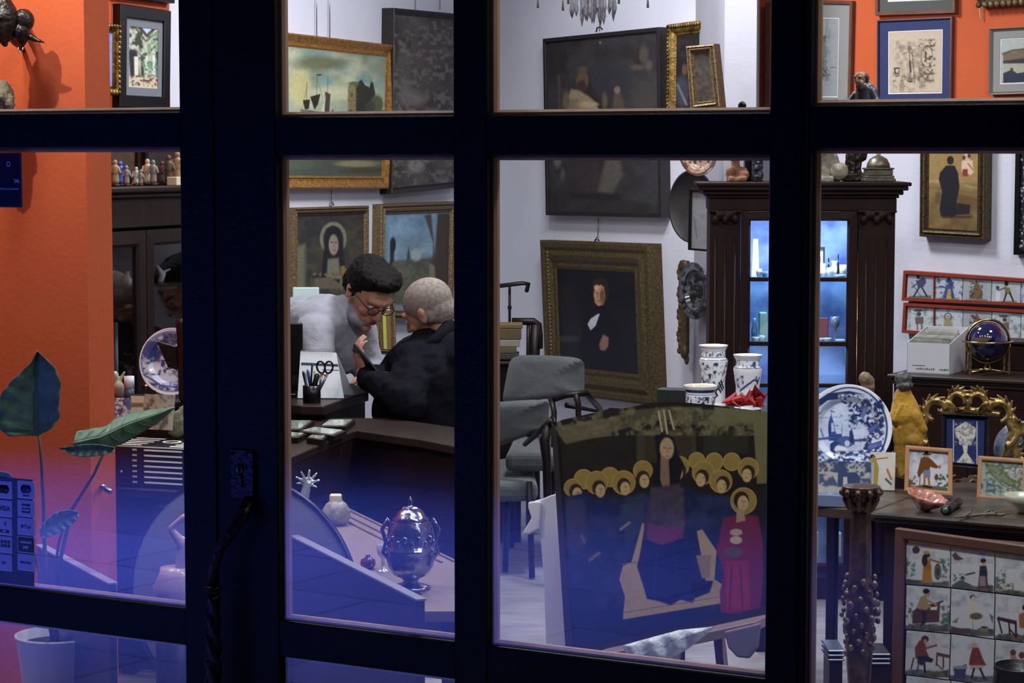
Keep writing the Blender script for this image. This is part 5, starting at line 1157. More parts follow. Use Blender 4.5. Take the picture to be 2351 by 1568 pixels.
# carved gilt panel and the relief plate
mb = MB(MZ(at(1572, 812, 9.88), -58)); k = S(9.88)
mb.bbox(-16 * k, 12 * k, -.012, .012, 0, 215 * k, .004)
for i in range(16): mb.ell(((-14 + 4 * math.sin(i * 1.7)) * k, -.01, (6 + i * 13) * k), (7 * k, 5 * k, 8 * k), nu=10, nv=6)
mb.ell((0, -.01, 205 * k), (16 * k, 6 * k, 12 * k)).ell((4 * k, -.01, 4 * k), (12 * k, 6 * k, 16 * k)).ell((8 * k, -.0, -12 * k), (7 * k, 5 * k, 14 * k))
tag(mb.build('carved_gilt_panel', GOLDD, mods=BL(.004, 1)), 'narrow carved old gilt panel hanging behind the patterned dark plate', 'carving')
rel = [('f', '54545a'), ('e', 1594, 668, 33, 62, '66666c', 2), ('b', 10, .5, '1c1c20', .08, 1555, 600, 1635, 740), ('o', 1594, 668, 36, 66, 2, '4d4d52'), ('o', 1594, 668, 24, 46, 2.5, '2a2a2e'), ('n', 4, .25)]
plate('dark_patterned_plate', 'grey and black patterned plate hanging edge-turned beside the cabinet', 1592, 668, 66, 9.66, rel, lean=2, yaw=-64, gain=.8, rim='2a2a2e', stand=False, rx=1.02)
# chandelier
ch0 = at(1362, -90, 9.0)
cdl = thing('chandelier', 'crystal chandelier with hanging prisms at the top edge above the friar painting', 'chandelier', tuple(ch0))
CRY = mat('cloudy_crystal', '8a8890', .12, metal=.4, var=.5, scale=60)
k = S(9.0); Mc2 = Matrix.Translation(ch0)
MB(Mc2).lathe([(.0001, -85 * k), (10 * k, -80 * k), (6 * k, -60 * k), (18 * k, -40 * k), (8 * k, 0), (12 * k, 60 * k), (.0001, 80 * k)], 20).build('stem', BRASS, cdl)
mb = MB(Mc2)
mb.tube([(48 * k * math.cos(t), 48 * k * math.sin(t), -50 * k) for t in np.linspace(0, 2 * PI, 40)], 3 * k, 8).tube([(28 * k * math.cos(t), 28 * k * math.sin(t), 40 * k) for t in np.linspace(0, 2 * PI, 30)], 3 * k, 8)
mb.build('ring', BRASS, cdl)
def drop(x, y, z, L):
    return MB(Mc2).lathe([(.0001, z), (2.2 * k, z - .08 * L), (3.5 * k, z - .3 * L), (2.6 * k, z - .55 * L), (4.2 * k, z - .8 * L), (.0001, z - L)], 6, M=Matrix.Translation((x, y, 0)))
random.seed(8)
for i in range(18):
    a = i * 2 * PI / 18; drop(50 * k * math.cos(a), 50 * k * math.sin(a), -52 * k, random.uniform(66, 86) * k).build('prism_drop', CRY, cdl)
for i in range(10):
    a = i * 2 * PI / 10 + .2; drop(26 * k * math.cos(a), 26 * k * math.sin(a), -60 * k, (84 + random.uniform(-8, 6)) * k).build('prism_drop', CRY, cdl)
for i, (dx, dy) in enumerate(((-1.9, .35), (1.9, .2), (.8, -1.9), (-.9, -1.8), (-1.0, 1.9))):
    P = [(dx * 10 * k, dy * 10 * k, 0), (dx * 35 * k, dy * 35 * k, -30 * k), (dx * 58 * k, dy * 58 * k, 10 * k), (dx * 66 * k, dy * 66 * k, 60 * k)]
    MB(Mc2).tube(P, 3 * k, 8).build('arm', BRASS, cdl)
    MB(Mc2).tube([(dx * 66 * k, dy * 66 * k, z * k) for z in (60, 20, -70, -105)], [.8 * k, .8 * k, .8 * k, 3 * k], 6).build('pendant', CRY, cdl)
MB(Mc2).tube([(0, 0, 70 * k), (0, 0, HC - ch0.z)], .004, 8).build('chain', BRASS, cdl)
# ---- stair rails, books
rl = thing('stair_rail', 'thin dark stair handrail with a turned baluster on the white wall', 'railing', tuple(at(1165, 735, 10.4)))
mb = MB().tube([at(1100, 662, 10.4), at(1200, 650, 10.35), at(1213, 652, 10.35), at(1209, 668, 10.38)], .010, 10); mb.build('handrail', WOODD, rl)
for px in (1170, 1112): MB().tube([at(px, 655, 10.4), at(px, 700, 10.4), at(px, 706, 10.4), at(px, 712, 10.4), at(px, 1050, 10.4)], [.006, .006, .010, .006, .007], 10).build('baluster', WOODD, rl)
r2 = thing('chair_arm_rail', 'dark wooden rail post with curved top beside the books', 'railing', (at(1225, 830, 9.9).x, 9.9, 0))
mb = MB().tube([at(1175, 738, 9.9), at(1225, 738, 9.9), at(1235, 745, 9.9), at(1237, 770, 9.9), at(1236, 800, 9.9)], [.016, .016, .017, .018, .02], 12).tube([at(1230, 745, 9.9), at(1226, 830, 9.9), (at(1230, 830, 9.9).x, 9.9, .02)], [.022, .024, .02], 12); mb.build('post', WOODD, r2)
MB().tube([at(1213, 742, 9.9), at(1212, 830, 9.9), (at(1212, 830, 9.9).x, 9.9, .02)], .008, 10).build('baluster', WOODD, r2)
zsd = at(1170, 830, 9.7).z
sd = thing('sideboard', 'dark piece of furniture carrying the stacked boxes beside the stair rail', 'sideboard', (at(1120, 900, 9.85).x, 9.85, 0))
xa, xb = at(1085, 900, 9.8).x, at(1196, 900, 9.8).x
MB().bbox(xa, xb, 9.7, 9.86, 0, zsd - .015, .004).build('body', WOODD, sd); MB().bbox(xa - .01, xb + .01, 9.68, 9.87, zsd - .015, zsd, .004).build('top', WOODD, sd)
for (x0, x1, y0, y1, c_, lb) in ((1090, 1192, 826, 812, '3c3228', 'dark book at the bottom of the stack by the stair rail'), (1090, 1186, 812, 797, '57503a', 'olive book second from the bottom of the stack by the rail'), (1090, 1194, 797, 780, '8a8674', 'pale book in the middle of the stack by the rail'), (1090, 1197, 780, 755, '5a4a2e', 'brown box near the top of the stack by the rail'), (1090, 1200, 755, 744, '6e5836', 'tan box lid topping the stack by the stair rail')):
    A = at(x0, y0, 9.72); B = at(x1, y1, 9.72); A.z = max(A.z, zsd)
    tag(MB().bbox(A.x, B.x, 9.72, 9.84, A.z + .0005, B.z, .003).build('stacked_book' if y1 > 790 else 'stacked_box', mat('cover_' + c_, c_, .7, var=.2, scale=30)), lb, 'book' if y1 > 790 else 'box')
# ---- chairs
def armchair(label, backq, Yb, seat, Ys, loc, legs, arms):
    root = thing('upholstered_chair', label, 'chair', loc)
    # back: rounded pad spanned by pixel corners
    n = 14; vs = []; fs = []
    for side, off in ((0, 0), (1, 1)):
        for i in range(n + 1):
            for j in range(n + 1):
                u = i / n; v = j / n
                x, y = bil(backq, u, v); cu = (abs(2 * u - 1) ** 4 + abs(2 * v - 1) ** 4)
                # round corners
                uu = 2 * u - 1; vv = 2 * v - 1; e = max(abs(uu), abs(vv)); rr = (abs(uu) ** 7 + abs(vv) ** 7) ** (1 / 7) if e > 0 else 1
                f = e / rr if rr > 0 else 1
                x, y = bil(backq, (uu * f + 1) / 2, (vv * f + 1) / 2)
                D = Yb[0] * (1 - u) + Yb[1] * u
                bow = .05 * (1 - (2 * u - 1) ** 2)
                th = .03 * max(0, 1 - e ** 8) ** .5
                p = at(x, y, D); p.y += bow + (th if side else -th); vs.append(tuple(p))
    m_ = (n + 1) * (n + 1)
    for i in range(n):
        for j in range(n):
            a = i * (n + 1) + j; fs.append((a, a + 1, a + n + 2, a + n + 1)); fs.append((m_ + a, m_ + a + n + 1, m_ + a + n + 2, m_ + a + 1))
    MB().add(vs, fs, True).build('backrest', GREY, root)
    if seat:
        P = [atz(x, y, seat[0]) for x, y in seat[1]]; mb = MB().prism([(p.x, p.y) for p in P], seat[0] - .075, seat[0], axis='z')
        o = mb.build('seat', GREY, root, mods=[('bev', .025)])
    for L in legs: MB().tube([tuple(v) for v in L[0]], L[1], 10).build('leg', WOODD, root)
    for L in arms: MB().tube([tuple(v) for v in L[0]], L[1], 10).build('arm', WOODD, root)
    return root
fl = lambda px, Y: Vector((at(px, 700, Y).x, Y, .005))
armchair('farther grey upholstered chair, its back turned to the gentleman portrait', [(1172, 815), (1342, 822), (1342, 908), (1150, 932)], (9.55, 9.2), (.47, [(1160, 1040), (1320, 1040), (1300, 1005), (1180, 1000)]), 9.3, tuple(fl(1250, 9.3)),
 [([at(1265, 915, 9.25), at(1272, 945, 9.22), fl(1268, 9.2)], [.013, .012, .009]), ([at(1322, 905, 9.2), at(1328, 930, 9.2), fl(1330, 9.15)], [.013, .012, .009]), ([at(1180, 990, 9.5), fl(1175, 9.55)], .011), ([at(1300, 930, 9.5), at(1375, 945, 9.6), fl(1385, 9.62)], [.012, .012, .009])],
 [([at(1268, 918, 9.25), at(1300, 907, 9.2), at(1345, 902, 9.2), at(1378, 940, 9.55)], [.012, .013, .013, .012])])
armchair('nearer grey upholstered chair with dark wooden arm, left of the easel', [(1040, 935), (1262, 916), (1258, 985), (1060, 1062)], (9.1, 8.8), (.37, [(1090, 1112), (1235, 1108), (1225, 1062), (1190, 1045), (1095, 1060)]), 8.3, tuple(fl(1180, 8.9)),
 [([at(1262, 970, 8.72), at(1250, 1010, 8.7), at(1255, 1060, 8.7), fl(1262, 8.7)], [.015, .021, .017, .012]), ([at(1165, 1110, 8.95), fl(1160, 9.0)], .012), ([at(1215, 1105, 8.9), fl(1222, 8.85)], .012), ([at(1110, 1110, 9.0), fl(1105, 9.0)], .012)],
 [([at(1205, 1020, 8.95), at(1245, 985, 8.75), at(1268, 964, 8.7), at(1270, 975, 8.7)], [.010, .013, .016, .014])])
armchair('grey upholstered chair under the white haired person, mostly behind the mullion', [(1075, 900), (1112, 900), (1112, 1060), (1080, 1060)], (8.6, 8.3), (.50, [(990, 1098), (1116, 1094), (1112, 1058), (1004, 1062)]), 8.0, tuple(fl(1060, 8.4)),
 [([at(1005, 1110, 8.3), fl(1003, 8.3)], .012), ([at(1100, 1110, 8.3), fl(1102, 8.3)], .012), ([at(1015, 1090, 8.6), fl(1015, 8.6)], .012), ([at(1095, 1090, 8.6), fl(1096, 8.6)], .012)], [])
# ---- haloed panel painting on an easel shelf
halo = lambda x, y, r_, c='8d7438': [('e', x, y, r_, r_ * 1.02, c, 2), ('o', x, y, r_ * .97, r_, 2, 'a58a4c', 1.5)]
hd = lambda x, y, s_, f='9c7d5a', h_='2a1d14', d=1: [('e', x, y, 14 * s_, 16 * s_, h_, 2), ('e', x + 3 * d * s_, y + 6 * s_, 10 * s_, 14 * s_, f, 2), ('l', [(x - 0 * s_, y + 2 * s_), (x + 3 * s_, y + 2 * s_)], 1.3, '3b281c', 1), ('l', [(x + 5 * s_, y + 2 * s_), (x + 8 * s_, y + 2 * s_)], 1.3, '3b281c', 1), ('l', [(x + 2 * d * s_, y + 11 * s_), (x + 6 * d * s_, y + 11 * s_)], 1.2, '6d3328', 1), ('l', [(x + 4 * s_, y + 3 * s_), (x + 4.5 * s_, y + 8 * s_)], 1, '6d503c', 1)]
AP = [('f', '1c1913'), ('b', 40, .55, '24211a', .3),
 ('p', [(1270, 980), (1520, 940), (1760, 940), (1760, 990), (1600, 975), (1510, 960), (1380, 1000), (1300, 1020)], '57523b', 4), ('p', [(1420, 945), (1560, 932), (1640, 950), (1600, 975), (1510, 958), (1430, 980)], '48452f', 4), ('p', [(1290, 990), (1400, 975), (1405, 1000), (1295, 1015)], '5c573f', 4), ('p', [(1640, 935), (1765, 945), (1765, 1110), (1738, 1110), (1730, 970), (1640, 970)], '68663f', 3), ('p', [(1462, 985), (1595, 985), (1600, 1060), (1462, 1060)], '3c3a28', 5), ('p', [(1480, 1000), (1500, 985), (1560, 985), (1590, 1005), (1590, 1060), (1480, 1060)], '35301f', 6), ('p', [(1615, 980), (1715, 975), (1718, 1040), (1615, 1045)], '2a2a1e', 4), ('b', 12, .6, '6a6648', .15, 1280, 935, 1755, 1000),
 ('l', [(1512, 945), (1520, 990)], 4, 'a39a72', 1), ('l', [(1524, 942), (1532, 995)], 4, 'a39a72', 1), ('l', [(1536, 942), (1547, 985)], 4, 'a39a72', 1)]
for (x, y, r_) in ((1340, 1100, 22), (1400, 1095, 22), (1476, 1080, 22), (1600, 1058, 19), (1640, 1060, 20), (1680, 1060, 20), (1560, 1070, 22), (1315, 1120, 20), (1370, 1108, 26), (1718, 1075, 24), (1615, 1085, 26), (1432, 1108, 27), (1655, 1105, 26)):
    AP += halo(x, y, r_, '8b753c')
for (x, y, d) in ((1375, 1120, 1), (1432, 1115, 1), (1476, 1098, 1), (1322, 1128, 1), (1560, 1080, -1), (1612, 1095, -1), (1718, 1085, -1), (1660, 1110, -1)): AP += hd(x, y, 1.1, 'b39a6a', '33241a', d)
AP += [('p', [(1300, 1140), (1345, 1130), (1380, 1150), (1440, 1145), (1480, 1130), (1560, 1110), (1600, 1130), (1660, 1140), (1700, 1150), (1700, 1300), (1660, 1420), (1320, 1480), (1305, 1300)], '16223c', 6), ('p', [(1300, 1145), (1340, 1150), (1350, 1240), (1320, 1280), (1302, 1260)], '3a3342', 10), ('p', [(1425, 1160), (1478, 1130), (1480, 1200), (1440, 1260)], '2e3a48', 8), ('b', 26, .58, '2c3352', .2, 1300, 1140, 1700, 1400, 10), ('l', [(1425, 1215), (1445, 1200)], 6, '7e7568', 3), ('l', [(1355, 1285), (1375, 1270)], 7, '6d6470', 4), ('l', [(1335, 1230), (1342, 1245)], 6, '5f5868', 4),
 ('p', [(1430, 1300), (1450, 1290), (1475, 1200), (1480, 1205), (1465, 1300), (1480, 1350), (1590, 1385), (1620, 1330), (1600, 1220), (1612, 1215), (1645, 1265), (1640, 1330), (1672, 1350), (1655, 1385), (1430, 1422), (1435, 1370), (1422, 1330)], 'a58e62', 2), ('l', [(1430, 1407), (1655, 1370)], 2, '77633f', 1), ('l', [(1428, 1295), (1465, 1290)], 2, '7c6844', 1), ('p', [(1598, 1275), (1632, 1275), (1630, 1325), (1612, 1328)], '8b764c', 2),
 ('p', [(1502, 1000), (1520, 995), (1548, 1005), (1556, 1040), (1570, 1065), (1560, 1110), (1555, 1140), (1510, 1140), (1500, 1110), (1508, 1050)], '17151c', 3), ('e', 1531, 1030, 16, 25, 'a88c68', 3), ('l', [(1523, 1028), (1529, 1028)], 1.6, '3b281c', 1), ('l', [(1535, 1029), (1541, 1029)], 1.6, '3b281c', 1), ('l', [(1532, 1030), (1533, 1040)], 1.2, '6d503c', 1), ('l', [(1529, 1047), (1536, 1047)], 1.5, '6d3328', 1), ('p', [(1517, 1045), (1535, 1055), (1538, 1120), (1524, 1130), (1516, 1100)], '7f6850', 3),
 ('p', [(1495, 1120), (1560, 1110), (1575, 1200), (1560, 1240), (1500, 1250), (1478, 1210)], '3d3540', 6), ('p', [(1488, 1200), (1530, 1212), (1572, 1195), (1566, 1235), (1520, 1252), (1486, 1238)], '6a3556', 5), ('b', 14, .55, '4c4450', .3, 1495, 1120, 1570, 1210),
 ('p', [(1478, 1238), (1520, 1252), (1570, 1235), (1590, 1280), (1605, 1330), (1636, 1335), (1630, 1360), (1600, 1372), (1560, 1378), (1540, 1390), (1510, 1380), (1485, 1375), (1475, 1340), (1462, 1300)], '121c44', 3), ('p', [(1590, 1335), (1638, 1333), (1632, 1352), (1600, 1372), (1585, 1360)], '0c1228', 3), ('l', [(1510, 1260), (1500, 1360)], 4, '1c2a5c', 3), ('l', [(1545, 1255), (1560, 1365)], 4, '1a2654', 3),
 ('p', [(1660, 1190), (1700, 1180), (1740, 1185), (1752, 1250), (1752, 1330), (1745, 1400), (1720, 1418), (1655, 1405), (1652, 1360), (1662, 1320), (1655, 1290), (1645, 1270)], '6b2233', 3), ('p', [(1665, 1290), (1718, 1285), (1722, 1400), (1668, 1405)], '8a2b38', 4), ('l', [(1680, 1300), (1675, 1400)], 4, '5a1a2a', 2), ('l', [(1700, 1300), (1705, 1400)], 4, '5d1c2c', 2), ('e', 1690, 1222, 14, 8, 'a89478', 2), ('e', 1690, 1240, 14, 9, 'b09c80', 2), ('e', 1684, 1268, 20, 12, '554a44', 4)]
AP += halo(1707, 1150, 30, '8b753c') + hd(1702, 1148, 1.25, 'b3976c', '2b1e14', 1) + [('p', [(1692, 1168), (1706, 1170), (1712, 1195), (1690, 1200)], '9c8260', 3), ('n', 4, .12), ('n', 30, .1)]
Ye = 6.15
Me = MZ(at(1302, 1512, Ye), -31, -9)
ez = thing('altar_panel_painting', 'large panel painting of haloed figures round a blue robed woman, standing on the easel', 'painting', tuple(at(1520, 1512, 6.0)))
qa = plquad([(1268, 972), (1790, 930), (1790, 1403), (1302, 1512)], Me)
tp = plquad([(1268, 975), (1290, 964), (1370, 946), (1400, 936), (1430, 938), (1500, 924), (1560, 923), (1640, 930), (1700, 938), (1790, 950)], Me)
PANEL = attrmat('varnished_panel', .38, .45, .15, .1)
slab('painted_panel', qa, 0, .022, Me, AP, PANEL, ez, 1.05, 1.4, top=tp)
mb = MB(Me); qx = [(a + d_[0], b + d_[1]) for (a, b), d_ in zip(qa, ((0, 0), (0, 0), (0, 0), (0, 0)))]
mb.prism([qa[0], (qa[0][0] + .018, qa[0][1] - .02), (qa[3][0] + .018, qa[3][1] + .02), qa[3]], -.006, .0); mb.prism([qa[3], (qa[3][0] + .018, qa[3][1] + .02), (qa[2][0], qa[2][1] + .02), qa[2]], -.006, 0)
mb.build('frame_edge', mat('dark_frame_edge', '23211e', .5), ez)
# shelf board of the easel, legs, white boards
Mf = Me @ Matrix.Identity(4)
a3, b3 = qa[3], qa[2]
es = thing('easel', 'wooden easel with a pinkish tan shelf board holding the panel painting', 'easel', tuple(fl(1540, 6.1)))
TAN = mat('tan_easel_wood', '8d7a74', .5, var=.2, scale=16, stretch=(.2, 1, 1))
A = at(1352, 1506, 6.0); B = at(1738, 1424, 5.78); d = B - A; Lb = d.length; yw = math.degrees(math.atan2(d.y, d.x)); sl = math.degrees(math.asin(d.z / Lb))
Mb = MZ(A, yw) @ Matrix.Rotation(R(-sl), 4, 'Y')
MB(Mb).bbox(0, Lb, -.02, .10, -.026, 0, .003).build('shelf_board', TAN, es)
for (p, q_, r_) in ((at(1560, 1470, 6.08), fl(1450, 6.0), .016), (at(1650, 1450, 5.95), fl(1700, 5.75), .016), (at(1540, 1000, 6.45), fl(1560, 6.8), .014)):
    MB().tube([tuple(p), tuple(q_)], r_, 4).build('leg', TAN, es)
MB().tube([at(1540, 985, 6.42), at(1560, 1475, 6.22)], .013, 4).build('mast', TAN, es)
fo = MB(MZ(at(1236, 1508, 6.45), -31, -4)); hh = 372 * S(6.45)
WB = mat('white_wrapping', 'd0cfdc', .6, var=.05)
wbd = thing('wrapped_board', 'white foam wrapped board standing behind the panel painting', 'board', tuple(fl(1270, 6.45)))
xw = at(1340, 1500, 6.4).x
mbq = MB(); Pq = [(1278, 1133), (1226, 1150), (1225, 1200), (1236, 1232), (1244, 1340), (1250, 1520), (1245, 1700)]
PR = [at(x, y, 6.5) for x, y in Pq]; 
Mw = MZ(at(1245, 1500, 6.5), -31); Iw = Mw.inverted()
pl2 = plquad([(1290, 1130), (1262, 1138), (1243, 1146), (1225, 1150), (1228, 1190), (1240, 1235), (1248, 1340), (1256, 1600), (1262, 1725), (1400, 1725), (1400, 1140)], Mw)
MB(Mw).prism(pl2, 0, .02).build('board', WB, wbd, mods=[('bev', .004)])
pc = plquad([(1228, 1150), (1216, 1152), (1216, 1164), (1224, 1188), (1202, 1224), (1218, 1227), (1240, 1215), (1242, 1180), (1245, 1150)], Mw)
mb = MB(Mw); mb.prism(pc, -.012, -.002); mb.build('cloth_corner', mat('white_cloth', 'd9d9e4', .8), wbd, mods=[('bev', .005)])
# plastic wrap at the foot
wr = [(1428, 1482), (1500, 1462), (1560, 1446), (1642, 1438), (1620, 1458), (1580, 1490), (1510, 1526), (1440, 1522), (1440, 1505)]
Mz = MZ(at(1500, 1500, 5.72), yw, -6)
n_ = plquad(wr, Mz); mb = MB(Mz); cxx = sum(a for a, b in n_) / len(n_); czz = sum(b for a, b in n_) / len(n_)
vs = []; fs = []; K = 10; N = 72
ring = []
for i in range(N):
    t = i / N * len(n_); a = int(t); f = t - a; p, q_ = n_[a % len(n_)], n_[(a + 1) % len(n_)]; ring.append((p[0] + (q_[0] - p[0]) * f, p[1] + (q_[1] - p[1]) * f))
for sd_ in (0, 1):
    for j in range(1, K + 1):
        for i in range(N):
            f = j / K; x = cxx + (ring[i][0] - cxx) * f; z = czz + (ring[i][1] - czz) * f
            vs.append((x, (-.012 * (1 - f ** 4) - .006 * math.sin(x * 90 + z * 60) * (1 - f ** 6) if sd_ == 0 else .006 * (1 - f)), z))
for sd_ in (0, 1):
    b0 = sd_ * K * N
    for j in range(K - 1):
        for i in range(N): fs.append((b0 + j * N + i, b0 + j * N + (i + 1) % N, b0 + (j + 1) * N + (i + 1) % N, b0 + (j + 1) * N + i))
    fs.append([b0 + i for i in range(N)])
mb.add(vs, fs, True); tag(mb.build('plastic_wrap', mat('white_plastic_wrap', 'd5dde0', .3, bump=.5, bscale=60, spec=.7)), 'crumpled white plastic wrap hanging at the foot of the panel painting', 'plastic wrap')
# shield shaped fretwork under the shelf
sh_ = [(1650, 1452), (1735, 1432), (1728, 1490), (1708, 1515), (1680, 1512), (1660, 1490)]
mb = MB(Mz); mb.prism(plquad(sh_, Mz), .03, .045); mb.build('shield_plaque', mat('grey_plaque', '6f6a7a', .5), es, mods=[('bev', .006)])
# ---- apothecary jars behind the panel
zj = at(1640, 945, 7.3).z
tj = thing('jar_table', 'dark table behind the panel painting carrying the pharmacy jars', 'table', tuple(fl(1660, 7.4)))
x0, x1 = at(1525, 940, 7.3).x, at(1800, 940, 7.3).x
MB().bbox(x0, x1, 7.12, 7.6, zj - .03, zj, .004).build('table_top', WOODD, tj)
for x in (x0 + .02, x1 - .06):
    for y in (7.15, 7.54): MB().bbox(x, x + .04, y, y + .04, 0, zj - .03, .003).build('leg', WOODD, tj)
def jar(name, label, cx, ytop, ybot, rpx, Y, prof, L, txt=None, catg='jar', group=None, tpos=None):
    k = S(Y); c = at(cx, ybot, Y); 
    root = thing(name, label, catg, (c.x, c.y, zj), group); H = at(cx, ytop, Y).z - zj
    n = 140; zs = []; P = []; pr = np.array(prof); ny = 90
    tt_ = np.linspace(0, 1, ny); rr = np.interp(tt_, pr[:, 1], pr[:, 0]) * rpx * k
    V = []; X = []; Yp = []
    for i in range(ny):
        for j in range(n):
            a = 2 * PI * j / n - PI; V.append((c.x + rr[i] * math.sin(a), c.y - rr[i] * math.cos(a), zj + tt_[i] * H)); X.append(a * rpx * k / k); Yp.append((1 - tt_[i]) * H / k)
    fs = [(i * n + j, i * n + (j + 1) % n, (i + 1) * n + (j + 1) % n, (i + 1) * n + j) for i in range(ny - 1) for j in range(n)]
    nb = len(V); ri = rr[-1] * .93
    inner = [(ri, H), (rr[-6] * .88, H * .95), (rr[-18] * .85, H * .82)]
    for (r_, z) in inner:
        for j in range(n): a = 2 * PI * j / n - PI; V.append((c.x + r_ * math.sin(a), c.y - r_ * math.cos(a), zj + z)); X.append(0); Yp.append(0)
    for i in range(ny - 1, ny + 2):
        for j in range(n): fs.append((i * n + j, i * n + (j + 1) % n, (i + 1) * n + (j + 1) % n, (i + 1) * n + j))
    fs.append([(ny + 2) * n + j for j in range(n)]); fs.append(list(range(n))[::-1])
    p = Paint(np.array(X), np.array(Yp), 1.25); p.run(L); p.c[nb:] = hexc('cfc3a2', 1.1); p.c[nb:nb + n] = hexc('e4dfd0', 1.1)
    me = bpy.data.meshes.new('jar_body'); me.from_pydata(V, [], fs); me.polygons.foreach_set('use_smooth', [True] * len(fs)); me.update(); setpaint(me, p.c)
    mesh_obj('jar_body', me, GLAZE, root)
    if txt:
        s_, size, x0_, z0_, ang = txt; Rj = (np.interp(.35, pr[:, 1], pr[:, 0]) * rpx * k) + .0012
        ca, sa = math.cos(R(ang)), math.sin(R(ang))
        def wrap(v):
            x = (v.x * ca - v.z * sa) + x0_ * k; z = (v.x * sa + v.z * ca); a = x / Rj
            tf = min(1, max(0, ((z0_ * k + z)) / H)); Rr = float(np.interp(tf, pr[:, 1], pr[:, 0])) * rpx * k + .0012
            return Vector((Rr * math.sin(a), -Rr * math.cos(a) + v.y * .2, z + z0_ * k))
        textmesh(s_, size * k, Matrix.Translation((c.x, c.y, zj)), 'lettering', mat('dark_ink', '1a2236', .4), root, wrap=wrap, bold=.0012, shear=.25)
    return root
ALB = [(.85, 0), (.95, .02), (.84, .08), (.80, .4), (.97, .72), (.98, .76), (.82, .80), (.80, .9), (.97, .985), (1, 1)]
J1 = [('f', 'dcdde0'), ('b', 6, .52, '26324f', .1, -200, 38, 200, 150, 4), ('b', 12, .62, 'dfe0e4', .1, -200, 40, 200, 200), ('l', [(-200, 33), (200, 33)], 2, '3a4664'), ('l', [(-200, 27), (200, 27)], 1.5, '56617c'), ('b', 5, .6, '2f3c5c', .1, -200, 14, 200, 26, 3),
 ('p', [(-60, 100), (60, 42), (60, 190), (-60, 190)], 'e2e3e6', 2), ('l', [(-25, 110), (10, 100), (45, 70)], 3, '2c3a5c', 1), ('l', [(-200, 5), (200, 5)], 2, '7a8398')]
J1 = [x for x in J1 if x[0] != 'p'] ; J1.insert(-2, ('p', [(-22, 112), (8, 100), (40, 74), (60, 74), (60, 190), (-30, 190)], 'e2e3e6', 2))
jar('pharmacy_jar', 'tallest blue and white pharmacy jar behind the panel painting, covered in small flowers', 1637, 792, 935, 34, 7.45, ALB, J1, ('arill', 30, 6, 38, 42))
J2 = [('f', 'd6dae2'), ('b', 6, .58, '2f3e62', .1, -200, 12, 200, 30, 3), ('l', [(-200, 30), (200, 30)], 2.5, '3a4a6c'), ('l', [(-200, 36), (200, 36)], 8, 'eeeade'), ('l', [(-26, 82), (14, 56), (26, 60)], 5, '34466e', 1.5), ('b', 8, .6, '34466e', .1, -60, 46, -14, 80, 3), ('l', [(-24, 86), (-24, 120)], 2.5, '3a4a6c'), ('l', [(20, 50), (26, 66), (32, 52)], 5, '2a3c64', 2)]
jar('pharmacy_jar', 'blue and white pharmacy jar with slanted lettering beside the red paper, chipped rim', 1716, 814, 930, 34, 7.35, ALB, J2, ('arra', 32, -2, 34, 38))
J3 = [('f', 'd8dbe4'), ('l', [(-200, 12), (200, 12)], 7, '25304e'), ('l', [(-200, 20), (200, 20)], 2, '59627c'), ('b', 6, .52, '1f2a44', .1, -200, 24, 200, 46, 3)]
jar('small_drug_pot', 'short wide blue and white drug pot in front of the tallest jar', 1608, 884, 938, 39, 7.22, [(.8, 0), (.84, .25), (.88, .6), (.86, .75), (.9, .82), (1, .97), (1, 1)], J3)
mb = MB(MZ(at(1550, 937, 7.55), -20)); k = S(7.55); mb.bbox(-40 * k, 40 * k, -.02, .03, 0, 34 * k, .004); tag(mb.build('dark_green_box', mat('dark_green_leatherette', '1e241f', .5)), 'dark greenish box lying left of the short drug pot', 'box').location.z = zj
# red crumpled paper
REDP = mat('red_paper', 'a51f1c', .6, var=.3, scale=30, bump=.3); random.seed(3)
mb = MB(); 
tri = [((1655, 925), (1690, 900), (1700, 932)), ((1690, 932), (1700, 905), (1730, 915)), ((1700, 932), (1722, 893), (1736, 930)), ((1715, 930), (1734, 882), (1752, 915)), ((1728, 935), (1740, 905), (1756, 935)), ((1736, 925), (1733, 884), (1757, 910)), ((1665, 930), (1680, 915), (1700, 935)), ((1745, 938), (1735, 915), (1765, 900)), ((1680, 918), (1705, 902), (1715, 925))]
for i, t in enumerate(tri):
    P = [at(x, y, 7.18 + .03 * ((i * 7 + j * 3) % 4)) for j, (x, y) in enumerate(t)]; nrm = Vector((0, .004, .001)); c = sum(P, Vector()) / 3 + Vector((0, -.012, .004))
    vs = P + [c] + [p + nrm for p in P]; mb.add([tuple(v) for v in vs], [(0, 1, 3), (1, 2, 3), (2, 0, 3), (4, 6, 5), (0, 4, 5, 1), (1, 5, 6, 2), (2, 6, 4, 0)])
tag(mb.build('red_paper_flower', REDP), 'crumpled red paper flower in front of the lettered jar', 'paper flower')
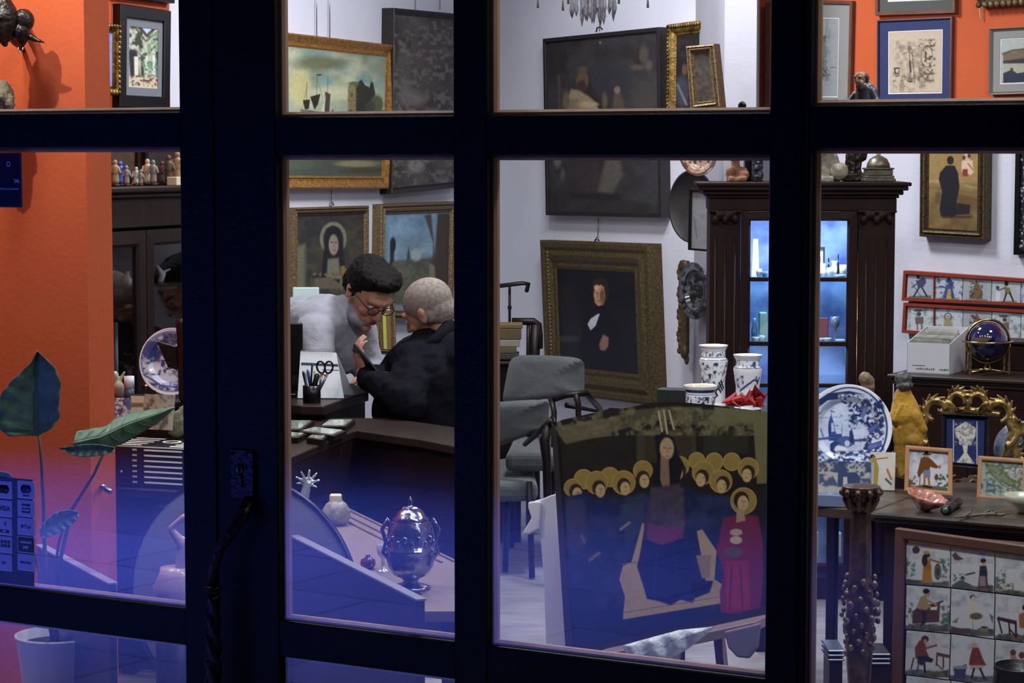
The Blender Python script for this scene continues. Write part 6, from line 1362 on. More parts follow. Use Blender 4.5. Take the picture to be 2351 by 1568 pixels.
# ================================================================ right bay
nR = Vector((-.68, -.73, 0))
rw_ = lambda px, py, off=.0: onpl(px, py, Vector((1.605, 9.2, 0)) + nR * off, nR)
P0 = Vector((1.605, 9.2, 0))
GM = mat('grey_mat', '8a8784', .8); BM = mat('blue_mat', '24305c', .75); WM = mat('white_mat', 'dcd9d4', .8)
SK1 = [('f', '8c9292'), ('b', 12, .56, '5b605e', .2, 1870, 70, 1905, 190, 8), ('b', 5, .58, '44484a', .12, 1868, 75, 1900, 185, 4), ('e', 1884, 120, 12, 30, '6d706c', 8), ('l', [(1900, 45), (1893, 110)], 1.2, '5c605e', 1), ('l', [(1905, 155), (1920, 155)], 1.5, '50534f', 1), ('e', 1878, 90, 7, 10, '565955', 3), ('l', [(1870, 180), (1905, 172)], 4, '565955', 3), ('n', 5, .15)]
picture('engraving', 'tall grey engraving in a thin brown frame, left of the monk statuette', 'picture', [(1790, -2), (1958, 2), (1952, 262), (1790, 262)], P0, YR, .014, WOODM, SK1, 'flat', .02, gain=1.1, mats=[(.055, GM), (.006, WM)], pm=PAPER)
SK2 = [('f', 'b3a48e'), ('b', 9, .6, '7d705f', .2, 2050, 95, 2125, 215, 8), ('l', [(2088, 118), (2090, 190)], 2, '5b4e42', 1.5), ('l', [(2094, 118), (2100, 190)], 2, '5b4e42', 1.5), ('e', 2088, 112, 5, 6, '6f6152', 2), ('l', [(2072, 125), (2088, 118), (2100, 130)], 2, '64574a', 1.5), ('l', [(2089, 140), (2091, 165)], 4, '3e342c', 1.5), ('l', [(2084, 186), (2094, 188)], 3, '2c241f', 1), ('o', 2128, 130, 13, 24, 1.6, '6f6253'), ('b', 5, .6, '4c4036', .1, 2110, 90, 2148, 180, 4), ('p', [(2052, 155), (2066, 155), (2064, 170), (2054, 170)], '3a3029', 1.5), ('p', [(2056, 159), (2064, 158), (2062, 167), (2057, 167)], 'b3a48e', 1), ('b', 6, .62, '65594b', .12, 2050, 165, 2145, 190, 4), ('l', [(2070, 175), (2076, 200)], 1.2, '5b4e42'), ('b', 5, .62, '5b4e42', .1, 2108, 155, 2146, 188, 3), ('n', 5, .08)]
picture('blue_matted_etching', 'figure etching with a broad dark blue mount on the orange wall', 'picture', [(2014, 46), (2186, 38), (2183, 241), (2014, 243)], P0, YR, .006, STEEL, SK2, 'flat', .018, gain=1.15, mats=[(.040, BM), (.007, WM)], pm=PAPER)
SK3 = [('f', '9ca39c'), ('p', [(2303, 122), (2330, 118), (2360, 108), (2360, 140), (2303, 145)], '6a5a44', 4), ('l', [(2303, 124), (2325, 116), (2360, 112)], 5, '4a4238', 3), ('p', [(2303, 140), (2360, 132), (2360, 146), (2303, 146)], '2c2a30', 3), ('p', [(2303, 148), (2360, 146), (2360, 166), (2303, 166)], '9a9684', 3), ('p', [(2303, 168), (2322, 160), (2335, 168), (2360, 164), (2360, 192), (2303, 192)], '272a3a', 2), ('p', [(2318, 160), (2323, 154), (2328, 162)], '272a3a', 1), ('n', 5, .12)]
picture('landscape_watercolour', 'landscape watercolour in a pale grey frame at the right edge of the orange wall', 'picture', [(2273, 66), (2480, 54), (2478, 212), (2271, 218)], P0, YR, .012, mat('pale_grey_frame', '8d9087', .5), SK3, 'cove', .025, gain=1.15, mats=[(.028, GM), (.006, WM)], pm=PAPER)
picture('brown_framed_print', 'lower edge of a brown framed print above the blue mounted etching', 'picture', [(2008, -140), (2194, -150), (2193, 30), (2010, 36)], P0, YR, .015, WOODM, [('f', 'cfccc4'), ('n', 6, .1)], 'flat', .025, gain=1.1, mats=[(.038, mat('dark_grey_mat', '4d504c', .8))], pm=PAPER)
picture('ornate_framed_picture', 'scalloped lower edge of an ornate dark gilt frame, top right corner', 'picture', [(2243, -170), (2480, -190), (2480, 2), (2246, 14)], P0, YR, .04, GOLDD, [('f', '2a2622'), ('n', 6, .2)], 'cove', .04, orn=bumps(.006, .013, GOLDO))
mb = MB().tube([rw_(2248, 12, .02), rw_(2250, 30, .015), rw_(2251, 44, .015)], [.003, .002, .003], 6); tag(mb.build('hanging_tag', IVORY), 'little string tag hanging under the ornate frame', 'tag')
picture('brown_frame_edge', 'brown frame seen edge on against the orange wall beside the mullion', 'picture', [(1757, 8), (1790, -6), (1790, 300), (1755, 300)], P0 + nR * .02, YR, .014, WOODM, [('f', '6a4030'), ('n', 6, .2)], 'flat', .03)
# painting of a man in black
PRI = [('g', 345, '8a6f3c', 540, '3d2f1d'), ('b', 30, .5, '7c6338', .3), ('p', [(2128, 345), (2250, 345), (2250, 420), (2128, 425)], '8a7145', 8), ('l', [(2128, 415), (2165, 418), (2250, 432)], 6, '8f8360', 4), ('l', [(2128, 430), (2250, 445)], 5, '5e5236', 4), ('p', [(2135, 432), (2152, 436), (2155, 460), (2136, 456)], '7d6a45', 5), ('p', [(2150, 440), (2250, 450), (2250, 500), (2128, 500), (2130, 470)], '5a462a', 8), ('b', 14, .55, '6f5a36', .2, 2128, 420, 2250, 500),
 ('e', 2219, 366, 8, 16, 'b79a7a', 2), ('e', 2213, 362, 4, 5, '4a2c22', 1.5), ('e', 2225, 358, 4, 5, '4a2c22', 1.5), ('p', [(2208, 370), (2232, 368), (2236, 395), (2228, 402), (2208, 392)], 'c3a68c', 3), ('p', [(2210, 388), (2222, 388), (2222, 405), (2210, 405)], '7a2c22', 2), ('l', [(2222, 375), (2234, 390)], 3, '8a5a44', 2),
 ('e', 2182, 368, 8, 10, '191512', 1.5), ('p', [(2172, 380), (2192, 380), (2200, 398), (2203, 430), (2196, 465), (2200, 492), (2185, 500), (2160, 496), (2157, 480), (2163, 440), (2155, 412), (2158, 396)], '14121a', 2), ('p', [(2196, 466), (2228, 470), (2226, 492), (2200, 494)], '1c1712', 3), ('l', [(2165, 498), (2230, 498)], 5, '2b2116', 5), ('n', 4, .18), ('n', 20, .1)]
picture('man_in_black_painting', 'painting of a standing figure in a long black coat, gold frame on the white wall', 'painting', [(2112, 300), (2263, 302), (2260, 552), (2110, 543)], P0, YR, .038, GOLDD, PRI, 'gilt', .05, gain=1.2)
picture('black_framed_picture', 'black picture cut off by the right edge of the photo', 'picture', [(2332, 330), (2480, 330), (2476, 590), (2327, 585)], P0, YR, .02, BLACK, [('f', '16151c'), ('b', 6, .68, 'aaa9b0', .05), ('n', 6, .2)], 'flat', .03)
# tile racks (two rows)
FIG = {
 0: lambda x, y: [('f', 'a7adb6'), ('p', [(x - 26, y + 22), (x + 26, y + 20), (x + 26, y + 28), (x - 26, y + 28)], '5f6a58', 2), ('l', [(x - 20, y - 10), (x + 2, y + 22)], 1.5, '3c4250'), ('e', x - 4, y - 22, 4, 5, '35303a'), ('p', [(x - 10, y - 14), (x + 4, y - 16), (x + 10, y), (x - 4, y + 4)], '3e4868', 1.5), ('e', x + 6, y - 12, 8, 10, '4a4a60', 2), ('l', [(x - 2, y + 2), (x - 14, y + 22)], 4, '2f3548'), ('l', [(x + 4, y + 2), (x + 16, y + 22)], 4, '2f3548'), ('l', [(x - 8, y - 6), (x - 18, y + 2)], 3, '3e4868')],
 1: lambda x, y: [('f', 'b4b9c0'), ('p', [(x - 26, y + 22), (x + 26, y + 22), (x + 26, y + 28), (x - 26, y + 28)], '76806a', 2), ('e', x + 2, y - 18, 5, 6, 'b8a48c'), ('p', [(x - 12, y + 24), (x - 4, y - 8), (x + 8, y - 10), (x + 16, y + 24)], '3c4a80', 2), ('p', [(x - 4, y + 24), (x + 0, y + 2), (x + 6, y + 2), (x + 8, y + 24)], 'b79a4c', 2), ('p', [(x - 6, y - 16), (x + 2, y - 26), (x + 12, y - 14), (x + 12, y)], '3a4678', 2), ('l', [(x - 8, y - 2), (x - 18, y - 4)], 4, '3c4a80'), ('b', 6, .66, '4d5a80', .1)],
 2: lambda x, y: [('f', 'a6a9ab'), ('p', [(x - 26, y + 22), (x + 26, y + 22), (x + 26, y + 28), (x - 26, y + 28)], '6c6f68', 2), ('p', [(x - 16, y + 20), (x - 10, y + 2), (x - 4, y - 14), (x, y - 24), (x + 8, y - 10), (x + 14, y + 4), (x + 12, y + 22)], '7a6240', 3), ('b', 5, .58, '4c3c2a', .1, x - 16, y - 20, x + 14, y + 22)],
 3: lambda x, y: [('f', 'b0b4b8'), ('p', [(x - 26, y + 22), (x + 26, y + 22), (x + 26, y + 28), (x - 26, y + 28)], '6c7468', 2), ('e', x + 2, y - 18, 5, 6, '3c2c24'), ('p', [(x - 4, y - 12), (x + 10, y - 8), (x + 14, y + 6), (x, y + 6)], '7c7250', 2), ('l', [(x + 2, y + 4), (x - 4, y + 24)], 4, '3a342c'), ('l', [(x + 10, y + 4), (x + 18, y + 22)], 4, '3a342c'), ('l', [(x - 2, y - 8), (x - 16, y - 2)], 3, '5c5040'), ('e', x - 18, y - 8, 4, 5, '4a4450'), ('p', [(x - 24, y + 22), (x - 22, y - 2), (x - 12, y), (x - 12, y + 22)], 'c9ccd2', 3)],
 4: lambda x, y: [('f', 'bfc5c8'), ('b', 9, .62, '7f8c90', .15), ('e', x - 2, y - 12, 5, 5, '4c4a4c'), ('p', [(x - 12, y - 4), (x + 8, y - 6), (x + 8, y + 10), (x - 10, y + 12)], '6c6458', 2), ('l', [(x - 6, y + 10), (x - 6, y + 24)], 3, '6a5a48'), ('l', [(x + 4, y + 10), (x + 4, y + 24)], 3, '6a5a48'), ('e', x - 4, y - 20, 12, 3, '55525a')],
 5: lambda x, y: [('f', 'c2c8cb'), ('b', 9, .62, '8b979a', .15), ('o', x, y - 10, 8, 8, 2.5, '5c584c'), ('e', x, y - 8, 5, 6, 'a89878'), ('p', [(x - 12, y + 20), (x - 8, y - 2), (x + 8, y - 2), (x + 12, y + 20)], 'a19668', 2), ('l', [(x - 14, y + 20), (x + 14, y + 20)], 5, '4a5468')],
}
TRK = mat('rack_red_wood', '94361f', 0.5, var=.2, scale=20)
def rack(y0L, y1L, y0R, y1R, label, kinds, xs0):
    M = MZ(P0 + nR * .04, YR)
    q = plquad([(2076, y0L), (2420, y0R), (2418, y1R), (2072, y1L)], M)
    root = thing('tile_rack', label, 'tile rack', tuple(M @ Vector((q[3][0], 0, q[3][1]))))
    MB(M).ring(q, .012, [(0, .04), (0, -.006), (1, -.006), (1, .04)]).build('frame', TRK, root)
    MB(M).box(q[3][0] + .01, q[2][0] - .01, .03, .036, q[3][1] + .0, q[0][1] - .02).build('back_board', TRK, root)
    n = 5; out = []
    for i in range(n):
        f0 = .014 / (q[1][0] - q[0][0]); w_ = (1 - 2 * f0) / n; a = f0 + i * w_ + .002; b = a + w_ - .006
        vv = .2
        qq = [bil(q, a, .12), bil(q, b, .12), bil(q, b, .9), bil(q, a, .9)]
        cpt = M @ Vector(((qq[0][0] + qq[2][0]) / 2, 0, (qq[0][1] + qq[2][1]) / 2)); X, Y = projn(np.array([tuple(cpt)]))
        tt = slab('painted_tile', qq, .004, .012, M, FIG[kinds[i]](float(X[0]), float(Y[0])) + [('n', 4, .1)], GLAZE, None, 1.15, 1.2)
        out.append(tt)
        if i == 0: MB(M).box(qq[1][0] - .0005, qq[1][0] + .0035, -.004, .03, q[3][1] + .01, q[0][1] - .01).build('divider', TRK, root)
    return out
T1 = rack(621, 690, 645, 705, 'upper red wooden rack holding a row of painted tiles', [0, 1, 2, 3, 1], 0)
T2 = rack(695, 764, 715, 790, 'lower red wooden rack holding a row of pale painted tiles', [4, 5, 2, 4, 5], 0)
for o, l in zip(T1, ['tile with a walking man and pack, first in the upper red rack', 'tile with a blue cloaked figure, second in the upper red rack', 'tile with a brown heaped figure, third in the upper red rack', 'tile with a bending man, fourth in the upper red rack', 'painted tile at the right end of the upper red rack']): tag(o, l, 'tile', 'tiles in the upper red rack')
for o, l in zip(T2, ['pale tile with a hatted man, first in the lower red rack', 'pale tile with a haloed figure, second in the lower red rack', 'pale tile partly behind the globe, third in the lower red rack', 'pale tile above the globe, fourth in the lower red rack', 'pale tile at the right end of the lower red rack']): tag(o, l, 'tile', 'tiles in the lower red rack')
# ---- display cabinet (vitrine)
Yc = 8.45; Mv = MZ(Vector((at(1630, 500, Yc).x, Yc, 0)), -3); k = S(Yc)
W = (2052 - 1630) * k; zt_c = at(1850, 418, Yc).z; D = .36
vc = thing('display_cabinet', 'tall dark mahogany display cabinet lit blue inside, busts on its top', 'cabinet', Mv @ Vector((W / 2, D / 2, 0)))
xg0 = (1722 - 1630) * k; xg1 = (1945 - 1630) * k; zg1 = at(1800, 490, Yc).z
for a, b in ((0, .02), (W - .02, W)): MB(Mv).bbox(a, b, .02, D, 0, zt_c - .03, .002).build('side_panel', WOODR, vc)
MB(Mv).box(.02, W - .02, D - .02, D - .002, .05, zt_c - .05).build('back_panel', mat('pale_blue_backing', '7f92c0', .6, var=.5, scale=9, col2='3c4c86'), vc)
MB(Mv).box(.02, W - .02, .02, D - .02, 0, .08).build('plinth', WOODR, vc)
MB(Mv).box(.02, W - .02, .02, D - .02, zt_c - .06, zt_c - .045).build('inner_top', WOODR, vc)
mb = MB(Mv)
for (dx, z0, z1) in ((.052, zt_c - .014, zt_c), (.042, zt_c - .03, zt_c - .014), (.026, zt_c - .046, zt_c - .03), (.012, zt_c - .058, zt_c - .046), (.004, zt_c - .105, zt_c - .058)): mb.bbox(-dx, W + dx, -dx, D, z0, z1, .003)
mb.build('cornice', WOODR, vc)
for x0, x1 in ((.0, xg0 - .035), (xg1 + .035, W)):
    MB(Mv).bbox(x0, x1, .0, .022, .0, zt_c - .1, .003).build('pilaster', WOODR, vc)
    mb = MB(Mv)
    xm = (x0 + x1) / 2
    for dx in (-.035, 0, .035): mb.tube([(xm + dx, -.001, .1), (xm + dx, -.001, zt_c - .2)], .004, 8)
    mb.build('fluting', WOODR, vc)
    mb = MB(Mv)
    for i in range(7): mb.ell((x0 + .02 + (x1 - x0 - .04) * i / 6, -.012, zt_c - .125 - .012 * math.cos(i * 2)), (.013, .012, .016), nu=10, nv=7)
    mb.bbox(x0 - .005, x1 + .005, -.018, .0, zt_c - .112, zt_c - .1, .003); mb.build('capital', WOODR, vc, mods=BL(.004, 1))
dr = MB(Mv).ring([(xg0 - .034, zt_c - .105), (xg1 + .034, zt_c - .105), (xg1 + .034, .1), (xg0 - .034, .1)], .036, [(0, .02), (0, -.004), (.8, -.006), (1, .002), (1, .02)]).build('door', WOODR, vc)
MB(Mv).box(xg0 - .002, xg1 + .002, .006, .009, .13, zg1 + .002).build('glass_pane', GLASS, dr)
shz = [at(1800, y, Yc).z for y in (637, 785, 880)]
for z in shz:
    MB(Mv).box(.02, W - .02, .03, D - .02, z - .006, z).build('glass_shelf', panemat('green_shelf_glass', (.75, .88, .86)), vc)
    MB(Mv).bbox(xg0, xg1, -.001, .006, z - .014, z + .002, .002).build('door_bar', WOODR, dr)
MB(Mv).tube([(xg1 + .034 + .002, -.008, .12), (xg1 + .036, -.008, zt_c - .25)], .0012, 6).build('brass_strip', BRASS, dr)
MB(Mv).box(xg0 - .005, xg1 - .03, -.006, -.0035, zt_c - .1075, zt_c - .1055).build('trim_line', STEEL, dr)
vl = area('cabinet_strip_light', tuple(Mv @ Vector(((xg0 + xg1) / 2, .06, zt_c - .109))), W * .7, 11, (.5, .68, 1), size_y=.02); vl.rotation_euler = (R(28), 0, R(-3))
area('cabinet_strip_light', tuple(Mv @ Vector(((xg0 + xg1) / 2, .05, shz[1] - .02))), W * .7, 5, (.55, .7, 1), size_y=.02)
random.seed(11)
WPO = mat('cabinet_porcelain', 'd8e0ea', .25, coat=.3); CBL = mat('blue_glass_ware', '5d86b8', .15, spec=.8)
def vpt(px, z, dy=.12): return Mv @ Vector(((px - 1630) * k * (1 + dy / Yc), dy, z))
def vit(name, px, sh, w_, h_, kind, m, label, dy=.12):
    p = vpt(px, shz[sh] + .0005, dy); w_ *= k; h_ *= k; M = Matrix.Translation(p); mb = MB(M)
    if kind == 'bowl': mb.lathe([(.0001, 0), (w_ * .25, 0), (w_ * .5, h_), (w_ * .46, h_), (w_ * .2, h_ * .2), (.0001, h_ * .2)], 24)
    elif kind == 'vase': mb.lathe([(.0001, 0), (w_ * .4, 0), (w_ * .5, h_ * .35), (w_ * .25, h_ * .75), (w_ * .35, h_), (w_ * .3, h_), (.0001, h_ * .9)], 24)
    elif kind == 'cup': mb.lathe([(.0001, 0), (w_ * .35, 0), (w_ * .5, h_ * .5), (w_ * .5, h_), (w_ * .44, h_), (.0001, h_ * .3)], 20)
    elif kind == 'obelisk': mb.prism([(-w_ / 2, 0), (w_ / 2, 0), (w_ * .28, h_), (-w_ * .28, h_)], -w_ / 2, w_ / 2)
    elif kind == 'goblet': mb.lathe([(.0001, 0), (w_ * .4, 0), (w_ * .06, h_ * .08), (w_ * .08, h_ * .4), (w_ * .45, h_ * .6), (w_ * .5, h_), (w_ * .46, h_), (.0001, h_ * .5)], 24)
    elif kind == 'fig': mb.cap((0, 0, h_ * .15), w_ * .4, (0, 0, h_ * .6), w_ * .25, 10).ell((0, 0, h_ * .85), (w_ * .22, w_ * .22, h_ * .15))
    elif kind == 'plate': mb.lathe([(.0001, 0), (w_ * .3, 0), (w_ * .5, h_), (w_ * .48, h_), (.0001, h_ * .3)], 28)
    elif kind == 'book': mb.bbox(-w_ / 2, w_ / 2, -.02, .02, 0, h_, .003)
    o = mb.build(name, m); return tag(o, label, {'porcelain_bowl': 'bowl', 'glass_goblet': 'goblet'}.get(name, name.split('_')[-1]))
vit('glass_obelisk', 1737, 0, 18, 85, 'obelisk', WPO, 'pale obelisk standing on the cabinet upper shelf, left of the mullion', .14)
vit('porcelain_cup', 1744, 0, 14, 18, 'cup', WPO, 'tiny white cup right of the obelisk in the cabinet', .06)
vit('porcelain_bowl', 1757, 0, 18, 12, 'bowl', CBL, 'small blue bowl at the front of the upper shelf, left half', .05)
vit('porcelain_bowl', 1879, 0, 26, 12, 'bowl', WPO, 'wide white bowl at the left front of the right hand upper shelf', .05)
vit('porcelain_vase', 1893, 0, 16, 28, 'vase', WPO, 'short white vase behind the wide bowl in the cabinet', .14)
vit('porcelain_cup', 1908, 0, 16, 20, 'cup', WPO, 'white cup in the middle of the upper shelf', .1)
vit('dark_figurine', 1905, 0, 8, 42, 'fig', BRONZE, 'dark small figurine behind the white cup on the upper shelf', .16)
vit('porcelain_vase', 1918, 0, 20, 34, 'vase', WPO, 'plump white vase right of the dark figurine in the cabinet', .16)
vit('dark_figurine', 1926, 0, 7, 52, 'fig', BRONZE, 'slender dark figurine on the right of the upper shelf', .12)
vit('porcelain_cup', 1937, 0, 16, 26, 'cup', WPO, 'white cup at the right end of the upper shelf', .12)
vit('porcelain_plate', 1930, 0, 26, 5, 'plate', WPO, 'flat white saucer at the right front of the upper shelf', .04)
vit('blue_jar', 1737, 1, 16, 48, 'vase', CBL, 'blue grey jar on the middle shelf, left of the mullion', .16)
vit('green_book', 1756, 1, 18, 62, 'book', mat('pale_green_cover', '8fae9c', .5), 'pale green standing book on the middle shelf behind the mullion edge', .16)
vit('porcelain_bowl', 1738, 1, 18, 9, 'bowl', WPO, 'small white bowl at the front of the middle shelf, left', .05)
vit('porcelain_cup', 1752, 1, 14, 12, 'cup', WPO, 'small white cup at the front of the middle shelf, left', .06)
vit('red_book', 1891, 1, 30, 48, 'book', mat('dusty_red_cover', '8a3a4a', .6), 'dusty red book standing on the middle shelf of the cabinet', .2)
vit('glass_goblet', 1921, 1, 22, 52, 'goblet', mat('violet_glass', '8f8fb0', .1, metal=.3), 'clear violet goblet right of the red book', .16)
vit('porcelain_plate', 1880, 1, 40, 6, 'plate', WPO, 'white dish at the front left of the middle shelf', .06)
vit('porcelain_bowl', 1901, 1, 22, 8, 'bowl', WPO, 'round white bowl at the front of the middle shelf', .04)
vit('porcelain_box', 1931, 1, 22, 5, 'book', WPO, 'flat white box at the front right of the middle shelf', .05)
vit('white_card', 1877, 2, 22, 60, 'book', WPO, 'white card standing low in the cabinet, left', .2).location.z = .13
vit('white_card', 1934, 2, 16, 58, 'book', WPO, 'narrow white card standing low in the cabinet, right', .2).location.z = .13
Mi = Mv @ Matrix.Translation(((1883 - 1630) * k, .17, shz[0] + .0005)); fr_ = thing('photo_frame', 'small silver framed oval portrait on the cabinet upper shelf', 'picture frame', tuple(Mi.translation))
h_ = 66 * k; w_ = 38 * k
MB(Mi).ring([(-w_ / 2, h_), (w_ / 2, h_), (w_ / 2, 0), (-w_ / 2, 0)], .008, PROF['flat'](.008)).build('frame', STEEL, fr_)
slab('print', [(-w_ / 2 + .007, h_ - .007), (w_ / 2 - .007, h_ - .007), (w_ / 2 - .007, .007), (-w_ / 2 + .007, .007)], .004, .003, Mi, [('f', 'dfe4ea'), ('e', .5, .45, .36, .26, '5c6c84', .02), ('e', .5, .42, .12, .12, 'a0a8b4', .02)], PAPER, fr_, 1.2, 1.2, local=(1, 1))
# things on top of the cabinet
zc = zt_c
def ctop(name, label, parts, m, Y=8.55, vox=.004, noise=(.02, .008), cat='bust'):
    mb = MB(); kk = S(Y)
    for p in parts:
        if p[0] == 'e': _, x, y, dy, rx, ry, rz = p; mb.ell(tuple(at(x, y, Y + dy)), (rx * kk, rz * kk, ry * kk))
        elif p[0] == 'c': _, x0, y0, d0, r0, x1, y1, d1, r1 = p; mb.cap(at(x0, y0, Y + d0), r0 * kk, at(x1, y1, Y + d1), r1 * kk)
        else: _, x0, x1, y0, y1, dd = p; A = at(x0, y1, Y); B = at(x1, y0, Y); mb.bbox(A.x, B.x, Y - dd, Y + dd, A.z, B.z, .003)
    o = mb.build(name, m, mods=BL(vox, 1) + ([('noise', *noise)] if noise else [])); me = o.data
    o.location.z = zc
    return tag(o, label, cat)
ctop('terracotta_bust', 'terracotta bust with curly hair on the cabinet, left of the mullion', [('e', 1689, 352, 0, 15, 20, 15), ('c', 1689, 372, 0, 9, 1690, 384, 0, 10), ('e', 1692, 398, 0, 27, 17, 15), ('e', 1678, 392, -.03, 11, 13, 8), ('e', 1708, 402, -.02, 12, 12, 8), ('e', 1680, 358, -.03, 6, 12, 8), ('b', 1670, 1712, 405, 417, .05)], TERRA)
ctop('glass_case', 'glittering crystal ornament beside the terracotta bust', [('b', 1727, 1752, 330, 416, .02), ('e', 1740, 355, -.03, 6, 6, 4), ('e', 1736, 385, -.03, 6, 7, 4), ('e', 1744, 405, -.03, 6, 6, 4)], mat('smoky_crystal', '50505a', .15, metal=.5, var=.6, scale=60), noise=(.015, .01), cat='ornament')
ctop('black_clock', 'small black box between terracotta bust and crystal ornament', [('b', 1708, 1726, 350, 416, .03)], BLACK, noise=None, cat='box', Y=8.65)
ctop('white_stone_bust', 'pale weathered stone bearded head at the left of the right bay, on the cabinet', [('e', 1888, 366, 0, 22, 32, 18), ('e', 1884, 396, -.01, 25, 18, 18), ('e', 1884, 356, -.05, 4, 9, 6), ('e', 1873, 352, -.04, 6, 5, 5), ('e', 1894, 352, -.04, 6, 5, 5), ('e', 1880, 378, -.04, 9, 5, 6), ('b', 1866, 1910, 404, 417, .05), ('e', 1890, 342, .0, 20, 14, 18)], PALE, vox=.0035)
ctop('pale_stone_shell', 'rounded pale stone shell leaning against the bearded head', [('c', 1908, 350, .03, 10, 1918, 392, 0, 20), ('e', 1926, 392, -.02, 22, 20, 18), ('c', 1902, 345, .03, 8, 1910, 370, .02, 12), ('e', 1922, 404, 0, 20, 12, 16)], PALE, noise=(.03, .01), cat='sculpture')
ctop('dark_bronze_group', 'dark bronze group of thin upright figures behind the domed box', [('b', 1935, 1985, 398, 417, .03), ('c', 1945, 400, 0, 6, 1948, 335, 0, 4), ('c', 1958, 400, 0, 7, 1960, 340, 0, 5), ('c', 1972, 400, 0, 6, 1975, 330, 0, 5), ('e', 1958, 332, 0, 12, 10, 8), ('c', 1945, 350, 0, 4, 1972, 370, 0, 4), ('e', 1982, 350, 0, 10, 22, 8)], BRONZE, Y=8.62, noise=(.015, .008), cat='sculpture')
dm = thing('domed_reliquary', 'domed old brass reliquary box at the right end of the cabinet top', 'box', (at(2014, 417, 8.55).x, 8.55, zc)); kd = S(8.55); Mm = Matrix.Translation((at(2016, 417, 8.55).x, 8.55, zc))
OBR = mat('old_brass', '6a6654', .4, metal=.5, var=.4, scale=30, bump=.2)
mb = MB(Mm); mb.bbox(-36 * kd, 36 * kd, -.05, .05, 0, 8 * kd, .003).bbox(-33 * kd, 33 * kd, -.045, .045, 8 * kd, 14 * kd, .002).bbox(-30 * kd, 30 * kd, -.042, .042, 14 * kd, 28 * kd, .003).bbox(-33 * kd, 33 * kd, -.045, .045, 28 * kd, 32 * kd, .002); mb.build('base', OBR, dm)
MB(Mm).lathe([(27 * kd, 32 * kd), (26 * kd, 40 * kd), (20 * kd, 52 * kd), (10 * kd, 58 * kd), (4 * kd, 60 * kd), (.0001, 60.5 * kd)], 40).build('dome', OBR, dm)
MB(Mm).lathe([(6 * kd, 60 * kd), (4 * kd, 66 * kd), (8 * kd, 74 * kd), (3 * kd, 84 * kd), (.0001, 90 * kd)], 16).build('finial', IVORY, dm)
# monk and shelf items right behind the upper pane
Ysh = 4.95
msf = MB(MF); z_s = zt2 - .004
# narrow glass shelf fixed inside the frame rail
aL = fx(1700); aR = fx(2060)
shf = MB(MF).bbox(fx(1868), fx(2055), .052, .12, z_s - .012, z_s + .004, .002).build('ledge', mat('brown_ledge', '5a4a38', .5), right)
def mk(px, py, y=.088): v = fpt(px, py, y); return Vector((v.x, y, v.z))
mon = thing('monk_statuette', 'wooden statuette of a bearded monk in a dark habit on the window ledge', 'figurine', MF @ Vector((fpt(1980, 240, .088).x, .088, z_s + .004)))
kk = S(4.72)
mb = MB(MF); c = mk(1976, 181)
mb.ell(tuple(c), (15 * kk, 16 * kk, 17 * kk)).ell(tuple(mk(1974, 192, .078)), (10 * kk, 10 * kk, 10 * kk)).cap(mk(1968, 180, .073), 2 * kk, mk(1967, 188, .071), 3 * kk, 8).ell(tuple(mk(1962, 176, .078)), (4 * kk, 3 * kk, 2 * kk)).ell(tuple(mk(1974, 176, .075)), (4 * kk, 3 * kk, 2 * kk)).cap(mk(1980, 195), 9 * kk, mk(1982, 208), 10 * kk)
mb.build('head', mat('carved_skin_wood', 'b08a66', .4, var=.3, scale=60), mon, mods=BL(.0013, 1))
mb = MB(MF); mb.ell(tuple(mk(1987, 180, .092)), (8 * kk, 13 * kk, 12 * kk)).ell(tuple(mk(1974, 198, .076)), (10 * kk, 7 * kk, 10 * kk)).ell(tuple(mk(1975, 204, .074)), (8 * kk, 6 * kk, 7 * kk)).ell(tuple(mk(1966, 188, .08)), (3 * kk, 4 * kk, 8 * kk)); mb.build('beard_and_hair', mat('carved_dark_hair', '40301f', .5, bump=.6, bscale=200), mon, mods=BL(.0013, 1) + [('noise', .006, .002)])
mb = MB(MF); mb.cap(mk(1984, 208), 20 * kk, mk(1984, 232), 26 * kk).cap(mk(1966, 222, .084), 13 * kk, mk(1953, 236, .08), 10 * kk).cap(mk(2000, 212), 12 * kk, mk(2010, 234, .085), 12 * kk).cap(mk(1994, 200, .1), 12 * kk, mk(2004, 214, .1), 12 * kk).cap(mk(2008, 234, .082), 10 * kk, mk(2018, 238, .076), 7 * kk)
mb.build('habit', mat('carved_dark_robe', '45464e', .35, var=.3, scale=50, coat=.2), mon, mods=BL(.0018, 2))
MB(MF).ell(tuple(mk(2020, 236, .068)), (6 * kk, 5 * kk, 5 * kk)).build('hand', mat('carved_skin_wood', '7d5e44'), mon)
mb = MB(MF); mb.tube([mk(1880, 237, .085), mk(1900, 235, .08), mk(1918, 233, .082), mk(1925, 230, .085)], [3 * kk, 5 * kk, 4 * kk, 1.5 * kk], 8).tube([mk(1918, 233, .082), mk(1920, 227, .08)], [2 * kk, 1 * kk], 6); tag(mb.build('dry_twig', BRONZE), 'dark dried twig lying on the ledge left of the monk', 'twig')
tag(MB(MF).bbox(fx(1700), fx(1752), .056, .11, zt - .016, zt - .001, .002).build('ledge', mat('brown_ledge', '5a4a38')), 'short wooden ledge carrying the little dark bust', 'ledge')
b3_ = thing('tiny_bust', 'tiny dark carved head at the lower right of the upper middle pane', 'bust', MF @ Vector((fpt(1705, 250, .085).x, .085, zt - .001))); 
mb = MB(MF); mb.ell(tuple(mk(1704, 243, .085)), (10 * kk, 10 * kk, 11 * kk)).cap(mk(1705, 250, .085), 7 * kk, mk(1706, 262, .085), 11 * kk); mb.build('head', BRONZE, b3_, mods=BL(.0015, 1))
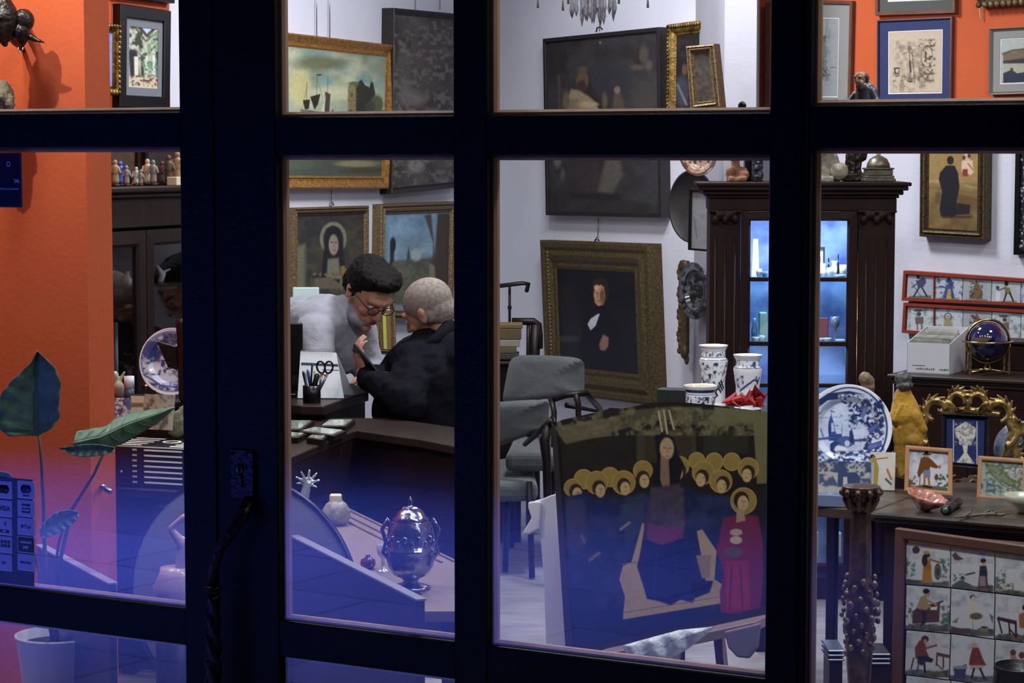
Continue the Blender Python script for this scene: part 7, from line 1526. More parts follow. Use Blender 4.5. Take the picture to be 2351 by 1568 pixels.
# ---- bureau behind with globe and file box
Ybk = 7.95; Mk = MZ(Vector((at(2052, 860, Ybk).x, Ybk, 0)), -29.4); zk = at(2052, 858, Ybk).z
zk2 = onpl(2075, 772, Mk @ Vector((0, .30, 0)), Mk.to_3x3() @ Vector((0, -1, 0))).z
bu = thing('bureau', 'dark mahogany bureau with a raised back shelf behind the carved gilt frame', 'bureau', Mk @ Vector((.7, .2, 0)))
MB(Mk).bbox(.0, 1.5, .0, .42, 0, zk - .02, .003).build('body', WOODR, bu)
mb = MB(Mk); mb.bbox(-.015, 1.515, -.03, .44, zk - .012, zk, .003).bbox(-.008, 1.508, -.018, .43, zk - .022, zk - .012, .003).bbox(-.004, 1.504, -.010, .43, zk - .034, zk - .022, .003); mb.build('top', DS, bu)
MB(Mk).bbox(0.02, 1.5, .30, .42, zk, zk2 - .012, .003).build('raised_back', WOODD, bu)
MB(Mk).bbox(0.01, 1.51, .285, .43, zk2 - .012, zk2, .003).build('upper_shelf', DS, bu)
mb = MB(Mk); mb.ring([(.06, zk - .06), (1.44, zk - .06), (1.44, .1), (.06, .1)], .04, [(0, 0), (0, -.006), (1, -.002), (1, 0)]); mb.build('front_panel', WOODR, bu)
def kp(px, py, y): n = Mk.to_3x3() @ Vector((0, -1, 0)); v = Mk.inverted() @ onpl(px, py, Mk @ Vector((0, y, 0)), n); return v
# file box
A = kp(2082, 849, .06); B = kp(2181, 790, .06)
fb = thing('card_file_box', 'white open file box full of paper cards on the bureau, left of the globe', 'box', Mk @ Vector(((A.x + B.x) / 2, .1, zk)))
CB = mat('white_cardboard', 'c3c4c8', .7)
zf = B.z; xw0, xw1 = A.x, B.x; dpt = .20; zb_back = zf + .045
mb = MB(Mk); mb.box(xw0, xw1, .06, .063, zk, zf).box(xw0, xw1, .06 + dpt, .063 + dpt, zk, zb_back).box(xw0, xw1, .06, .06 + dpt, zk, zk + .003)
mb.add([(xw0, .06, zk), (xw0, .06 + dpt, zk), (xw0, .06 + dpt, zb_back), (xw0, .06, zf), (xw0 + .002, .06, zk), (xw0 + .002, .06 + dpt, zk), (xw0 + .002, .06 + dpt, zb_back), (xw0 + .002, .06, zf)], [(0, 1, 2, 3), (4, 7, 6, 5), (0, 3, 7, 4), (3, 2, 6, 7), (1, 5, 6, 2)])
mb.add([(xw1, .06, zk), (xw1, .06 + dpt, zk), (xw1, .06 + dpt, zb_back), (xw1, .06, zf), (xw1 - .002, .06, zk), (xw1 - .002, .06 + dpt, zk), (xw1 - .002, .06 + dpt, zb_back), (xw1 - .002, .06, zf)], [(0, 3, 2, 1), (4, 5, 6, 7), (0, 4, 7, 3), (3, 7, 6, 2), (1, 2, 6, 5)])
mb.build('box_body', CB, fb)
mb = MB(Mk)
tw_ = .115
for i in range(9):
    a = xw0 + .035 + i * .0075; mb.box(a, a + .004, .0585, .06, zk + .014, zk + .0175 + (i % 3) * .0012)
for i in range(6):
    a = xw0 + .118 + i * .0055; mb.box(a, a + .0035, .0585, .06, zk + .014, zk + .0175 + (i % 2) * .0015)
mb.box(xw0 + .02, xw0 + .065, .0585, .06, zk + .027, zk + .0285)
mb.build('print', mat('grey_print', '55565c', .6), fb)
MB(Mk).ell((xw1 - .016, .059, zk + .017), (.0035, .001, .0035), nu=12, nv=6).build('green_mark', mat('green_mark', '2d7a48', .5), fb)
random.seed(5)
cards = ['8e9488', 'a9a89a', '77806f', 'b9b8ae', '9a9c94', 'c8c8c2', '86897e']
for i in range(14):
    y = .075 + i * .0125; h_ = zf - zk + .008 + .03 * i / 14 + random.uniform(-.004, .004)
    x1 = xw1 - .01 - (.03 if i % 5 == 1 else .0)
    tag(MB(Mk).box(xw0 + .008, x1 - (.02 if i > 9 else 0), y, y + .004, zk + .004, zk + h_).build('index_card', mat('card_' + cards[i % 7], cards[i % 7], .8, var=.3, scale=60)), 'paper card filed upright in the white box on the bureau', 'card', 'cards in the white file box')
# globe
gc = kp(2268, 783, .12); G = Mk @ gc; kg = (G.y) / F; Rg = 45 * kg
gb = thing('globe', 'dark blue gemstone desk globe in a brass stand on the bureau', 'globe', tuple(Mk @ Vector((gc.x, .12, zk)))); Mg2 = Matrix.Translation(G)
gm = bpy.data.materials.new('lapis_globe'); gm.use_nodes = True; nt = gm.node_tree; b = nt.nodes['Principled BSDF']; b.inputs['Roughness'].default_value = .06; b.inputs['Coat Weight'].default_value = 1
n = nt.nodes.new('ShaderNodeTexNoise'); n.inputs['Scale'].default_value = 16; tc = nt.nodes.new('ShaderNodeTexCoord'); cr = nt.nodes.new('ShaderNodeValToRGB'); cr.color_ramp.elements[0].position = .55; cr.color_ramp.elements[1].position = .6
cr.color_ramp.elements[0].color = (.006, .008, .05, 1); cr.color_ramp.elements[1].color = (.09, .075, .05, 1); nt.links.new(tc.outputs['Object'], n.inputs[0]); nt.links.new(n.outputs[0], cr.inputs[0]); nt.links.new(cr.outputs[0], b.inputs[0])
MB(Mg2).ell((0, 0, 0), Rg, nu=48, nv=32).build('sphere', gm, gb)
circ = lambda r_, f: [f(r_ * math.cos(t), r_ * math.sin(t)) for t in np.linspace(0, 2 * PI, 56)]
MB(Mg2).tube(circ(Rg * 1.1, lambda a, b: (a, 0, b)), Rg * .07, 8).build('meridian', BRASS, gb)
MB(Mg2).lathe([(Rg * 1.12, -.003), (Rg * 1.3, -.003), (Rg * 1.3, .002), (Rg * 1.12, .002)], 56, cap=False).build('horizon_ring', BRASS, gb)
for a in (35, 145, 215, 325):
    x, y = Rg * 1.2 * math.cos(R(a)), Rg * 1.0 * math.sin(R(a)); H = G.z - zk
    pr = []
    for i in range(25): t = i / 24; pr.append((.0035 + .0022 * abs(math.sin(t * 13)) * (1 if t < .35 or t > .8 else .25), -H + t * H))
    MB(Mg2).lathe(pr, 14, M=Matrix.Translation((x, y, 0))).build('leg', BRASS, gb)
MB(Mg2).tube([(Rg * 1.15 * math.cos(R(35)), Rg * .95 * math.sin(R(35)), -G.z + zk + .012), (0, 0, -G.z + zk + .02), (Rg * 1.15 * math.cos(R(215)), Rg * .95 * math.sin(R(215)), -G.z + zk + .012)], .003, 8).tube([(Rg * 1.15 * math.cos(R(145)), Rg * .95 * math.sin(R(145)), -G.z + zk + .012), (0, 0, -G.z + zk + .02), (Rg * 1.15 * math.cos(R(325)), Rg * .95 * math.sin(R(325)), -G.z + zk + .012)], .003, 8).lathe([(.0001, -G.z + zk + .012), (.02, -G.z + zk + .016), (.012, -G.z + zk + .024), (.004, -Rg * 1.12)], 20).build('stretcher', BRASS, gb)
# ---- chest of drawers (commode) in front
Yq = 6.35; Mq = MZ(Vector((at(2010, 1180, Yq).x, Yq, 0)), YW); zq = at(2010, 1176, Yq).z
cm = thing('chest_of_drawers', 'dark chest of drawers in the right window, its worn top crowded with ceramics', 'chest of drawers', Mq @ Vector((.5, .3, 0)))
TOPW = mat('worn_dark_top', '4a4036', .35, var=.4, scale=9, col2='2a231e', spec=.6, bump=.1)
TD = .86
mb = MB(Mq); mb.bbox(-.012, 1.4, -.012, TD, zq - .014, zq, .005).bbox(-.005, 1.4, -.003, TD, zq - .026, zq - .014, .003); mb.build('top', TOPW, cm)
MB(Mq).bbox(.02, 1.38, .015, TD - .02, .06, zq - .026, .003).build('body', WOODD, cm)
for z0, z1 in ((zq - .20, zq - .05), (zq - .38, zq - .22), (zq - .56, zq - .40)):
    if z0 < .05: z0 = .07
    d_ = MB(Mq).bbox(.06, 1.34, .003, .016, z0, z1, .004).build('drawer', WOODM, cm)
    for x in (.3, 1.1): MB(Mq).lathe([(.0001, 0), (.008, .003), (.014, .015), (.0001, .02)], 14, M=Matrix.Translation((x, .003, (z0 + z1) / 2)) @ Matrix.Rotation(R(90), 4, 'X')).build('knob', BRASS, d_)
for x in (.03, 1.3):
    for y in (.02, TD - .08): MB(Mq).bbox(x, x + .06, y, y + .05, 0, .06, .004).build('foot', WOODD, cm)
# left part of the display (grey edge at x 1860-1935): second low table
Mn = MZ(Vector((at(1790, 1190, 6.55).x, 6.55, 0)), YW)
nt_ = thing('low_side_table', 'low table left of the chest of drawers with the glass block on it', 'table', Mn @ Vector((.1, .2, 0))); zn = zq - .002
xe = (Mn.inverted() @ (Mq @ Vector((-.02, .2, 0)))).x
MB(Mn).bbox(-.02, xe, -.02, .42, zn - .03, zn, .004).build('table_top', TOPW, nt_)
for x in (0, xe - .04):
    for y in (0, .36): MB(Mn).bbox(x, x + .03, y, y + .03, 0, zn - .03, .003).build('leg', WOODD, nt_)
def qp(px, py): return atz(px, py, zq)
# big blue white plate
LP = [('f', 'c9d0de'), ('o', 1950, 984, 96, 104, 13, 'd5dae4', 2), ('o', 1950, 984, 86, 93, 5, '2b3966', 2), ('e', 1950, 984, 84, 92, 'c3cbdc', 2), ('p', [(1868, 925), (1900, 903), (1950, 897), (1985, 905), (1990, 915), (1950, 912), (1900, 920), (1868, 945)], '27345e', 3),
 ('l', [(1872, 945), (1900, 925), (1950, 918)], 3, '9aa8c8', 3), ('o', 1932, 990, 64, 66, 3, '8b96b2', 4), ('b', 18, .6, 'a3b2d0', .25, 1865, 930, 2000, 1060), ('l', [(1880, 960), (1960, 955)], 3, '94a5c9', 3), ('l', [(1900, 975), (1985, 980)], 2.5, '9fafd0', 3),
 ('p', [(1902, 968), (1908, 952), (1914, 968), (1919, 992), (1921, 996), (1932, 996), (1934, 1002), (1934, 1012), (1903, 1012), (1901, 985)], '40508a', 1.2), ('l', [(1909, 955), (1909, 942)], 1.5, '27345e', 1), ('l', [(1908, 944), (1916, 946)], 2, '27345e', 1), ('l', [(1905, 970), (1906, 995)], 2.5, '22305c', 1), ('l', [(1904, 1000), (1932, 1000)], 1.5, '22305c', 1), ('l', [(1933, 977), (1933, 996)], 1.5, '3a4a7a', 1), ('l', [(1918, 977), (1934, 977)], 1.5, '3a4a7a', 1), ('p', [(1908, 972), (1913, 970), (1917, 990), (1909, 992)], 'aab8d4', 1),
 ('l', [(1880, 950), (1885, 948)], 2, '4c5c8c', 1), ('l', [(1927, 958), (1933, 952)], 2, '4c5c8c', 1), ('l', [(1940, 966), (1947, 962)], 2, '4c5c8c', 1), ('l', [(1884, 985), (1890, 1002)], 3, '4c5c8c', 1.5), ('l', [(1862, 1010), (1900, 1006), (1950, 1012), (1985, 1010)], 6, '42538a', 3), ('p', [(1900, 1008), (1940, 1002), (1960, 1012), (1930, 1014)], '33457c', 2),
 ('e', 1942, 1014, 20, 13, '4a5a8a', 2), ('p', [(1907, 1042), (1905, 1020), (1918, 1010), (1930, 1018), (1918, 1025), (1918, 1045)], '2f4072', 2), ('e', 1945, 1018, 6, 7, 'b9c2d8', 1.5), ('p', [(1950, 990), (1956, 985), (1960, 1000), (1962, 1022), (1950, 1012)], '2c3a68', 2), ('e', 1930, 1032, 14, 8, 'd6dbe6', 3),
 ('p', [(1925, 912), (1935, 908), (1960, 925), (1985, 940), (1990, 950), (1975, 965), (1950, 960), (1962, 945), (1935, 925)], '25345f', 3), ('b', 5, .48, 'b9c4da', .1, 1925, 905, 1995, 980, 4), ('b', 6, .5, '24325e', .1, 1948, 915, 2030, 985, 6), ('p', [(1983, 930), (1993, 935), (1983, 962), (1974, 956)], '5d6c9c', 2), ('l', [(1983, 930), (1974, 956)], 2, '22305c'), ('b', 6, .5, '2a3966', .1, 1990, 960, 2030, 1040, 5),
 ('p', [(1992, 985), (2015, 968), (2018, 980), (1996, 998)], '50609a', 2), ('l', [(1992, 985), (2015, 968)], 2, '1f2c56'), ('l', [(1996, 998), (2018, 980)], 2, '1f2c56'), ('p', [(1993, 1022), (2024, 1012), (2026, 1024), (1995, 1034)], '50609a', 2), ('l', [(1993, 1022), (2024, 1012)], 2, '1f2c56'), ('l', [(1995, 1034), (2026, 1024)], 2, '1f2c56'), ('b', 6, .52, '2a3966', .1, 1862, 1035, 2020, 1075, 5), ('b', 6, .54, '2a3966', .1, 1858, 920, 1878, 1010, 5), ('b', 5, .55, '2a3966', .1, 1975, 1000, 2000, 1050, 4), ('n', 5, .06)]
plate('large_blue_white_plate', 'large blue and white faience plate with tower, leaves and bird, left on the chest', 1945, 984, 103, 6.95, LP, lean=-12, yaw=-14, gain=1.25, depth=.02, rim='d8dce6')
# yellow draped figure
def at2(px, py, Y): return at(px, py, Y)
yf = thing('draped_figure', 'figure wrapped in mustard yellow cloth with grey hair seen from behind', 'figurine', (qp(2075, 1095).x, 7.0, zq))
Y = 7.0; k = S(Y)
YEL = mat('mustard_cloth', 'b98a1c', .75, var=.3, scale=10, bump=.3, bscale=60, sheen=.2)
mb = MB()
mb.cap(at(2074, 908, Y), 21 * k, at(2079, 950, Y), 38 * k, 22).cap(at(2082, 960, Y), 32 * k, at(2092, 1010, Y), 38 * k, 22).cap(at(2088, 1010, Y), 34 * k, at(2072, 1075, Y), 24 * k, 20).cap(at(2062, 960, Y), 16 * k, at(2026, 962, Y - .02), 12 * k, 14).cap(at(2026, 962, Y), 9 * k, at(2048, 990, Y - .03), 8 * k).cap(at(2100, 955, Y - .03), 16 * k, at(2118, 985, Y - .03), 12 * k).cap(at(2095, 1010, Y - .03), 20 * k, at(2118, 1040, Y), 14 * k)
for (x0, y0, x1, y1) in ((2052, 985, 2068, 1090), (2064, 985, 2080, 1085), (2078, 1000, 2100, 1060), (2090, 985, 2120, 1000), (2085, 1000, 2118, 1022), (2070, 930, 2056, 965), (2082, 932, 2098, 975), (2058, 1010, 2056, 1070)):
    mb.cap(at(x0, y0, Y - .035), 5 * k, at(x1, y1, Y - .03), 6 * k, 10)
mb.build('robe', YEL, yf, mods=BL(.0028, 1) + [('noise', .03, .006)])
mb = MB(); mb.ell(tuple(at(2074, 872, Y - .01)), (20 * k, 20 * k, 20 * k)).ell(tuple(at(2077, 884, Y - .015)), (20 * k, 20 * k, 11 * k)).tube([at(2058, 886, Y - .02), at(2074, 892, Y - .03), at(2088, 884, Y - .02)], 5 * k, 8); mb.build('hair', mat('grey_carved_hair', '4c4a48', .5, var=.4, scale=60, bump=.6), yf, mods=BL(.0025, 1) + [('noise', .01, .006)])
mb = MB(); mb.tube([at(2030, 955, Y), at(2022, 948, Y - .01), at(2018, 940, Y - .02)], [8 * k, 6 * k, 4 * k], 8).cap(at(2046, 1000, Y), 10 * k, at(2044, 1030, Y), 8 * k); mb.build('carved_body', BRONZE, yf)
# ivory bearded bust behind the plate
bb = thing('bearded_bust', 'carved bearded man bust looking right behind the large plate', 'bust', (at(1988, 950, 7.15).x, 7.15, zq)); Y = 7.15; k = S(Y)
BW_ = mat('pale_carved_wood', '7f6c52', .5, var=.3, scale=40, bump=.2)
mb = MB(); mb.ell(tuple(at(1986, 869, Y)), (15 * k, 14 * k, 16 * k)).ell(tuple(at(1997, 873, Y)), (9 * k, 10 * k, 13 * k)).ell(tuple(at(2001, 887, Y)), (8 * k, 9 * k, 11 * k)).ell(tuple(at(2003, 895, Y)), (5 * k, 6 * k, 7 * k)).cap(at(2002, 867, Y), 2.5 * k, at(2007, 875, Y), 3 * k, 8).cap(at(1985, 883, Y), 9 * k, at(1989, 905, Y), 10 * k).ell(tuple(at(1984, 874, Y - .028)), (3 * k, 2 * k, 5 * k)).cap(at(1987, 907, Y), 15 * k, at(1994, 955, Y), 20 * k).cap(at(1979, 915, Y), 10 * k, at(1969, 955, Y), 10 * k).cap(at(1994, 955, Y), 18 * k, (at(1994, 955, Y).x, Y, zq + .02), .05)
mb.build('body', BW_, bb, mods=BL(.0028, 1) + [('noise', .01, .003)])
# carved gilt acanthus frame with small blue picture
Yg = 6.95; Mgf = MZ(at(2218, 1120, Yg), -12, -4); kg = S(Yg)
gf = thing('acanthus_frame', 'small carved gilt frame of curling acanthus leaves with scrolls below', 'frame', (at(2218, 1125, Yg).x, Yg, zq))
def gp(px, py, y=0): return (((px - 2218) * kg), y, ((1120 - py) * kg))
def scroll(mb, pts, r0, r1, turns=0, w=1): mb.tube([gp(*p) if len(p) == 3 else gp(p[0], p[1], -.01) for p in pts], [r0 + (r1 - r0) * i / (len(pts) - 1) for i in range(len(pts))], 10)
def leafy(mb, cx, cy, r_, a0, a1, s_=1, n=6):
    for i in range(n):
        t = R(a0 + (a1 - a0) * i / (n - 1)); x, y = cx + r_ * math.cos(t), cy - r_ * math.sin(t); x2, y2 = cx + (r_ + 11 * s_) * math.cos(t + .35), cy - (r_ + 11 * s_) * math.sin(t + .35)
        mb.cap(gp(x, y, -.012), 5.5 * s_ * kg, gp(x2, y2, -.022), 2.6 * s_ * kg, 8)
mb = MB(Mgf)
for sgn in (-1, 1):
    X = lambda x: 2218 + sgn * (x - 2218)
    def arc(cx, cy, r_, a0, a1, w0, w1, y0=-.008, n=14):
        pts = []; 
        for i in range(n): t = R(a0 + (a1 - a0) * i / (n - 1)); rr = r_ * (1 - .35 * i / n); pts.append(gp(X(cx + rr * math.cos(t)), cy - rr * math.sin(t), y0 - .012 * i / n))
        mb.tube(pts, [(w0 + (w1 - w0) * i / (n - 1)) * kg for i in range(n)], 10)
    arc(2240, 920, 22, -90, 200, 9, 4); arc(2290, 945, 28, 160, -80, 11, 5); arc(2325, 1000, 30, 100, -70, 9, 4); arc(2312, 1045, 22, 90, -100, 10, 4); arc(2290, 990, 50, 60, -60, 7, 8)
    mb.tube([gp(X(2306), 950, -.008), gp(X(2322), 985, -.008), gp(X(2310), 1030, -.008), gp(X(2296), 1062, -.008)], [9 * kg, 11 * kg, 9 * kg, 6 * kg], 10)
    for (cx, cy, r_, a0, a1, s_) in ((2240, 912, 18, 20, 150, 1), (2292, 938, 24, -10, 140, 1), (2322, 985, 18, -20, 80, 1.1), (2320, 1040, 14, -60, 60, 1.2), (2262, 938, 8, 60, 150, .8)):
        for i in range(6):
            t = R(a0 + (a1 - a0) * i / 5); x, y = cx + r_ * math.cos(t), cy - r_ * math.sin(t); x2, y2 = cx + (r_ + 11 * s_) * math.cos(t + .35), cy - (r_ + 11 * s_) * math.sin(t + .35)
            mb.cap(gp(X(x), y, -.012), 5.5 * s_ * kg, gp(X(x2), y2, -.022), 2.4 * s_ * kg, 8)
mb.ell(gp(2218, 925, -.01), (8 * kg, 6 * kg, 14 * kg))
GOLDL = mat('bright_gilt', 'b89a5c', .3, metal=.6, var=.5, scale=40, col2='4a3416', bump=.1)
mb.tube([gp(2150, 945, 0), gp(2218, 938, 0), gp(2292, 948, 0)], 7 * kg, 8)
mb.build('carving', GOLDL, gf, mods=BL(.0022, 1))
for cx, sg in ((2196, 1), (2236, -1)):
    MB(Mgf).tube([gp(cx + (18 - i * .32) * math.cos(R(90 + sg * i * 11)), 1110 - (18 - i * .32) * math.sin(R(90 + sg * i * 11)), -.01) for i in range(44)], [3.2 * kg] * 44, 8).build('scroll', GOLDL, gf)
# the dark framed goblet picture
CUP = [('f', '1c2954'), ('l', [(2189, 965), (2189, 1068)], 1.6, 'c9ccd8'), ('l', [(2243, 968), (2243, 1072)], 1.6, 'c9ccd8'), ('l', [(2189, 1066), (2243, 1071)], 1.6, 'c9ccd8'), ('p', [(2192, 984), (2206, 974), (2217, 968), (2230, 976), (2241, 984), (2239, 1002), (2231, 1012), (2230, 1022), (2202, 1020), (2202, 1010), (2194, 1000)], 'bdb9b0', 1.5), ('b', 5, .58, '7c7a78', .1, 2192, 970, 2242, 1022), ('l', [(2194, 984), (2240, 984)], 2, '8a8884'), ('p', [(2210, 1022), (2222, 1022), (2220, 1040), (2230, 1054), (2236, 1064), (2194, 1062), (2204, 1052), (2213, 1040)], 'bdb9b0', 1.5), ('b', 4, .55, '65636a', .1, 2192, 1054, 2238, 1066), ('l', [(2202, 990), (2212, 1000), (2222, 1000), (2232, 990)], 1.5, '77757a')]
Mc3 = MZ(at(2218, 1080, 6.86), -13, -8)
q = plquad([(2163, 949), (2271, 955), (2268, 1078), (2162, 1068)], Mc3)
gr_ = thing('goblet_print', 'small print of a chalice on blue in a ribbed black frame inside the gilt carving', 'picture', tuple(at(2216, 1076, 6.86)))
MB(Mc3).ring(q, .013, PROF['cove'](.02)).build('frame', mat('ribbed_black_frame', '14141c', .3, coat=.3), gr_)
mb = MB(Mc3)
for sd_ in (0, 1):
    for i in range(26): x, z = bil(q, .035 if sd_ == 0 else .965, .08 + .86 * i / 25); mb.box(x - .004, x + .004, -.010, -.006, z - .0012, z + .0012)
mb.build('ribs', mat('rib_black', '2a2c3c', .35), gr_)
W_ = q[1][0] - q[0][0]; H_ = q[0][1] - q[3][1]; ii = lambda u, v: bil(q, u, v); u_, v_ = .011 / W_, .011 / H_
slab('print', [ii(u_, v_), ii(1 - u_, v_), ii(1 - u_, 1 - v_), ii(u_, 1 - v_)], .008, .004, Mc3, CUP, PAPER, gr_, 1.2, 1.1)
MB(Mc3).tube([(0, .025, q[2][1] + .03), (0, .06, -.02)], .004, 6).build('strut', BLACK, gr_)
# framed tiles
def ftile(name, label, corners, Y, yaw, lean, fw, L, m=PINE):
    M = MZ(at(sum(c[0] for c in corners) / 4, sum(c[1] for c in corners) / 4, Y), yaw, lean); q = plquad(corners, M)
    c0 = M @ Vector(((q[2][0] + q[3][0]) / 2, 0, min(q[2][1], q[3][1]))); rt = thing(name, label, 'framed tile', (c0.x, c0.y, c0.z))
    MB(M).ring(q, fw, [(0, .022), (0, -.001), (.5, -.002), (1, -.001), (1, .022)]).build('frame', m, rt)
    W_ = (q[1][0] - q[0][0]); H_ = q[0][1] - q[3][1]; u_, v_ = (fw - .001) / W_, (fw - .001) / H_; ii = lambda u, v: bil(q, u, v)
    slab('painted_tile', [ii(u_, v_), ii(1 - u_, v_), ii(1 - u_, 1 - v_), ii(u_, 1 - v_)], .007, .01, M, L, GLAZE, rt, 1.2, 1.1)
    return rt
BEG = [('f', 'c6c6ca'), ('b', 10, .6, '9fa4b0', .2, 2085, 1035, 2180, 1070), ('p', [(2086, 1118), (2120, 1112), (2176, 1120), (2176, 1130), (2086, 1124)], '5a5c40', 3), ('p', [(2114, 1052), (2126, 1046), (2140, 1056), (2155, 1072), (2150, 1076), (2136, 1072), (2132, 1088), (2118, 1086), (2108, 1098), (2106, 1085)], '6b4222', 2), ('e', 2127, 1044, 6, 6, 'a88868', 1.5), ('l', [(2118, 1043), (2137, 1043)], 3, '2a2018', 1), ('e', 2127, 1039, 5, 4, '2a2018', 1), ('p', [(2120, 1080), (2136, 1078), (2136, 1096), (2120, 1098)], '6c7c98', 2), ('l', [(2123, 1096), (2122, 1116)], 5, '9a6a2c', 1.5), ('l', [(2132, 1096), (2134, 1118)], 5, '9a6a2c', 1.5), ('l', [(2120, 1116), (2138, 1119)], 4, '201814', 1), ('l', [(2113, 1090), (2111, 1116)], 2, '6b4222', 1), ('e', 2157, 1072, 4, 4, '8a7a60', 1.5), ('b', 5, .5, '44604c', .1, 2148, 1088, 2178, 1120, 4), ('b', 6, .55, '6a5c3c', .1, 2084, 1092, 2106, 1122, 4), ('e', 2150, 1096, 5, 7, '6b4222', 2), ('n', 5, .06)]
ftile('framed_tile', 'wood framed tile of a man with cloak, hat and stick on the chest', [(2079, 1022), (2186, 1030), (2186, 1138), (2076, 1126)], 6.62, -16, -10, .011, BEG)
FISH = [('f', '8f9a8c'), ('b', 14, .5, 'a9b3ae', .2), ('e', 2295, 1090, 36, 14, '7c8468', 3, 38), ('l', [(2262, 1066), (2290, 1072), (2320, 1100), (2340, 1130)], 2, '565e48', 1.5), ('l', [(2268, 1078), (2300, 1112), (2330, 1128)], 2, '5a614c', 1.5), ('b', 5, .58, '5b644c', .1, 2262, 1062, 2345, 1130), ('l', [(2300, 1110), (2296, 1140)], 1.5, '6a6a50'), ('b', 7, .52, '4c6470', .1, 2250, 1100, 2285, 1145, 4), ('b', 7, .55, '6c6a48', .1, 2320, 1070, 2351, 1145, 4), ('n', 5, .1)]
ftile('framed_tile', 'wood framed greenish tile with a striped bird, at the right edge of the chest', [(2246, 1046), (2358, 1054), (2356, 1158), (2242, 1143)], 6.62, -16, -8, .011, FISH)
standtile('blue_tile', 1878, 2003, 1044, 1118, 6.72, [('f', 'a9a7a2'), ('b', 12, .56, '46516c', .1, 1880, 1046, 2000, 1118, 3), ('p', [(1923, 1118), (1924, 1072), (1932, 1060), (1942, 1072), (1944, 1084), (1965, 1084), (1975, 1096), (1975, 1118)], '3b4866', 2), ('p', [(1935, 1118), (1936, 1095), (1945, 1095), (1946, 1118)], 'b5b2a4', 1.5), ('e', 1933, 1062, 10, 8, '3b4866', 2), ('p', [(1885, 1115), (1912, 1092), (1925, 1115)], '4a5670', 3), ('b', 6, .56, '3c4a68', .1, 1880, 1048, 2002, 1085, 3), ('l', [(1880, 1048), (2002, 1046)], 3, '59617a'), ('n', 4, .08)], 'grey and navy tile of a domed church standing in front of the large plate', yaw=-10, lean=-14, t=.014, gain=1.15, zb=zq)
standtile('yellow_tile', 1996, 2052, 1040, 1128, 6.78, [('f', 'c9c8c0'), ('p', [(1998, 1050), (2012, 1055), (2018, 1075), (2014, 1128), (1996, 1128)], '9a8a3c', 3), ('e', 2003, 1048, 7, 5, '2c2620', 1.5), ('l', [(2010, 1054), (2038, 1051)], 3, 'a8622c', 1), ('l', [(2037, 1078), (2046, 1100)], 5, 'a8702c', 2), ('l', [(2034, 1100), (2046, 1112)], 5, '2c5c5c', 2), ('o', 2024, 1084, 29, 46, 1, 'c8bb78'), ('n', 5, .06)], 'white tile with a yellow horn player behind the navy church tile', yaw=-14, lean=-10, t=.012, gain=1.2, zb=zq)
# glass blocks at the left edge
gbk = MB(Mn); A = Mn.inverted() @ atz(1885, 1165, zn); 
tag(MB(MZ(atz(1890, 1164, zn), -20)).bbox(-.02, .06, 0, .05, 0, .036, .003).build('crystal_block', mat('crystal_block', '8fa0c8', .05, spec=.9, metal=.35)), 'clear crystal block in front of the navy church tile', 'block')
tag(MB(MZ(atz(1850, 1150, zn), -20)).bbox(-.04, .03, 0, .03, 0, .10, .003).build('blue_tile_stack', mat('pale_blue_tile', '8a9cc8', .3)), 'pale blue tile standing at the mullion, left of the crystal block', 'tile')
# shell dish, loupe, driftwood, bowl
p = qp(2118, 1172); p.y -= 0; k = S(p.y)
sd2 = thing('scallop_dish', 'scalloped pinkish dish tilted on the chest front', 'dish', (p.x, p.y, zq)); Msd = Matrix.Translation((p.x, p.y, zq)) @ Matrix.Rotation(R(14), 4, 'Y') @ Matrix.Rotation(R(10), 4, 'X')
sc_f = lambda t, z: 1 + (.05 * math.cos(9 * t) if z > .012 else 0)
SHL = mat('pink_painted_ceramic', 'c08a78', .3, var=.5, scale=60, col2='8c4c3c', coat=.3, stretch=(1, 1, 1))
MB(Msd).lathe([(.0001, .006), (.018, .004), (.024, .012), (.045, .028), (.058, .046), (.055, .047), (.04, .034), (.02, .02), (.0001, .016)], 72, mod=sc_f).build('bowl', SHL, sd2)
lp_ = thing('loupe', 'short black lens tube lying on the chest next to the scalloped dish', 'lens', tuple(qp(2185, 1175))); A_ = atz(2170, 1172, zq + .013); B_ = atz(2200, 1153, zq + .013)
MB().tube([A_, A_.lerp(B_, .3), A_.lerp(B_, .32), A_.lerp(B_, .7), A_.lerp(B_, .72), B_], [.013, .013, .0115, .0115, .013, .013], 24).build('tube', BLACK, lp_)
MB().tube([A_ + (A_ - B_) * .02, A_ + (A_ - B_) * .0], .009, 20).build('lens', mat('green_lens', '3c5c48', .05, spec=.9), lp_)
mb = MB(); z_ = zq + .008
for (P, r_) in (([(2192, 1188), (2212, 1186), (2226, 1178), (2232, 1170)], .006), ([(2226, 1184), (2250, 1182), (2275, 1180), (2300, 1182), (2318, 1178)], .007), ([(2250, 1182), (2270, 1172), (2282, 1170)], .005), ([(2275, 1180), (2292, 1174)], .004)):
    mb2 = MB().tube([atz(x, y, z_ + (.01 if (x, y) == P[-1] else 0)) for x, y in P], [r_ * .5, r_, r_, r_ * .5][:len(P)] if len(P) == 4 else [r_ * (.5 if i in (0, len(P) - 1) else 1) for i in range(len(P))], 8, flat=.7)
    mb.v, mb.f, mb.mi, mb.sm = (mb.v + mb2.v, mb.f + [[i + len(mb.v) for i in f] for f in mb2.f], mb.mi + mb2.mi, mb.sm + mb2.sm)
tag(mb.build('driftwood', mat('grey_driftwood', '5c564c', .8, var=.4, scale=40, bump=.4), mods=BL(.002, 1) + [('noise', .02, .006)]), 'flat twisted grey driftwood pieces lying along the chest front', 'driftwood')
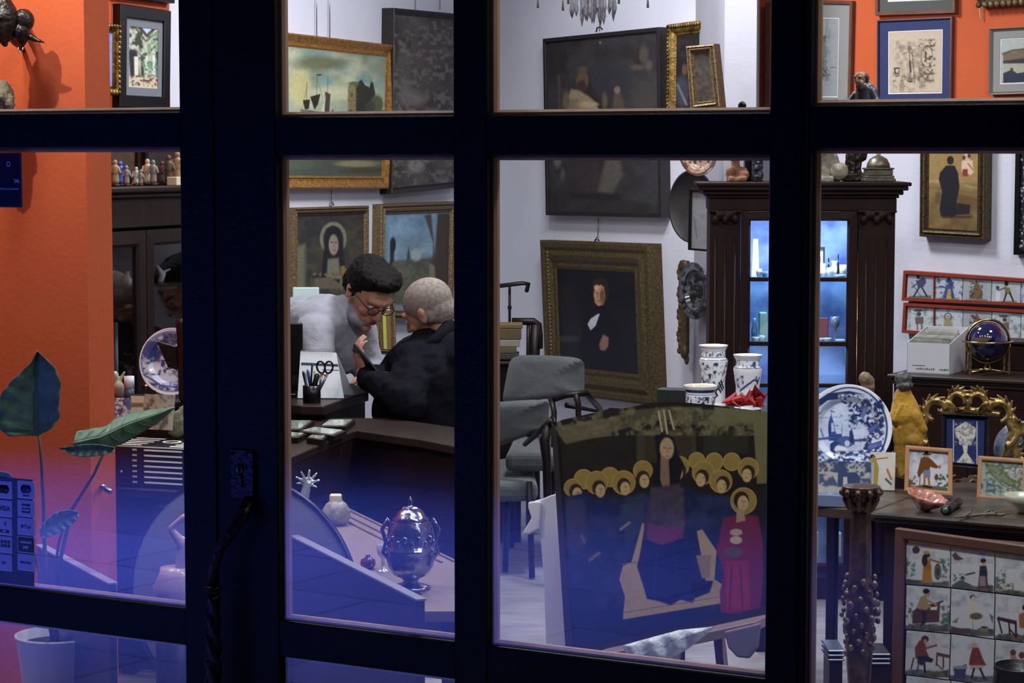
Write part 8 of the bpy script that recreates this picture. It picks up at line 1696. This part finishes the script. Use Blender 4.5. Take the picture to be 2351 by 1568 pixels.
p = qp(2355, 1178); tag(MB(Matrix.Translation((p.x, p.y, zq))).lathe([(.0001, 0), (.022, 0), (.024, .008), (.05, .03), (.062, .052), (.058, .052), (.045, .032), (.02, .014), (.0001, .012)], 48).build('ceramic_bowl', mat('greenish_white_bowl', 'a9aa94', .25, coat=.3)), 'greenish white bowl cut off at the right edge of the chest', 'bowl')
p = at(2345, 1030, 6.95); tag(MB(MZ(p, -20, -10) @ Matrix.Rotation(R(90), 4, 'X')).lathe([(.0001, .0), (.05, 0), (.085, -.008), (.083, -.012), (.05, -.004), (.0001, -.004)], 48).build('blue_dish', mat('blue_striped_glaze', '8a9cb0', .3, col2='22304a', scale=18)), 'blue patterned dish leaning behind the bird tile', 'dish')
# ---- large tile panel leaning in front of the chest
Mt_ = MZ(at(2060, 1240, 6.05), YW, -5)
q = plquad([(2056, 1212), (2420, 1262), (2412, 1760), (2042, 1720)], Mt_)
tpn = thing('framed_tile_mural', 'large brown framed panel of painted trade tiles leaning on the chest of drawers', 'tile panel', tuple(Mt_ @ Vector(((q[2][0] + q[3][0]) / 2, 0, min(q[3][1], q[2][1])))))
FRB = mat('brown_panel_frame', '5e4030', .45, var=.2, scale=20, stretch=(.3, 1, .3), spec=.4)
MB(Mt_).ring(q, .027, [(0, .03), (0, -.003), (.1, -.006), (.85, -.004), (1, .004), (1, .03)]).build('frame', FRB, tpn)
MB(Mt_).box(q[3][0] + .02, q[2][0] - .03, .02, .026, q[3][1] + .02, q[1][1] - .05).build('backing_board', WOODD, tpn)
gx = [2078, 2181, 2283, 2388]; gy = [[1246, 1342, 1446, 1550, 1655], [1256, 1350, 1455, 1562, 1668], [1268, 1362, 1468, 1576, 1682], [1281, 1374, 1480, 1590, 1696]]
man = lambda x, y, c, c2, hat='2a1c14', skin='a08464', s_=1, d=1: [('e', x, y - 26 * s_, 6 * s_, 7 * s_, skin, 1.5), ('e', x, y - 30 * s_, 6.5 * s_, 5 * s_, hat, 1.2), ('p', [(x - 8 * s_, y - 18 * s_), (x + 7 * s_, y - 19 * s_), (x + 10 * s_, y), (x + 9 * s_, y + 8 * s_), (x - 10 * s_, y + 8 * s_)], c, 2), ('p', [(x - 10 * s_, y + 6 * s_), (x + 9 * s_, y + 6 * s_), (x + 12 * s_, y + 34 * s_), (x - 13 * s_, y + 34 * s_)], c2, 2)]
plants = lambda x, y, s_=1: [('b', 6, .5, '4c6454', .1, x - 12 * s_, y - 22 * s_, x + 12 * s_, y + 22 * s_, 5)]
base = lambda x, y: [('f', 'b1b1ae'), ('b', 14, .62, '8e9298', .2, x - 50, y - 50, x + 50, y - 15), ('p', [(x - 50, y + 38), (x - 20, y + 33), (x + 20, y + 38), (x + 50, y + 36), (x + 50, y + 52), (x - 50, y + 52)], '5c5844', 3), ('b', 8, .55, '3a443c', .12, x - 50, y + 34, x + 50, y + 52)]
def scene_(r_, c_, x, y):
    L = base(x, y)
    if (r_, c_) == (0, 0): L += man(x + 0, y + 6, '8a5c1c', '96681f', '2c2018') + [('e', x - 2, y - 30, 8, 4, '9a7a3c', 2), ('e', x - 6, y - 12, 7, 14, '241a12', 3), ('l', [(x + 6, y - 14), (x + 26, y - 8)], 5, '7d5a2c', 2), ('e', x + 24, y + 14, 8, 19, '3a3a36', 1.5), ('o', x + 24, y + 14, 5, 12, 1, '777468')] + plants(x - 40, y + 4) + plants(x + 40, y + 6) + [('e', x - 26, y - 36, 9, 9, '3a2a24', 3), ('l', [(x - 22, y + 38), (x - 45, y + 34)], 8, '4a3c20', 3)]
    elif (r_, c_) == (0, 1): L += man(x + 26, y + 8, '2c2c38', '55382a', '2c201a') + [('p', [(x + 18, y + 14), (x + 30, y + 14), (x + 32, y + 36), (x + 18, y + 36)], '7a7870', 3), ('p', [(x - 46, y - 34), (x - 38, y - 42), (x - 30, y - 32), (x - 18, y - 26), (x - 32, y - 22), (x - 40, y - 24)], '4c3e38', 2), ('o', x + 0, y - 22, 8, 8, 1.2, '8d8a84'), ('p', [(x - 46, y + 34), (x - 26, y + 22), (x - 4, y + 32), (x + 4, y + 38), (x - 46, y + 40)], '4a5042', 3), ('e', x - 22, y + 18, 4, 5, '23231f', 1.5), ('l', [(x - 12, y + 10), (x + 6, y + 6)], 4, '2c3030', 2), ('b', 4, .55, '55544c', .1, x - 44, y + 8, x - 10, y + 26)]
    elif (r_, c_) == (0, 2): L += man(x + 38, y + 4, '7a4a24', '2f3a54', 'a89878', s_=1.2) + plants(x - 38, y + 10) + [('b', 6, .5, '5c5430', .1, x - 40, y + 18, x - 8, y + 42, 4), ('e', x + 16, y + 2, 9, 10, '9c9c98', 3)]
    elif (r_, c_) == (1, 0): L += [('p', [(x - 34, y + 6), (x - 20, y - 6), (x + 30, y - 16), (x + 28, y + 30), (x - 34, y + 34)], '4a3420', 2), ('l', [(x - 20, y + 4), (x + 36, y - 18)], 4, '2c2016', 1.5), ('p', [(x - 24, y - 4), (x - 14, y - 28), (x - 2, y - 32), (x + 2, y - 14), (x + 10, y - 6), (x - 8, y + 6)], '8e7444', 2), ('l', [(x + 0, y - 20), (x + 22, y - 10)], 5, '8e7444', 2), ('e', x + 0, y - 36, 7, 8, '9a7c5c', 1.5), ('e', x - 2, y - 41, 8, 6, '17110e', 1.5), ('p', [(x - 14, y + 0), (x + 0, y + 4), (x - 4, y + 34), (x - 16, y + 40), (x - 10, y + 20)], '2a241e', 3), ('p', [(x + 8, y - 4), (x + 24, y - 6), (x + 22, y + 2), (x + 8, y + 2)], 'c4beac', 1.5)] + plants(x + 42, y + 14) + plants(x - 42, y + 2, .8)
    elif (r_, c_) == (1, 1): L += [('e', x + 2, y - 38, 7, 5, '4a3424', 2), ('e', x + 4, y - 34, 5, 6, 'b2a284', 2), ('p', [(x - 8, y - 26), (x + 8, y - 26), (x + 16, y + 4), (x + 14, y + 22), (x - 8, y + 20), (x - 10, y - 6)], 'b6b094', 3), ('e', x + 10, y + 6, 15, 8, '5c4c38', 3), ('l', [(x + 2, y + 16), (x + 4, y + 34)], 2, '8c8468'), ('p', [(x - 48, y + 28), (x - 10, y + 38), (x + 2, y + 46), (x - 48, y + 46)], '4c3c2c', 4), ('p', [(x + 20, y + 30), (x + 38, y + 30), (x + 38, y + 42), (x + 18, y + 42)], '6c6c4c', 3), ('e', x + 29, y + 31, 7, 2, '1f1a14', 1), ('p', [(x - 46, y + 20), (x - 30, y + 8), (x - 34, y + 22)], '5c6c48', 3), ('p', [(x + 40, y + 0), (x + 50, y + 6), (x + 48, y + 24)], '48546a', 3)]
    elif (r_, c_) == (1, 2): L += [('p', [(x - 44, y - 6), (x + 0, y + 4), (x + 0, y + 14), (x - 46, y + 2)], '3a2a1e', 2), ('l', [(x - 42, y + 2), (x - 34, y + 32)], 4, '33251a'), ('l', [(x - 18, y + 8), (x - 16, y + 36)], 4, '33251a'), ('l', [(x - 2, y + 12), (x - 2, y + 42)], 5, '33251a'), ('l', [(x - 16, y + 24), (x - 2, y + 40)], 4, '33251a'), ('p', [(x + 4, y - 10), (x + 20, y - 18), (x + 26, y + 24), (x + 6, y + 20)], '8a5c34', 3), ('e', x + 18, y - 26, 6, 7, '3a281c', 2)]
    elif (r_, c_) == (2, 0): L += [('p', [(x - 26, y + 8), (x - 28, y - 16), (x - 16, y - 34), (x - 4, y - 30), (x + 0, y - 8), (x + 6, y + 6), (x - 4, y + 16)], '6a3a1a', 2), ('e', x - 4, y - 36, 9, 8, '4a2a18', 2), ('e', x - 4, y - 31, 4, 5, '9a7858', 1.5), ('l', [(x - 4, y - 14), (x + 22, y - 22)], 5, '7a4c24', 2), ('p', [(x - 22, y + 4), (x - 2, y + 2), (x + 16, y + 10), (x + 12, y + 18), (x - 6, y + 16), (x - 10, y + 26), (x - 22, y + 20)], '2c2018', 2), ('l', [(x - 30, y + 8), (x - 36, y + 32)], 4, '4a3622'), ('l', [(x - 18, y + 18), (x - 22, y + 36)], 4, '4a3622'), ('l', [(x - 6, y + 18), (x - 4, y + 40)], 5, '241a14'), ('p', [(x + 22, y - 6), (x + 52, y + 0), (x + 52, y + 8), (x + 22, y + 2)], '5a4026', 1.5), ('l', [(x + 24, y + 0), (x + 22, y + 24)], 4, '5a4026'), ('l', [(x + 38, y + 4), (x + 38, y + 30)], 4, '5a4026'), ('l', [(x + 22, y + 20), (x + 36, y + 34)], 3, '5a4026')]
    elif (r_, c_) == (2, 1): L += [('p', [(x + 0, y - 20), (x + 4, y - 34), (x + 18, y - 26), (x + 26, y - 4), (x + 34, y + 12), (x + 20, y + 16), (x - 6, y + 12), (x - 4, y - 6)], '6c3622', 2), ('e', x + 6, y - 34, 7, 6, 'a88c74', 2), ('p', [(x - 4, y + 12), (x + 28, y + 12), (x + 26, y + 22), (x - 2, y + 22)], 'a09070', 2), ('l', [(x + 6, y + 20), (x + 0, y + 42)], 5, '23242e'), ('l', [(x + 20, y + 20), (x + 30, y + 42)], 5, '23242e'), ('p', [(x - 42, y + 16), (x - 12, y + 20), (x - 14, y + 44), (x - 38, y + 42)], '35353a', 2), ('e', x - 27, y + 17, 15, 4, '777c7c', 1.5), ('l', [(x - 20, y + 14), (x - 12, y + 10), (x - 12, y + 20)], 2.5, '4a4a4c')]
    elif (r_, c_) == (2, 2): L += [('p', [(x - 30, y - 8), (x + 2, y - 8), (x + 8, y + 16), (x + 0, y + 42), (x - 26, y + 40), (x - 34, y + 14)], '6c5230', 2), ('e', x - 14, y - 8, 17, 6, '927848', 1.5), ('l', [(x - 33, y + 4), (x + 6, y + 6)], 3, '2c2016'), ('l', [(x - 33, y + 26), (x + 4, y + 28)], 3, '2c2016'), ('e', x - 8, y - 30, 7, 8, '5a3a26', 2), ('p', [(x - 14, y - 24), (x - 2, y - 24), (x + 2, y - 10), (x - 14, y - 10)], '8a7a5c', 2), ('e', x + 12, y - 24, 7, 8, '6a3424', 2)]
    else: L += man(x + 4 * (c_ - 1), y + 6, ['5a4a34', '34405c', '6a3826', '4c5040'][(c_ + r_) % 4], ['3a3228', '4a3424', '5c4c30', '2c2e3c'][(c_ * 2 + r_) % 4]) + plants(x + 30, y + 10) + [('p', [(x - 40, y + 10), (x - 14, y + 12), (x - 16, y + 36), (x - 38, y + 34)], '4a3826', 2)]
    return L + [('n', 4, .08)]
tl_names = []
for c_ in range(3):
    for r_ in range(4):
        pc4 = [(gx[c_] + 1.5, gy[c_][r_] + 1.5), (gx[c_ + 1] - 1.5, gy[c_ + 1][r_] + 1.5), (gx[c_ + 1] - 1.5 - (r_ + .9) * 1.2, gy[c_ + 1][r_ + 1] - 1.5), (gx[c_] + 1.5 - (r_ + .9) * 1.2, gy[c_][r_ + 1] - 1.5)]
        qq = plquad(pc4, Mt_); cx = sum(p[0] for p in pc4) / 4; cy = sum(p[1] for p in pc4) / 4
        slab('painted_tile', qq, .006, .01, Mt_, scene_(r_, c_, cx, cy), GLAZE, tpn, 1.25, 1.15)
# dark round vessel at the lower right
p = at(2340, 1568, 5.75); tag(MB(Matrix.Translation((p.x, p.y, 0))).lathe([(.0001, 0), (.05, 0), (.07, .1), (.075, .25), (.06, .36), (.065, at(2340, 1535, 5.75).z), (.055, at(2340, 1535, 5.75).z), (.05, .3), (.0001, .25)], 36).build('dark_vase', BLACK), 'black round vase in front of the tile panel, lower right corner', 'vase')
# ---- gilt column (candle stand) in the foreground
Yl = 5.75; cb_ = at(1970, 1568, Yl); k = S(Yl); zt3 = at(1976, 1112, Yl).z
lc = thing('carved_column', 'tall carved dark gilt column with leafy capital, foreground of the right pane', 'column', (at(1972, 1500, Yl).x, Yl, 0)); Ml_ = Matrix.Translation((at(1974, 1400, Yl).x, Yl, 0))
COLM = mat('column_gilt', '5e4630', .35, metal=.35, var=.5, scale=30, col2='2c1c16', bump=.2, coat=.3)
z = lambda py: at(1974, py, Yl).z
MB(Ml_).lathe([(.0001, 0), (.09, 0), (.09, .03), (.06, .06), (.04, z(1568) - .06), (26 * k, z(1568)), (30 * k, z(1520)), (34 * k, z(1440)), (30 * k, z(1370)), (27 * k, z(1330)), (25 * k, z(1300)), (24 * k, z(1215)), (23 * k, z(1180)), (27 * k, z(1165)), (.0001, z(1165))], 40, mod=lambda t, zz: 1 + (.035 * math.cos(10 * t) if z(1320) < zz < z(1180) else 0)).build('shaft', COLM, lc)
mb = MB(Ml_); mb.lathe([(24 * k, z(1172)), (30 * k, z(1160)), (28 * k, z(1150)), (33 * k, z(1140)), (36 * k, z(1128)), (44 * k, z(1122)), (44 * k, z(1115)), (.0001, z(1113))], 36)
for i in range(10):
    a = i * 2 * PI / 10; x, y = math.cos(a), math.sin(a)
    mb.cap((27 * k * x, 27 * k * y, z(1168)), 6 * k, (38 * k * x, 38 * k * y, z(1145)), 6 * k, 8).ell((44 * k * x, 44 * k * y, z(1130)), (8 * k, 8 * k, 9 * k), nu=10, nv=7).ell((34 * k * x, 34 * k * y, z(1150)), (6 * k, 6 * k, 5 * k), nu=8, nv=6)
mb.build('capital', COLM, lc, mods=BL(.0025, 1))
mb = MB(Ml_); random.seed(21)
for i in range(60):
    t = i / 60; a = i * 2.4; zz = z(1325) + (z(1500) - z(1325)) * t; rr = (34 + 8 * math.sin(t * PI)) * k if t < .6 else 32 * k
    s_ = random.uniform(5, 9) * k; mb.ell((rr * math.cos(a), rr * math.sin(a), zz), (s_, s_, s_ * 1.3), nu=10, nv=7)
mb.build('garland', mat('garland_gilt', '8a7660', .3, metal=.5, var=.5, scale=60, col2='3a2a20', bump=.2), lc)
# solid metal bars low in the right pane, modelled in place of tray reflections
for i, (x0, x1, y) in enumerate(((1905, 1935, 1492), (1990, 2040, 1500))):
    a = at(x0, y, 6.0); b = at(x1, y + 4, 6.0)
    rt = thing('brass_tray_stack', ['small stack of pale trays left of the column foot', 'small stack of pale trays right of the column foot'][i], 'tray', ((a.x + b.x) / 2, 6.05, 0))
    MB().bbox(a.x - .0, b.x, 6.0, 6.12, 0, a.z - .03, .003).build('support', WOODD, rt)
    for j in range(3): MB().bbox(a.x - .005, b.x + .005, 5.995, 6.13, a.z - .03 + j * .012, a.z - .024 + j * .012, .002).build('tray', STEEL, rt)
# cable beside cabinet
mb = MB().tube([rw_(2040, 700, .01), rw_(2046, 725, .01), rw_(2046, 750, .01), rw_(2040, 765, .01), rw_(2038, 860, .01)], .0015, 6); tag(mb.build('power_cable', BLACK), 'thin black cable hanging on the wall right of the display cabinet', 'cable')
